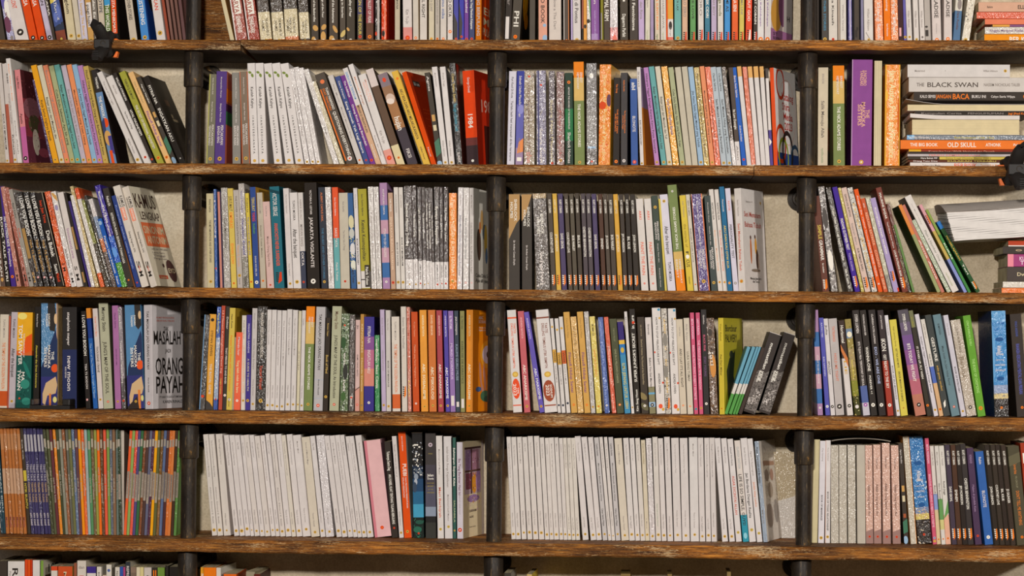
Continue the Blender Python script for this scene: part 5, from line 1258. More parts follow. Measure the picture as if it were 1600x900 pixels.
# ---------------------------------------------------------------- fifth shelf down
rows(4, 1, '''
331.3 8.3 317.2 679.2 CFC8C0;t .06 .42 Y .24 The Art of Creating and Practical Mental Healing;t .52 .88 Y .24 Atkinson, Edward E. Beals;m .945 G .3
340.3 8.3 326 679 CFC8C0;t .06 .42 Y .24 The Art of Creating and Practical Mental Healing;t .52 .88 Y .24 Atkinson, Edward E. Beals;m .945 G .3
349.5 10.5 336 678.8 CFC8C0;t .05 .3 Y .22 New Thought and How to Use It;t .78 .9 Y .2 William Atkinson;m .95 G .14;y 7;c CDC4BE
366.2 7.8 349.6 680.3 CFC8C4;t .07 .3 Y .24 The Science of Psychic Healing;t .74 .9 Y .24 William Atkinson;m .95 G .3
374.8 8 358.1 680.4 CFC8C4;t .07 .3 Y .24 The Science of Psychic Healing;t .74 .9 Y .24 William Atkinson;m .95 G .34
383.4 8 366.2 680.6 CFC8C4;t .07 .14 Y .3 The Will;t .74 .88 Y .24 William Atkinson;m .93 G .3
391.7 5.4 375.2 680.8 CFC8C4;t .07 .2 Y .3 The Subconscious;t .74 .88 Y .3 William Atkinson;m .94 G .2
397.8 8.2 380.5 680.2 CDC5BE;t .07 .22 Y .24 Thought Vibration;t .74 .88 Y .24 William Atkinson;m .95 G .22
406.7 7.3 389.4 680.2 CFC8C4;t .07 .22 Y .24 Thought Vibration;t .74 .88 Y .24 William Atkinson;m .95 G .22
414.5 8.3 397.4 681.8 CDC5BE;t .07 .22 Y .24 Thought Vibration;t .74 .88 Y .24 William Atkinson;m .955 G .2
423.4 7 406.1 681 CFC8C4;t .06 .45 Y .24 Memory: How to Develop, Train and Use It;t .72 .88 Y .24 William Atkinson;m .94 G .22
430.8 6.8 414 678.2 CFC8C4;t .06 .2 Y .24 The Art of Logic;t .74 .88 Y .24 William Atkinson;m .94 G .3
438.3 7.8 421.9 679.4 CDC5BE;t .06 .42 Y .24 The Art of Creating and Practical Mental;t .52 .9 Y .24 Atkinson, Edward E. Beals;m .95 G .28
446.8 8.9 430.5 679 CFC8C4;t .06 .32 Y .22 The Power of Concentration;t .74 .88 Y .22 Theron Q. Dumont;m .94 G .28
456.2 6.4 439.6 680.5 CDC5B8;t .06 .4 Y .24 Theosophy The Universal Law;t .76 .88 Y .24 William Atkinson;m .945 G .28
463.4 9 447.2 679.3 CFC8C4;t .06 .3 Y .22 The Power of Concentration;t .74 .88 Y .22 Theron Q. Dumont;m .945 G .26
473 13 456.8 680.6 CFC8C4;t .06 .18 Y .16 Master Mind;t .72 .86 Y .16 Theron Q. Dumont;m .93 G .17
486.8 13 471 683.6 CBC1B0;t .05 .28 Y .18 Secret of Mental Magic;t .76 .9 Y .18 Yamato Howell;m .955 G .17
501 7.6 484.2 681.8 CDC7C4;t .07 .14 Y .3 The Will;t .72 .86 Y .24 William Atkinson;m .94 G .26
509.3 12.5 493.5 681 CDC7C6;t .07 .22 Y .18 Hatha Basmanta;t .72 .88 Y .18 William Atkinson;m .95 G .16;g;y 3
526 8 506.2 681.6 CDC6C2;t .07 .14 Y .26 The Will;t .72 .86 Y .24 William Atkinson;m .94 G .3
534.6 8.2 514.6 681.4 CDC6C2;t .07 .28 Y .24 From Mental Medicine;t .76 .9 Y .2 Edward Beals;m .95 G .3
543.8 7.8 522.9 680.6 CDC6C2;t .07 .44 Y .24 Advance How to Double Your Luck;t .7 .86 Y .24 Wallace Wattles;m .94 G .2
552 6.6 530.8 680.2 CDC6C2;t .07 .2 Y .26 Past and Now;t .72 .86 Y .24 William Atkinson;m .94 G .3
559 6.4 539.4 682.5 CDC6C2;t .07 .14 Y .3 Instinct;t .74 .88 Y .24 William Atkinson;m .95 G .3
566 7.4 545.1 682.2 CDC6C2;t .07 .34 Y .24 The Science of Psychic Healing;t .74 .88 Y .24 William Atkinson;m .95 G .3
574 9.8 554.6 681 CDC6C2;t .07 .3 Y .2 The Power of Concentration;t .72 .88 Y .2 Theron Q. Dumont;m .95 G .22;c C4BCB4
585.8 26 568.2 689.4 D8AEAE;b 0 .16 0 1 C87A84;m .905 R .11 O;c C09098
612 10 599.9 691 3C332C;t .1 .3 W .44 Tuhannya Suara Dag;t .34 .86 W .4 AKU KABEL KUAT TENTANG TULANG BERULANG;m .9 R .16
623.8 7 612 682 CBC4C0;t .08 .4 Y .3 Thought Vibration or the Law of;t .74 .88 Y .24 William Atkinson;m .95 G .28
631.6 11.6 621.6 675.4 DE5626;c 8A8A84;y 6;t .04 .18 wp .16 EJAAN YANG BERGUNA;tu .3 .42 W .5 .62 PUEBI;tu .43 .72 wp .2 .7 DAN PEDOMAN PEMBENTUKAN;tu .43 .62 wp .2 .34 ISTILAH PERKATAAN;m .94 G .2
646.2 16.5 643.2 675.7 262322;n .08 .42 60 W A8ACB4 6A747E;n .82 1 40 2A6A54 1A3A30 3A8A6A;s .32 .44 1F3048;s .44 .56 2A4A6E;s .56 .68 2F6A90;s .68 .805 4A9ABA;s .805 1 1E2A24;b 0 1 0 .01 gr;e .3 .12 .12 .008 W;e .5 .12 .1 .008 W;e .7 .14 .1 .008 W;e .4 .2 .08 .008 W;e .5 .26 .08 .008 W;e .55 .32 .08 .008 W;e .6 .38 .08 .008 W;e .35 .42 .2 .03 8A94A0;e .3 .47 .16 .03 A8ACB4;e .75 .38 .16 .02 6A747E;e .2 .52 .2 .05 3A4A60;e .6 .85 .4 .02 2A5A4A;e .4 .92 .4 .03 2E6A54;m .955 R .1
665 16.5 664.2 677.2 46403E;s .3 .5 4E4850;s .5 .7 5A5868;s .7 .79 8A94A4;s .79 .85 2A2826;s .85 1 3E3E38;c 332E2A;m .11 B0A0A8 .2 46403E;x .2 9A8A4A .4 MIND;x .41 W .6 Jalan;x .44 W .6 Dunia;x .48 9A8A4A .7 ANOTHER;x .51 9A8A4A .6 SECRET;x .54 9A8A4A .5 OF THE;x .57 9A8A4A .7 UNIVERSE
683.9 9.7 681 681.2 CFC9C4;t .13 .38 Y .24 Muhammad Saeifi Maskur;t .5 .8 CB6A52 .36 Mari Berhijrah;m .91 G .22 gn
695.2 12 692.8 682 CBC6C4;t .1 .5 Y .26 Istilah-Istilah Bunga Kepahlawan;t .57 .83 Y .2 Muhammad Saeifi Maskur;m .885 G .18 gn
708 4.8 707 684 3A6258;t .1 .48 W .6 Sehimpun Sejuta Kilat;t .62 .84 sg .5 SALSABILA;m .92 G .3
714 9.6 713 691.2 CDC6CC;c DCCCA8;y 15;t .17 .55 7A4A68 .4 Ibu Yang Bersinar Hati Ini;tu .55 .75 Y .14 .5 Sebuah kisah kecil;m .91 R .32 W;B .08 .88 .06 .55 B8A0A8;B .14 .4 .09 .3 9A7AA0;B .45 .78 .09 .3 A87A8A;B .14 .4 .33 .5 8A4A5A;B .45 .78 .33 .5 C0806A;E .55 .45 .12 .1 E0983A;E .75 .42 .12 .12 B088B8;E .5 .6 .3 .04 9A78A8;N .1 .86 .08 .54 130 C8A0B0 8A5A6A E8D8D8 A88AA8 6A4A48;N .1 .9 .56 .72 60 E8A850 D8C8C0 C8A0C0;B .38 .44 .06 .55 5A3A3A;B .08 .88 .06 .08 5A3A3A;B .1 .85 .3 .32 6A4A40;C .3 .65 .74 .025 6A5A50 DAWAM;C .3 .5 .8 .02 6A5A50 ADE;C .3 .6 .9 .012 6A5A50 kisah lama;B .9 1 0 1 C8B8B0
''')
rows(4, 2, '''
799.2 6.8 791.2 683 CDC6C0;t .06 .4 Y .24 Thought-Force in Business and Everyday Life;t .74 .88 Y .24 William Atkinson;m .95 G .3
806.2 7.8 798.6 683.2 CDC6C0;t .08 .28 Y .24 The Art of Expression;t .74 .88 Y .24 William Atkinson;m .95 G .28
815 8 807.3 683 CDC6C0;t .06 .26 Y .24 Know Your Own Mind;t .72 .86 Y .24 Wallace Wattles;m .935 G .22
824.2 7.7 815.8 683.2 CDC6C0;t .06 .14 Y .24 The Will;t .72 .86 Y .24 William Atkinson;m .93 G .3
833 8.3 824.2 681.8 CDC6C0;t .06 .3 Y .22 The Power of Concentration;t .72 .86 Y .22 Theron Q. Dumont;m .935 G .28
842.2 8.4 833.8 681.6 CDC6C0;t .06 .3 Y .22 The Power of Concentration;t .72 .86 Y .22 William Atkinson;m .935 G .28
851.6 7 843 684 CDC6C0;t .06 .2 Y .24 The Lost Word;t .74 .88 Y .24 William Atkinson;m .95 G .3
859 6.2 851.1 684.6 CDC6C0;t .06 .16 Y .24 Telepathy;t .74 .88 Y .24 William Atkinson;m .945 G .3
865.7 8 857.3 684.2 CDC6C0;t .06 .34 Y .22 Master Your Laws: Self Suggestions;t .74 .88 Y .22 William Atkinson;m .95 G .28
874.3 6.2 866 684 CDC6C0;t .06 .14 Y .26 Mastery;t .74 .88 Y .24 William Atkinson;m .945 G .3
880.8 6 873 684.8 CDC6C0;t .06 .14 Y .26 Intuition;t .74 .88 Y .24 William Atkinson;m .945 G .3
887.2 6 879.4 684.6 CDC6BC;t .06 .3 Y .26 Light From Across a Master;t .78 .9 Y .24 Lao Russell;m .95 G .3
893.5 6 885.8 684.6 CDC6BC;t .06 .3 Y .26 Light From Across a Master;t .78 .9 Y .24 Lao Russell;m .95 G .3
900 6.4 892 684.6 CDC6BC;t .06 .3 Y .26 The Message of The Universe;t .78 .9 Y .24 Lao Russell;m .95 G .3
910.5 9.4 897.8 682 CDC6C2;t .06 .24 Y .2 The Lost Art of Peace;t .78 .88 Y .2 Lao Rolyster;m .945 G .22
923 9 908 683.2 CDC6C2;t .06 .22 Y .2 The Miracle of Love;t .78 .9 Y .2 Guy Thorn;m .95 G .24
932.4 8.4 918.4 683.6 CDC6C2;t .06 .22 Y .2 The Will As a Key;t .78 .88 Y .2 Luz Thomas;m .945 G .26
941.9 7.4 928 684 BDB8B6;t .06 .18 K .34 Cynthia Sumaka;t .25 .62 K .24 Menyusun Banyak Alamat Hidup;t .69 .86 K .34 Cahyo Satria Wijaya;m .94 G .24
950.2 5.4 936.2 683.2 CDC6C0;t .06 .3 Y .26 The Arcane Formulas;t .72 .86 Y .24 William Atkinson;m .95 G .2
956 5.4 943.3 683.2 CDC6C0;t .06 .3 Y .26 The Arcane Teaching;t .72 .86 Y .24 William Atkinson;m .955 G .2
962.2 7.4 950.3 683.4 BDB8B6;t .06 .18 K .34 Cynthia Sumaka;t .25 .62 K .24 Menyusun Banyak Alamat Hidup;t .69 .86 K .34 Cahyo Satria Wijaya;m .94 G .24
971 11.9 959.5 685.4 CBC1B0;t .06 .26 Y .18 Secret of Mental Magic;t .76 .9 Y .18 Yamato Howell;m .95 G .17
983.4 8.7 973.3 684.8 CDC7C2;t .06 .26 Y .22 The Positive Approach;t .76 .88 Y .22 Peter Ragland;m .94 G .26
992.8 7.5 983.3 684.9 CDC7C2;t .06 .22 Y .22 The Secret In Joy;t .74 .86 Y .22 William Atkinson;m .945 G .26
1000.8 7.4 992.2 684.8 CBC4BC;t .06 .22 Y .22 The Inner Secret;t .74 .86 Y .22 William Atkinson;m .945 G .26
1008.5 6.6 1001.2 688 C9BEA8;t .03 .24 8A7A50 .3 Great Old Chandelier;t .78 .88 Y .22 L. Mouse;m .94 G .28
1015.6 8.7 1008.9 685.3 C9C2C0;t .06 .34 Y .22 A Series of Self Suggestion;t .74 .88 Y .22 William Walter;m .955 G .24;g
1024.9 8.2 1019 683.2 CBC4BC;t .06 .28 Y .22 From A Lens on Success;t .64 .86 8A9A80 .2 Daniel Cady and Alma Solomon;m .94 G .28
1033.9 8 1027.9 685.3 CBC4C0;t .06 .26 Y .22 The Art of Expression;t .74 .88 Y .22 William Atkinson;m .945 G .28
1042.9 9 1037.4 683 CBC4C0;t .06 .34 Y .2 Your Mind and How to Use It;t .76 .92 Y .2 William Atkinson;m .945 G .2
1053.3 11.8 1048.5 684.6 CBC4C0;t .06 .34 Y .16 Your Forces and How to Use Them;t .7 .86 Y .16 Christian Dan Larson;m .94 G .18
1066 12 1062 684.8 CBC4C0;t .06 .34 Y .16 Your Forces and How to Use Them;t .7 .86 Y .16 Christian Dan Larson;m .945 G .18
1079 13.3 1076.2 683.8 CDC8C4;t .06 .18 Y .15 Master Mind;t .72 .87 Y .15 Theron Q. Dumont;m .935 G .16
1093.3 8.8 1090 684.3 CBC4C0;t .06 .28 Y .2 The Positive Approach;t .76 .9 Y .2 Peter Ragland;m .95 G .22
1103.3 7.8 1100.2 684.4 CBC4C0;t .06 .38 Y .22 The Simple Guide to a Meaningful Life;t .78 .88 Y .2 Lao Russell;m .94 G .28
1111.8 8 1108.1 684.2 CBC4C0;t .06 .38 Y .22 Thought-Force in Business and Life;t .72 .86 Y .2 William Atkinson;m .945 G .24;y 8;c C4BCB4
1128.6 9 1116.4 685 CFC9C6;t .08 .24 Y .22 The Miracle of Love;t .78 .88 Y .2 Luz Thomas;m .95 G .26
1139.8 8.7 1126.5 685.4 CFC9C6;t .08 .24 Y .22 The Miracle of Love;t .78 .88 Y .2 Luz Thomas;m .95 G .26
1150.2 9 1136.2 686.5 CFC9C6;t .08 .26 K .24 Samuel Vino Kusnia;t .36 .74 CB5A48 .42 AGAR DICINTAI ALLAH;m .91 G .24 gn
1161 9.3 1147.2 689 CFC6BE;s .735 1 3A94A8;t .06 .28 9AA0A0 .36 CLARISSA SANTOSA;t .33 .84 K .5 LIFE IS SO SIMPLE, GUYS!;e .5 .94 .3 .03 8AC0CC
1171 10.4 1156.8 685.2 CFC9C6;t .09 .26 Y .22 Sarah Nurul Aini;t .34 .77 K .36 Jan Berdama Dengan Realita;m .885 G .24 gn
1182.9 8.6 1167.3 686 CFC9C6;t .12 .36 Y .3 Agnes Tri Rossiningrum;t .42 .66 D08058 .34 Jendela Hidup Lembut;m .915 G .26 gn
1192.8 6.6 1178.2 690.2 9AA6B4;g;c D2C8BC;y 18;t .06 .42 K .44 Praise Your Heart and Be Happy;t .68 .82 Y .3 Maria;N .05 .95 .1 .9 90 A89888 D8D0C8 9A8A80 B08A70;E .3 .35 .12 .06 9A8A80;E .6 .35 .1 .06 B08A78;E .45 .5 .15 .08 A89888;E .3 .75 .2 .12 A8988C;E .7 .72 .12 .12 9A9088;Q B08A74 .15 .2 .8 .22 .8 .26 .15 .25
''')
rows(4, 3, '''
1267.8 9.5 1272 687 C4B892;c C8BC9A
1278.2 9.2 1281.2 689 D2CDD0;t .07 .2 Y .22 Cicy Sumarta;t .53 .78 K .3 BOOK OF MARRIAGE;m .95 G .28
1289.3 7.6 1290.4 688.2 D2CCCA;t .07 .2 Y .22 Tory Andriani;t .5 .88 K .34 BOOK OF TOXIC RELATIONSHIP;m .94 G .3;b 0 .06 0 1 C88A6A
1298.3 12.2 1297.9 696 B8B0A2;g;n 0 1 50 C8C2B6 A89E8E;pages B8B0A2
1311.4 12.2 1310.8 695.8 B8B0A2;g;n 0 1 50 C8C2B6 A89E8E;pages B8B0A2
1325.4 12.2 1324.3 695.8 B8B0A2;g;n 0 1 50 C8C2B6 A89E8E;pages B8B0A2
1339.4 13 1338.3 695.7 B8B0A2;pages B8B0A2
1353.4 11.2 1351.8 696 CDA898;g;t .13 .25 6A5048 .24 Yoshi Lani;t .4 .72 6A5048 .3 Adalah Orang Seperti Aku;q 9A7A72 0 .88 1 .85 1 1 0 1;m .93 R .16
1365.9 11.5 1364.3 695 CDA898;g;t .13 .25 6A5048 .24 Yoshi Lani;t .4 .72 6A5048 .3 Adalah Orang Seperti Aku;q 9A7A72 0 .88 1 .85 1 1 0 1;m .93 R .16
1379.6 12.2 1377.7 692.5 CDA898;g;t .13 .25 6A5048 .24 Yoshi Lani;t .4 .72 6A5048 .3 Adalah Orang Seperti Aku;q 9A7A72 0 .88 1 .85 1 1 0 1;m .93 R .16
1395.4 12 1391.9 696.2 CDA898;g;t .13 .25 6A5048 .24 Yoshi Lani;t .4 .72 6A5048 .3 Adalah Orang Seperti Aku;q 9A7A72 0 .88 1 .85 1 1 0 1;m .93 R .16
1412.8 7 1403.2 693.3 4A4038;t .06 .2 wp .3 Agnes Mardhin;b .2 .8 .42 .48 tn;b .2 .8 .52 .58 cr;b .2 .8 .7 .74 A85A3A;q 4A7A60 0 .78 1 .75 1 .88 0 .9;e .4 .96 .5 .04 lb
1423 9.6 1410.2 682 BEB4A2;g;b .92 1 0 1 D89048;c D89048
1434.7 21.5 1420.3 682.7 3E7AB4;g;n 0 .6 60 6AA8DC D0E0F0 2E62A0;n .775 1 40 1E1A18 5A5450 D8C8B0;n .64 .76 30 D8C070 C8A8A0;s .66 .72 7A8AA8;s .72 .775 C8B468;s .775 1 3A322D;t .32 .42 wp .3 Arabella;x .42 wp .5 Dive;x .47 wp .6 INTO THE;x .52 wp .6 WATERS;x .57 wp .5 WORLD;e .5 .25 .3 .02 2A5A94;e .5 .64 .25 .02 2A5A94;m .915 R .09
1457.6 6 1444.7 684.7 CB5C74;t .06 .24 F0C0D0 .5 BETA MODIGAN;t .34 .84 E8B0C0 .5 BREATHE FEATURING SUBJECT EXTREME;m .94 lb .3;e .5 .97 .4 .012 G
1464.2 6.4 1452.8 697.2 CDC6BE;s .49 .65 8A9AC8;s .65 1 CDB894;t .06 .2 Y .3 Luka dan Rasa;t .4 .5 K .34 Rindu;m .95 O .2
1471.1 6.4 1459.8 697 CDC8C0;s .54 .75 6A9A5A;s .75 .85 C8C084;t .06 .2 Y .3 Bunga;t .38 .55 K .34 Seri Rumah;m .945 O .2
1478 8.2 1467 697 CDC8C0;s .7 1 D8A890;q 6A9A5A 0 .74 1 .55 1 .68 .4 .72;t .06 .2 Y .3 Aldo S. Terampil;t .36 .5 K .34 Rumah Jingga;m .94 O .2
1487.6 7.4 1476 695.2 4E4250;c 8A8488;t .06 .2 W .45 KURT COBAIN;t .42 .57 W .5 DAVE GROHL;j .84 W O
1495.7 7.6 1484.8 695.4 583C2C;c 8A7868;t .06 .2 W .45 KURT COBAIN;t .45 .57 W .5 EMINEM;j .84 W O
1504.6 7.4 1492.5 695.6 362C26;c 8A8078;t .06 .2 W .45 KURT COBAIN;t .41 .6 W .5 JIM MORRISON;j .84 W O
1513.5 8.4 1500 694.2 433C3A;c A8A0A0;t .06 .2 W .45 KURT COBAIN;t .34 .65 W .5 CHESTER BENNINGTON;j .84 W O
1523.8 10.6 1510 700.5 543E5A;t .07 .16 9A80A0 .34 KREASI;t .38 .66 9A80A0 .3 Malam di Jendela Kata;m .91 R .18
1539 13 1523.4 706 3A66AC;t .06 .14 wp .3 Rabin;t .42 .6 wp .36 BLONOTE;m .92 W .22 wg
1554.2 7.4 1538 695.2 3A3028;c 8A8070;t .06 .2 W .45 KURT COBAIN;t .42 .6 W .5 JOHN LENNON;j .84 W O
1563 7.2 1547.2 695.4 43382E;c 8A8070;t .06 .2 W .45 KURT COBAIN;t .4 .6 W .5 COURTNEY LOVE;j .84 W O
1571.6 7 1555.2 695.3 3C3028;c 8A8070;t .06 .2 W .45 KURT COBAIN;t .44 .56 W .5 BIL KILIE;j .84 W O
1579.8 7.4 1563.4 695.8 46382E;c 8A8070;t .06 .2 W .45 KURT COBAIN;t .44 .58 W .5 JD SALINGER;j .84 W O
1589 18 1573.8 698.5 58523E;c 7A745E;t .09 .28 D07838 .26 Yeni Yovarisa;t .3 .42 8A8468 .16 FB GROUP;t .45 .8 D07838 .28 DON'T TELL ME ANYTHING;m .92 O .12;q 6A644C 0 .1 1 .06 1 .16 0 .2
1608 12 1593.8 692.5 A84028;b .2 .6 .1 .2 W
''')
# ---------------------------------------------------------------- bottom shelf in view (only the heads show)
rows(5, 0, '''
-2 12 -1 876.5 4A4038;c 3A2E26
12.3 26 12 877.3 D2CCC6;tu .06 .3 K .34 .45 Rea;tu .1 .2 Y .1 .15 Pandji
39 4.4 38.6 874.6 D8502A
43.6 3.8 43.2 874.8 E05A2A
47.6 2.8 47.2 875 C84020
50.6 11 50.5 875.8 D2CCC6
62.8 4.2 63 876.3 7EA048;c B4AE9A;y 4;C .2 .8 .13 .08 2A2822 100;B .1 .5 .15 .5 5A4030
79.8 9.6 80 885 D2CABE;s 0 .045 D85030
90.5 22.5 90.5 885.2 CB5630;c C8A858;t .05 .3 cr .2 Maria
115 4.2 115.5 880 9A5A40
120.5 13.8 120.5 876.3 CDC4B8;x .08 Y .7 dan;x .2 R .5 T;c B8AE9C;y 1
135.8 14 135.6 885.5 CFC6C0;s 0 .07 46348A;c 6A5A70
151 7.2 151 885.8 CFC8BC;t .05 .3 Y .4 Kisah
160 6 160 899 CDB8A4
165.8 8 166 882.5 CFC8BC;c A8A090;e .5 .06 .3 .016 5A6AA0
180 7 180 886.3 CFC8BC;t .04 .14 K .4 Novel
187.4 5.2 187.4 885.6 3A5AA8
192.8 3.2 192.8 886.2 B04A78
196 7.6 196 878 3A3E44;t .04 .2 wp .5 REPRIZA;c A8A090;y 1
204 8.6 204 886 8A7464;s .06 1 7A6858
213 5.8 213 886.5 CFC4A8
219 5.4 219 886.3 D0C28C
225 11.6 225 886.8 C3B8B0;t .08 .2 K .2 Langit
237 9.2 237 887 3A342C;x .09 O .7 II
246.5 11 246.5 886.8 7EA048;c 5A6A38
258.5 5 258.5 884 3A332C
264 14 264 886 332B24
''')
rows(5, 1, '''
311 6.4 313 886.8 E0A038;t .06 .3 W .5 Suara
318 19.2 318.5 886.8 F07A1E;c C87030
337.6 7 337.6 887.3 CFC8BE;c C8C2B4;y 5
348 20 349.5 897 E06A2C;c D0581E
381 14 384 893.5 9A9078;y 5;c 8A8066
396 10 397 897 6A2A1C;c 4A2018
''')
rows(5, 2, '''
786.5 11 787.5 895.5 4A443A;c A8A294;y 2
821.5 8 823 897.5 C8B078;c C8B040;y 3
''')
rows(4, 0, '''
188 6 187.6 672.5 BDB2A6;c 8A8070;y 1;C .2 .6 .3 .08 4A4038 8
''')

# slim magazines that fill the leftmost bay of the fifth shelf
MAGS = []
def mags(bottoms, tops, w, ytop, cols, style):
    for i, (b, t) in enumerate(zip(bottoms, tops)):
        MAGS.append((b, t, w if not isinstance(w, list) else w[i], ytop, cols[i % len(cols)], style))

mags([1, 5.2], [-12, -8], 3.9, 671, ['2F4A56', '35525E'], 'teal')
mags([9.8, 15.3, 20.8, 26.2, 31.6, 37.2], [-.5, 4.3, 9.3, 14.6, 20, 25.6], 4.7, 670, ['B4703E'], 'orange')
mags([43.3], [30.8], 4.6, 669.5, ['4A4034'], 'dark')
mags([48.8, 54, 59.3, 64.6, 70, 75.2], [35.4, 40.6, 45.8, 51, 56.2, 61.2], 4.6, 669.5, ['46406A'], 'navy')
n_mix = 24
mcol = ['4E5034', '5E6044', '6E3A3E', 'E08A34', '4E5238', '8A8A7A', '9A6240', '6E6E62', '74744A', '6A7A96', '6A4850', 'EE9030', 'E06A3A', '9AACAA', '5A8E60',
        '7A6040', '94964E', 'EE7030', '6A4A2C', 'DE6048', '7E9A50', '68707E', '8A6A50', '72827A']
mags([80.4 + i * 4.42 for i in range(n_mix)], [66.6 + i * 4.95 for i in range(n_mix)], 4.25, 671, mcol, 'mix')
mags([186], [183.6], 4.2, 672.5, ['34442A'], 'mix2')
rcol = ['E2623A', '8AA45C', 'DE5A46', '5A5080', '3E6E46', '885030', '58403A', '6A6A80', '5A3048', 'EEA030', '66663E', '886030', '6A7AA0', '643E3E', 'EE8040', 'EE8A50', '583E30', '6A9A4E']
mags([192.6 + i * 4.62 for i in range(18)], [202.2 + i * 4.5 for i in range(18)], 4.35, 673, rcol, 'mix2')


def build_entry(e):
    """pixel description -> a Book and the matrix that stands it on its shelf"""
    row = e['row']
    sy = e.get('sy', SPINE_Y[row])
    rnd = random.Random(hash((row, round(e['xb'] * 10))) & 0xffff)
    zs = SHELF_Z[row + 1]
    yb = BOTTOM[row](e['xb'])
    xb, xt = e['xb'], e['xt']
    if row == 0 and e['cat'] == 'book':
        # heads of this row are out of frame: reach the same head height by the same slope
        pass
    A = PT(xb, yb, sy)
    B = PT(xt, e['yt'], sy)
    w = PT(xb + e['w'], yb, sy).x - A.x
    dz = B.z - zs
    th = math.atan2(B.x - A.x, dz)
    h = math.hypot(B.x - A.x, dz)
    yaw = 0.0
    for o in e['ops']:
        if o[0] == 'y':
            yaw = math.radians(float(o[1]))
    if th < 0:
        w_true = w * math.cos(th)
    else:
        w_true = w * math.cos(th)
        h -= w_true * math.tan(th) * 0.5
    w_true /= math.cos(yaw)
    d = e['depth'] or min(0.14, rnd.uniform(0.126, 0.139)) * (1.0 if row else 1.02)
    d = min(d, (WALL_Y - sy - 0.008) / max(math.cos(yaw), .5) * (1 if abs(yaw) > .05 else 1))
    if row == 5:
        h = max(h, 0.15)
    glossy = any(o[0] == 'g' for o in e['ops'])
    b = Book(w_true, h, d, e['col'], e['ops'], glossy=glossy)
    lift = w_true * math.sin(th) if th > 0 else 0.0
    M = Matrix.Translation((A.x, sy + rnd.uniform(-.0025, .0025) + (abs(w_true * math.sin(yaw)) if yaw > 0 else 0), zs + lift + 0.0003)) @ Matrix.Rotation(-yaw, 4, 'Z') @ Matrix.Rotation(th, 4, 'Y')
    vis = {0: 62, 5: 18}.get(row, abs(yb - e['yt']))
    area_px = e['w'] * vis + (abs(math.sin(yaw)) * 95 * vis)
    return b, M, area_px, th, yaw


MATS3 = [MAT['cover'], MAT['wrap'], MAT['pages'], MAT['print']]


def size_words(e, th, yaw, b):
    s = 'thick' if e['w'] > 14 else ('slim' if e['w'] < 7 else '')
    lean = ''
    if th < -0.13:
        lean = 'leaning left'
    elif th > 0.06:
        lean = 'leaning right'
    elif yaw > 0.15:
        lean = 'turned to show its cover'
    return s, lean


def lettering_word(e):
    ts = [(float(o[2]) - float(o[1]), o[3]) for o in e['ops'] if o[0] in ('t', 'r', 'tu')]
    if not ts:
        return ''
    return colour_word(max(ts)[1]) + ' lettering'


def make_book(e, b, M, th, yaw, cat, name, group):
    root = bpy.data.objects.new(name, None)
    root.empty_display_size = 0.02
    COL.objects.link(root)
    root.matrix_world = M
    link('cover', b.cover.mesh('cover', [MAT['wrap'] if b.glossy else MAT['cover']]), root)
    link('pages', b.pages.mesh('pages', [MAT['pages']]), root)
    if b.print.v:
        link('spine_lettering', b.print.mesh('spine_lettering', [MAT['wrap'] if b.glossy and len(b.print.f) < 40 else MAT['print']]), root)
    if b.mark.v:
        link('publisher_mark', b.mark.mesh('publisher_mark', [MAT['print']]), root)
    s, lean = size_words(e, th, yaw, b)
    lw = lettering_word(e)
    bits = [s, colour_word(e['col']), 'book']
    lab = ' '.join(x for x in bits if x)
    place = ordinal(e['n']) + ' from the left, ' + BAY[e['bay']] + ', ' + SHELF[e['row']]
    if lean and len((lab + ' ' + lean + ' ' + place).split()) <= 16:
        lab += ' ' + lean
    elif lw and len((lab + ' with ' + lw + ' ' + place).split()) <= 16:
        lab += ' with ' + lw
    tag(root, lab + ', ' + place, cat, group)
    return root


KEEP = 315
built = []
for e in ENTRIES:
    built.append((e,) + build_entry(e))
# books are numbered from the left within a bay
for r in range(6):
    for k in range(4):
        grp = sorted([x for x in built if x[0]['row'] == r and x[0]['bay'] == k], key=lambda x: x[0]['xb'])
        for i, x in enumerate(grp):
            x[0]['n'] = i + 1
order = sorted(built, key=lambda x: -x[3])
keep = {id(x[0]) for x in order[:KEEP]}
GROUPS = ['books on the top shelf in view', 'books on the second shelf', 'books on the third shelf', 'books on the fourth shelf', 'books on the fifth shelf', 'books on the bottom shelf']
rest = Geo()
for e, b, M, a, th, yaw in built:
    if id(e) in keep:
        make_book(e, b, M, th, yaw, 'book', 'book', GROUPS[e['row']])
    else:
        rest.extend(b.cover, M, 1 if b.glossy else 0)
        rest.extend(b.pages, M, 2)
        rest.extend(b.print, M, 3)
        rest.extend(b.mark, M, 3)
ro = link('slim_books', rest.mesh('slim_books', MATS3))
tag(ro, 'the remaining slimmer books wedged between the larger ones on all the shelves', 'books', kind='stuff')

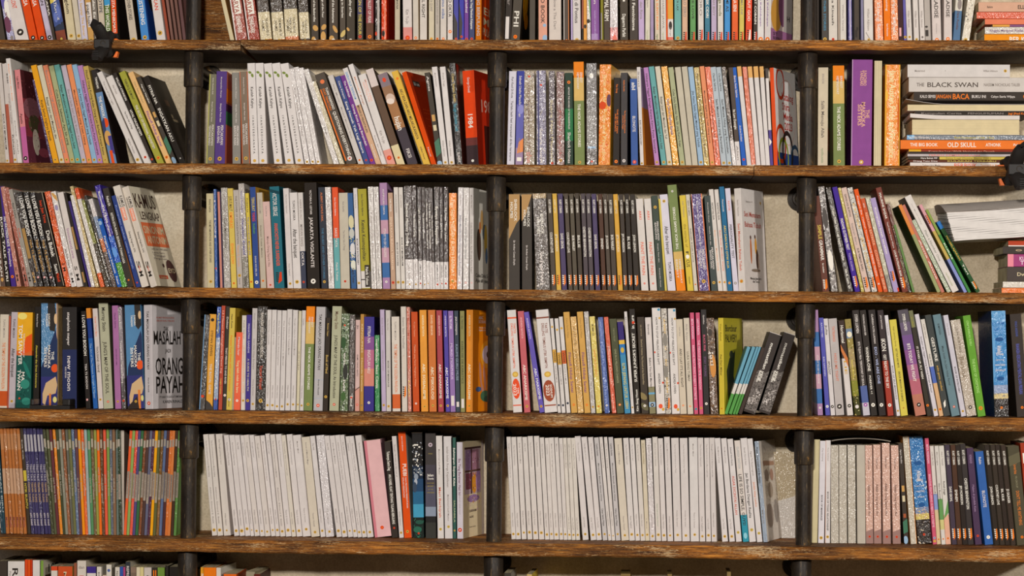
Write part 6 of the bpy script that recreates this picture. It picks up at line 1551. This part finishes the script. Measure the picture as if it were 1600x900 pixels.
# magazines: each one its own thing
for i, (xb, xt, w, yt, col, style) in enumerate(MAGS):
    ops = []
    white = 'C8BEB0'
    if style == 'orange':
        ops = [['s', '.38', '.62', 'C09A7C'], ['s', '.05', '.2', 'B88258'], ['t', '.84', '.94', '8A4A50', '.6', 'Mode']]
    elif style == 'navy':
        ops = [['b', '.15', '.85', '.06', '.22', 'A8A4A8'], ['t', '.34', '.5', 'B0AAB0', '.8', 'TINUT TALK'], ['t', '.51', '.7', 'B89868', '.6', 'TEKNIK TUNG'], ['t', '.8', '.92', 'C0B8B8', '.7', 'aim med'], ['b', '.1', '.2', '.25', '.8', '6A6488']]
    elif style == 'dark':
        ops = [['s', '.4', '.5', 'C8B44A'], ['t', '.52', '.76', 'C8B44A', '.7', 'NTIK BUNTU'], ['t', '.1', '.3', 'A8A098', '.5', 'tata']]
    elif style == 'mix':
        q, q2 = .09 + .03 * ((i * 7) % 5) / 4, .36 + .1 * ((i * 3) % 4) / 3
        ops = [['b', '.15', '.85', str(q), str(q + .08), 'A89E8C'], ['t', str(q2), str(q2 + .24), 'A89E8E', '.6', ['majalah utama', 'edisi khusus', 'seri lama kota'][i % 3]]]
    elif style == 'mix2':
        q, q2 = .08 + .015 * ((i * 7) % 4) / 3, .39 + .03 * ((i * 5) % 4) / 3
        ops = [['b', '.15', '.85', str(q), str(q + .07), 'A89E90'], ['b', '.1', '.9', str(q2), str(q2 + .24 + .02 * (i % 3)), '9E9284'], ['t', str(q2), str(q2 + .22), '6A5A54', '.4', 'majalah bulanan utama']]
    else:
        ops = [['t', '.3', '.8', 'B0B8B8', '.5', 'NASKAH BIRU']]
    if i % 3 == 0:
        ops.append(['g'])
    e = dict(row=4, bay=0, n=i + 1, xb=xb, w=w, xt=xt, yt=yt, col=col, ops=ops, cat='magazine', depth=0.13, sy=0.088)
    b, M, a, th, yaw = build_entry(e)
    root = bpy.data.objects.new('magazine', None)
    COL.objects.link(root)
    root.matrix_world = M
    link('cover', b.cover.mesh('cover', [MAT['wrap'] if b.glossy else MAT['cover']]), root)
    link('pages', b.pages.mesh('pages', [MAT['pages']]), root)
    if b.print.v:
        link('spine_lettering', b.print.mesh('spine_lettering', [MAT['print']]), root)
    n = i + 1
    tag(root, 'thin %s magazine, %s from the left in the tight row, leftmost bay, fifth shelf' % (colour_word(col), ordinal(n)), 'magazine', 'magazines in the leftmost bay of the fifth shelf')


# ------------------------------------------------------------------ books lying flat in stacks
def flat_book(x0, x1, y0, y1, col, ops, label, group, depth=0.135, sy=0.07, cat='book', rot=0.0, glossy=False, row=1, zb=None):
    """a volume lying on its side, its spine facing out: x0..x1 and y0..y1 bound the spine in the photograph"""
    a, b_ = PT(x0, y1, sy), PT(x1, y1, sy)
    t = PT(x0, y0, sy).z - PT(x0, y1, sy).z
    L = b_.x - a.x
    b = Book(t, L, depth, col, ops, glossy=glossy)
    z = zb if zb is not None else a.z
    M = Matrix.Translation((a.x + L, sy, z)) @ Matrix.Rotation(math.radians(-90), 4, 'Y')
    M = Matrix.Translation((a.x, sy, z)) @ Matrix.Rotation(rot, 4, 'Y') @ Matrix.Translation((-a.x, -sy, -z)) @ M
    root = bpy.data.objects.new('book', None)
    COL.objects.link(root)
    root.location = (a.x, sy, z)
    inv = Matrix.Translation((-a.x, -sy, -z))

    def baked(g, name, mat):
        q = Geo()
        q.extend(g, inv @ M)
        link(name, q.mesh(name, [mat]), root)
    baked(b.cover, 'cover', MAT['wrap'] if glossy else MAT['cover'])
    baked(b.pages, 'pages', MAT['pages'])
    if b.print.v:
        baked(b.print, 'spine_lettering', MAT['print'])
    if b.mark.v:
        baked(b.mark, 'publisher_mark', MAT['print'])
    tag(root, label, cat, group)
    return z + t


def stack(items, group, row, sy):
    """items from the lowest up: (x0, x1, height px, colour, ops, label, extra)"""
    z = SHELF_Z[row + 1] + 0.0003
    hid = (530 - BOTTOM[row](1500)) * sy / D      # the shelf edge hides this much of the lowest one
    for k_, (x0, x1, y0, y1, col, ops, label, kw) in enumerate(items):
        if k_ == 0:
            y1 += max(0, hid)
        t = PT(x0, y0, sy).z - PT(x0, y1, sy).z
        z = flat_book(x0, x1, y0, y1, col, [o.split() for o in ops.split(';') if o], label, group, sy=sy, zb=z, **kw) + 0.0004
    return z


G1 = 'books lying flat in the rightmost bay of the second shelf'
z = stack([
    (1422, 1612, 252.6, 258, 'wp', 't .1 .25 Y .4 Tulisan Utra Media;t .36 .55 D8705A .7 BERBISIK;t .58 .75 D8986A .5 Tentang Kala Media', 'thin white book at the foot of the flat stack, second shelf, rightmost bay', {}),
    (1419, 1572, 248.4, 252.2, '6A3A28', 't .05 .3 wp .6 Orang Toto Dina;t .4 .9 C8B860 .6 KULAKAN TERBARU', 'thin red-brown book lying second from the foot of the flat stack', {}),
    (1419, 1582, 243.4, 248, '4A4034', 's .3 1 C8B458;t .12 .28 wp .6 Hara Bahak MP;t .36 .8 8A7A40 .5 Satu Lagi Dunia Baru 7001', 'thin yellow and black book lying third from the foot of the flat stack', {}),
    (1418, 1580, 239, 243, 'B8B0B0', 't .2 .7 D87A6A .6 TERIKH KEMERDEKAAN', 'thin pale grey book lying fourth from the foot of the flat stack', {}),
    (1420, 1612, 231.8, 238.6, '9A3A24', 's 0 .1 D8A838;b 0 .1 0 1 D8502A;t .16 .7 D8A088 .5 Kumpulan Lagu Wajib Nasional dan Daerah;b 0 .5 0 1 3A302A', 'thin dark red book lying directly under the thick bright orange one', {}),
    (1407, 1622, 216.8, 231, 'F27A38', 't .07 .27 W .36 THE BIG BOOK;t .34 .55 W .5 OLD SKULL;t .62 .73 W .36 ATHONK;t .82 .98 W .26 Pabrik Tulisan', 'bright orange book lying flat with bold white lettering, second shelf', {}),
    (1417, 1612, 206.8, 214.5, '7A8088', 's 0 .06 6AA0C8;t .02 .18 wp .4 Kadist Maharani;t .38 .7 C8B860 .4 Musik Kontemporer El Neki O Ranji', 'thin blue-grey book lying flat directly on the bright orange one', {'glossy': True}),
], G1, 1, 0.066)
zt = SHELF_Z[2] + PT(1417, 206.8, .066).z - SHELF_Z[2]


def page_book(x0, x1, y0, y1, zbase, label, group, sy, curl=None, depth=0.13, pcol='CFC09A', ccol='wp', cth=0.0006):
    """a volume lying with its fore edge outwards: bare leaves between two limp covers"""
    a, b_ = PT(x0, y1, sy), PT(x1, y1, sy)
    t = PT(x0, y0, sy).z - a.z
    L = b_.x - a.x
    root = bpy.data.objects.new('book', None)
    COL.objects.link(root)
    root.location = (a.x, sy, zbase)
    g = Geo()
    nl = max(4, int(t / 0.0011))
    rnd = random.Random(int(x0))
    for i in range(nl):
        z0, z1 = 0.0006 + (t - 0.0012) * i / nl, 0.0006 + (t - 0.0012) * (i + 1) / nl
        j = rnd.uniform(0, 0.0008)
        g.box(rnd.uniform(0, .0006), L - rnd.uniform(0, .001), j, depth, z0, z1, C(pcol))
    link('pages', g.mesh('pages', [MAT['cover']]), root)
    c = Geo()
    c.box(-0.0005, L, -0.001, depth, 0, 0.0005, C(ccol))
    n = 14
    vs, fs = [], []
    for k in range(n + 1):
        u = k / n
        x = L * u
        lift = 0.0
        if curl:
            lift = curl * max(0.0, 1 - u / 0.35) ** 2
        for yy in (-0.001, depth):
            for zz in (0, cth):
                vs.append((x - (0.004 if curl and k == 0 else 0), yy, t + zz + lift * (1.0 if yy < 0 else .3)))
    for k in range(n):
        o = k * 4
        for q in ((0, 1, 5, 4), (2, 6, 7, 3), (1, 3, 7, 5), (0, 4, 6, 2)):
            fs.append([o + i for i in q])
    fs += [[0, 2, 3, 1], [n * 4 + i for i in (0, 1, 3, 2)]]
    c.add(vs, fs, C(ccol))
    link('cover', c.mesh('cover', [MAT['cover']]), root)
    tag(root, label, 'book', group)
    return zbase + t + cth + 0.0002


z = page_book(1425, 1593, 182, 206, z, 'thick book lying flat with yellowed page edges facing out, white cover on top', G1, 0.066, curl=0.004, cth=0.0085)
z = flat_book(1430, 1612, 168.5, 175.2, '3A322B', [o.split() for o in 't .05 .4 Y .4 Kumpulan Cerita;t .45 .76 Y .4 PENGUMUMAN;t .8 .98 O .5 Jagi Jihad Kuliah'.split(';')], 'thin black book lying flat above the thick yellowed page block', G1, sy=0.068, zb=z) + .0004
z = page_book(1418, 1612, 158.5, 168.5, z, 'cream page block with a curled white corner, lying flat under the black and orange title', G1, 0.066, curl=0.011)
z += 0.0
z = flat_book(1428, 1616, 144, 157.2, '443B34', [o.split() for o in 't .05 .18 wp .34 KALO SEMISI;t .185 .31 F07A30 .44 JANGAN;t .32 .46 F07A30 .62 BACA;t .48 .6 wp .34 BUKU INI;t .64 .84 wp .26 Cahyo Satria Wijaya;m .93 F07A30 .3 W'.split(';')], 'dark book with large orange capitals lying flat under two white books', G1, sy=0.068, zb=z + 0.0075) + .0004
z = flat_book(1420, 1622, 119.4, 142, 'C6BFB8', [o.split() for o in 't .06 .12 6A6058 .24 THE;t .14 .54 5A5048 .32 BLACK SWAN;t .58 .86 8A8078 .2 NASSIM NICHOLAS TALEB;m .93 K .13'.split(';')], 'thick white book lying flat, second from the top of the tall stack', G1, sy=0.066, zb=z) + .0004
z = flat_book(1418, 1578, 98, 118, 'CDC7C2', [o.split() for o in 't .07 .17 8A8078 .16 Mastermind;t .74 .88 8A8078 .16 William Atkinson;m .955 G .12 ;e .5 .37 .02 .004 K'.split(';')], 'short white book lying on top of the tall flat stack, second shelf', G1, sy=0.066, zb=z)

G0 = 'books lying flat in the rightmost bay of the top shelf'
stack([
    (1538, 1640, 51, 60.5, 'F0902A', 't .38 .9 W .5 BER KRESKU', 'bright orange book at the foot of the flat stack, top shelf in view', {}),
    (1539, 1640, 40, 51, 'C8C2B8', 's 0 1 C8C2B8;t .07 .6 7A5A80 .36 Ringgau Mengenai Risalah', 'white book with faint purple lettering lying flat near the stack foot, top shelf', {'glossy': True}),
    (1551, 1640, 36.6, 40, '8A5A80', 's 0 .3 D8A050', 'very thin purple book lying flat between white and salmon ones, top shelf', {}),
    (1539, 1640, 28, 36.6, 'E08060', '', 'plain salmon book lying fourth from the foot of the stack, top shelf', {}),
    (1526, 1640, 17.5, 28, 'D8684E', '', 'shiny salmon-red book jutting furthest out of the stack, top shelf', {'glossy': True}),
    (1529, 1640, 1.8, 17, 'CFA58C', 't .12 .2 K .22 Baskara;t .55 .65 K .4 ELL', 'pale peach book lying on top of the flat stack, top shelf in view', {}),
], G0, 0, 0.07)

G2 = 'books lying flat under the loose paper, third shelf'
stack([
    (1565, 1650, 449, 456.4, 'E27A3E', '', 'orange book at the foot of the stack beneath the paper, third shelf', {'glossy': True}),
    (1567, 1650, 439.4, 449, 'CFC8BC', 'b 0 1 .45 .5 Y', 'white book second from the foot of the stack beneath the paper', {'glossy': True}),
    (1573.5, 1650, 416.2, 439, '544B46', 't .2 .5 cr .24 Dwari', 'thick dark book in the middle of the stack beneath the paper', {}),
    (1574.5, 1650, 396.5, 416, 'A84A7E', 'b 0 1 0 .12 E08A98;tu .24 .5 E8C8D8 .3 .66 KUALI;tu .26 .5 E8C8D8 .3 .32 THE', 'thick magenta book in the stack beneath the paper, third shelf', {}),
    (1567, 1650, 383.5, 395, '4A423C', 'e .5 .3 .12 .06 C8B090;e .5 .3 .06 .04 4A423C', 'black book with a round cream mark lying under the red one', {}),
    (1575.5, 1650, 374.2, 383, 'B8482E', 's 0 1 B8482E;b 0 .2 0 1 wp', 'red and white book on top of the stack, directly beneath the paper', {}),
], G2, 2, 0.075)

# a thin magazine lying over the shrink-wrapped books of the fifth shelf
g = Geo()
a0, a1 = PT(1299, 690, .11), PT(1391, 690, .11)
n = 18
vs, fs = [], []
zt = PT(1345, 692.2, .11).z + 0.0032
for k in range(n + 1):
    u = k / n
    x = a0.x + (a1.x - a0.x) * u
    hump = 0.006 * math.sin(math.pi * u) ** 0.8
    for yy in (.102, .225):
        for zz in (0, .0022):
            vs.append((x, yy, zt + hump + zz))
for k in range(n):
    o = k * 4
    for q in ((0, 4, 5, 1), (2, 3, 7, 6), (1, 5, 7, 3), (0, 2, 6, 4)):
        fs.append([o + i for i in q])
fs += [[0, 1, 3, 2], [n * 4 + i for i in (0, 2, 3, 1)]]
g.add(vs, fs, C('8A8276'))
tag(link('booklet', g.mesh('booklet', [MAT['cover']])), 'thin grey booklet arched over the wrapped beige books, fifth shelf, rightmost bay', 'booklet')

# ------------------------------------------------------------------ two black boxes leaning on the third post, fourth shelf
def slip_box(xb, w, xt, yt, label):
    e = dict(row=3, bay=2, n=0, xb=xb, w=w, xt=xt, yt=yt, col='3A322E', ops=[], cat='box', depth=.13)
    b, M, a, th, yaw = build_entry(e)
    root = bpy.data.objects.new('slipcase', None)
    COL.objects.link(root)
    root.matrix_world = M
    w_, h_, d_, t = b.w, b.h, b.d, .0009
    s = Geo()
    cc = C('433A36')
    s.box(0, t, 0, d_, 0, h_, cc)
    s.box(w_ - t, w_, 0, d_, 0, h_, C('2E2824'))
    s.box(t, w_ - t, 0, t, 0, h_, cc)
    s.box(t, w_ - t, t, d_, 0, t, cc)
    link('shell', s.mesh('shell', [MAT['cover']]), root)
    r = Geo()      # bent-in flap and the white edges of the opening at the head
    r.add([(t, t, h_ - .002), (w_ - t, t, h_ - .002), (w_ - t, .05, h_ - .012), (t, .05, h_ - .012)], [(0, 1, 2, 3)], C('6A625C'))
    r.box(0, w_, -.0003, .0004, h_ - .0006, h_ + .0003, C('wp'))
    r.box(w_ - .0006, w_ + .0002, 0, d_, h_ - .0004, h_ + .0003, C('wp'))
    link('flap', r.mesh('flap', [MAT['cover']]), root)
    p = Book.__new__(Book)
    p.w, p.h, p.d, p.layer, p.print, p.mark = w_, h_, d_, 0, Geo(), Geo()
    p.op_q('6E6762', 0, .5, .3, .46, .7, .49, 1, .45, 1, .97, 0, .97)
    p.scatter('S', 0, 1, .5, .97, 260, ('4A4440', '8A827C', '3A3430', '6E6660', '544C48'))
    p.scatter('S', .3, .9, .7, .86, 40, ('C8C0BA', 'A8A09A'))
    p.scatter('S', .05, .5, .82, .9, 40, ('D8D0CA', 'B0A8A2'))
    p.run(.12, .6, 'W', .26, .5, 'memastikan yang')
    p.run(.48, .62, 'W', .2, .3, 'setulus')
    for v in (.42, .6, .78):
        p.op_Q('6A645E', .2, v, .45, v - .02, .45, v + .03, .2, v + .05)
    link('spine_lettering', p.print.mesh('spine_lettering', [MAT['print']]), root)
    tag(root, label, 'box', 'black printed slipcases on the fourth shelf')


slip_box(1162, 19.5, 1204, 521.5, 'black printed slipcase leaning right, left one of two, fourth shelf, third bay')
slip_box(1185.5, 19, 1226.5, 521.5, 'black printed slipcase leaning against the third post, right one of two')

# ------------------------------------------------------------------ loose paper on the third shelf
def paper_ream():
    root = bpy.data.objects.new('paper_stack', None)
    COL.objects.link(root)
    sy = 0.05
    A = PT(1478, 377.5, sy)
    root.location = (A.x, sy, A.z)
    L = PT(1665, 377, sy).x - A.x
    T0 = PT(1478, 318, sy).z - PT(1478, 380, sy).z
    d = 0.17
    tilt = (PT(1600, 373, sy).z - PT(1600, 380.5, sy).z) / (PT(1600, 0, sy).x - PT(1492, 0, sy).x)
    rnd = random.Random(3)
    n, lay = 22, 16
    for part, l0, l1, col_, in (('lower_sheets', 0, 15, 'D4CFCA'), ('top_sheet', 15, 16, 'BDB2A8')):
        g = Geo()
        for q in range(l0, l1):
            z0, z1 = T0 * 0.72 * q / 15, T0 * 0.72 * (q + .985) / 15
            j = rnd.uniform(0, .0005)
            x0 = 0.017 * (1 - q / 15) + rnd.uniform(0, .001)
            if q == 15:
                z0, z1 = T0 * .725, T0 * .735
            vs, fs = [], []
            for k in range(n + 1):
                u = k / n
                x = x0 + (L - x0) * u
                for yy in (j, d):
                    for zi, zz in enumerate((z0, z1)):
                        w_ = zz + tilt * x
                        if yy == d:
                            w_ += T0 * .2 * (zz / T0)
                        vs.append((x, yy, w_ + .0006 * math.sin(u * 9 + q)))
            for k in range(n):
                o = k * 4
                for f in ((0, 4, 5, 1), (2, 3, 7, 6), (1, 5, 7, 3), (0, 2, 6, 4)):
                    fs.append([o + i for i in f])
            fs += [[0, 1, 3, 2], [n * 4 + i for i in (0, 2, 3, 1)]]
            g.add(vs, fs, C(col_))
        if part == 'top_sheet':
            # the outer sheet bulges over the back half of the ream
            m2 = 10
            vs, fs = [], []
            for k in range(n + 1):
                x = L * k / n
                for i in range(m2 + 1):
                    v = i / m2
                    z_ = T0 * (.74 + .28 * math.sin(v * math.pi * .62)) + tilt * x * (1 - .1 * v)
                    vs.append((x - .004 * v, v * d, z_))
            for k in range(n):
                for i in range(m2):
                    a = k * (m2 + 1) + i
                    fs.append([a, a + m2 + 1, a + m2 + 2, a + 1])
            g.add(vs, fs, C('D4CAC0'))
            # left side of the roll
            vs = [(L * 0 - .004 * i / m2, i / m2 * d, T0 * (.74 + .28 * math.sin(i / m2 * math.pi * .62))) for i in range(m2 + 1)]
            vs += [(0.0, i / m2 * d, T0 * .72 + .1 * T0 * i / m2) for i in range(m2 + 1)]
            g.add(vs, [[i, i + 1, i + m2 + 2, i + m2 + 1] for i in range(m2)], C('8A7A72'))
        link(part, g.mesh(part, [MAT['cover']]), root)
    tag(root, 'thick sagging ream of loose white paper lying across books, third shelf', 'paper')


paper_ream()

# ------------------------------------------------------------------ wrapped board standing at the end of the white books, fifth shelf
g = Geo()
a, b_ = PT(1203, 700, .215), PT(1243, 700, .215)
zb = SHELF_Z[5] + .0003
ht = PT(1203, 706, .215).z - zb
g.box(0, b_.x - a.x, 0, .004, 0, ht, C('B8A88C'))
g2 = Geo()
g2.add([(.0, -.0006, 0), (b_.x - a.x, -.0006, 0), (b_.x - a.x, -.0006, ht * .49), (.0, -.0006, ht * .40)], [(0, 1, 2, 3)], C('CDC6BE'))
ro = link('board', g.mesh('board', [MAT['wrap']]))
ro.location = (a.x, .215, zb)
l2 = link('paper_sleeve', g2.mesh('paper_sleeve', [MAT['wrap']]), ro)
tag(ro, 'plastic-wrapped board, beige above and white below, beside the third post, fifth shelf', 'board')

g = Geo()
a, b_ = PT(312, 66, .228), PT(372, 66, .228)
zb0 = SHELF_Z[1] + .0003
g.box(0, b_.x - a.x, 0, .012, 0, .17, C('6A4426'))
o = link('backing_board', g.mesh('backing_board', [MAT['wood']]))
o.location = (a.x, .228, zb0)
tag(o, 'dark brown wooden board leaning on the wall beside the first post, top shelf', 'board')

# small offcuts of board standing in the bottom shelf
for i, (x0, x1, yt) in enumerate(((970, 985, 896.5), (1043, 1050, 897), (1136, 1142, 893.5))):
    g = Geo()
    a, b_ = PT(x0, yt, .12), PT(x1, yt, .12)
    g.box(0, b_.x - a.x, 0, .09, 0, a.z - SHELF_Z[6] - .0003, C('8A7448'))
    o = link('folder', g.mesh('folder', [MAT['cover']]))
    o.location = (a.x, .12, SHELF_Z[6] + .0003)
    tag(o, '%s brown folder of three whose heads just show, bottom shelf, third bay' % ('leftmost', 'middle', 'rightmost')[i], 'folder', 'brown folders on the bottom shelf')

# ------------------------------------------------------------------ metal bookend, fourth shelf
root = bpy.data.objects.new('bookend', None)
COL.objects.link(root)
a, b_ = PT(46.5, 630, .02), PT(109, 630, .02)
zs = SHELF_Z[4] + .0003
root.location = (a.x, .02, zs)
W_ = b_.x - a.x
g = Geo()
g.box(0, W_, 0, .05, 0, .0075, (0.02, 0.018, 0.016, 1))
bo = link('foot', g.mesh('foot', [MAT['black_metal']]), root)
for nm, x0, x1, h_ in (('upright', 0, .0085, .0215), ('upright', W_ - .0165, W_, .0215)):
    g = Geo()
    g.box(x0, x1, 0, .05, .0076, h_, (0.02, 0.018, 0.016, 1))
    u = link(nm, g.mesh(nm, [MAT['black_metal']]), root)
    md = u.modifiers.new('edge', 'BEVEL')
    md.width = .002
    md.segments = 3
tag(root, 'low black metal bookend standing in front of the books, fourth shelf, leftmost bay', 'bookend')


# ------------------------------------------------------------------ spring clamps gripping the shelf edges
def tube(pts, r0, r1, n=12, flat=1.0):
    bm = bmesh.new()
    rings = []
    for i, p in enumerate(pts):
        p = Vector(p)
        t = (Vector(pts[min(i + 1, len(pts) - 1)]) - Vector(pts[max(i - 1, 0)])).normalized()
        s = t.cross(Vector((0, 1, 0))).normalized()
        q = s.cross(t)
        r = r0 + (r1 - r0) * i / (len(pts) - 1)
        rings.append([bm.verts.new(p + s * r * math.cos(2 * math.pi * k / n) + q * r * flat * math.sin(2 * math.pi * k / n)) for k in range(n)])
    for a, b in zip(rings, rings[1:]):
        for k in range(n):
            bm.faces.new((a[k], a[(k + 1) % n], b[(k + 1) % n], b[k]))
    bm.faces.new(rings[0])
    bm.faces.new(rings[-1])
    return bm


def clamp(cx, cy, zshelf, label, s=1.0, flip=1):
    """a plastic spring clamp biting the shelf edge, handles towards the room"""
    base = PT(cx, cy, -0.03)
    root = bpy.data.objects.new('spring_clamp', None)
    COL.objects.link(root)
    root.location = base
    zt, zb = zshelf - base.z, zshelf - .0215 - base.z
    px = .00135 * s
    f = flip

    def part(nm, bm, mat, bev=0.0):
        o = bm_obj(nm, bm, mat, root, smooth=True)
        if bev:
            m = o.modifiers.new('edge', 'BEVEL')
            m.width = bev
            m.segments = 2
        return o

    def block(x0, x1, y0, y1, z0, z1):
        bm = bmesh.new()
        bmesh.ops.create_cube(bm, size=1)
        for v in bm.verts:
            v.co = Vector(((x0 + x1) / 2 + v.co.x * (x1 - x0), (y0 + y1) / 2 + v.co.y * (y1 - y0), (z0 + z1) / 2 + v.co.z * (z1 - z0)))
        return bm
    # upper handle bows up and out, lower one down
    part('handle', tube([(f * 2 * px, .012, 5 * px), (f * 0 * px, -.002, 14 * px), (-f * 3 * px, -.012, 22 * px), (-f * 7 * px, -.018, 29 * px), (-f * 5 * px, -.02, 31 * px)], 10.5 * px, 9 * px, flat=.7), MAT['black_plastic'])
    part('handle', tube([(f * 2 * px, .012, -4 * px), (f * 0 * px, -.002, -12 * px), (-f * 3 * px, -.012, -18 * px), (-f * 5 * px, -.018, -25 * px)], 11 * px, 9.5 * px, flat=.7), MAT['black_plastic'])
    part('pivot', block(-12 * px, 13 * px, -.006, .018, -8 * px, 7 * px), MAT['black_plastic'], .002)
    part('jaw', tube([(f * 6 * px, .014, 4 * px), (f * 10 * px, .024, zt + 7 * px), (f * 13 * px, .05, zt + 5 * px)], 8.5 * px, 6 * px, flat=.9), MAT['black_plastic'])
    part('jaw', tube([(f * 4 * px, .014, -4 * px), (f * 8 * px, .022, zb - 7 * px), (f * 11 * px, .05, zb - 6 * px)], 8.5 * px, 6 * px, flat=.9), MAT['black_plastic'])
    part('pad', block(f * 10 * px if f > 0 else -22 * px, f * 19 * px if f > 0 else -11 * px, .034, .06, zt, zt + 2.2 * px), MAT['orange_plastic'], .0008)
    bm = bmesh.new()
    x0 = f * 13 * px
    v = [bm.verts.new(p) for p in ((x0, .03, zb - 12 * px), (x0 + f * 6 * px, .03, zb - 12 * px), (x0 + f * 8 * px, .03, zb - 3 * px), (x0 + f * 5 * px, .03, zb - 2.5 * px),
                                   (x0, .046, zb - 12 * px), (x0 + f * 6 * px, .046, zb - 12 * px), (x0 + f * 8 * px, .046, zb - 3 * px), (x0 + f * 5 * px, .046, zb - 2.5 * px))]
    for q in ((0, 1, 2, 3), (7, 6, 5, 4), (0, 4, 5, 1), (1, 5, 6, 2), (2, 6, 7, 3), (3, 7, 4, 0)):
        bm.faces.new([v[i] for i in q])
    part('pad', bm, MAT['orange_plastic'], .0006)
    for k in range(5):
        part('grip_ridge', block(-f * 6 * px - 5 * px, -f * 6 * px + 5 * px, -.026, -.0235, (-14 - 3 * k) * px, (-15.4 - 3 * k) * px), MAT['black_plastic'], .0005)
    # coiled spring between the handles
    b = []
    for k in range(60):
        a = k * 2 * math.pi / 10
        b.append((3 * px + 4 * px * math.cos(a), -.008 + k * .0003, 4 * px * math.sin(a)))
    part('spring', tube(b, .0006, .0006, n=6), MAT['pipe'])
    tag(root, label, 'clamp', 'black and orange spring clamps on the shelf edges')


clamp(159, 68, SHELF_Z[1], 'black spring clamp with orange pads gripping the top shelf edge, leftmost bay')
clamp(1589, 264, SHELF_Z[2], 'black spring clamp with orange pad gripping the second shelf edge, rightmost bay', 1.15, -1)
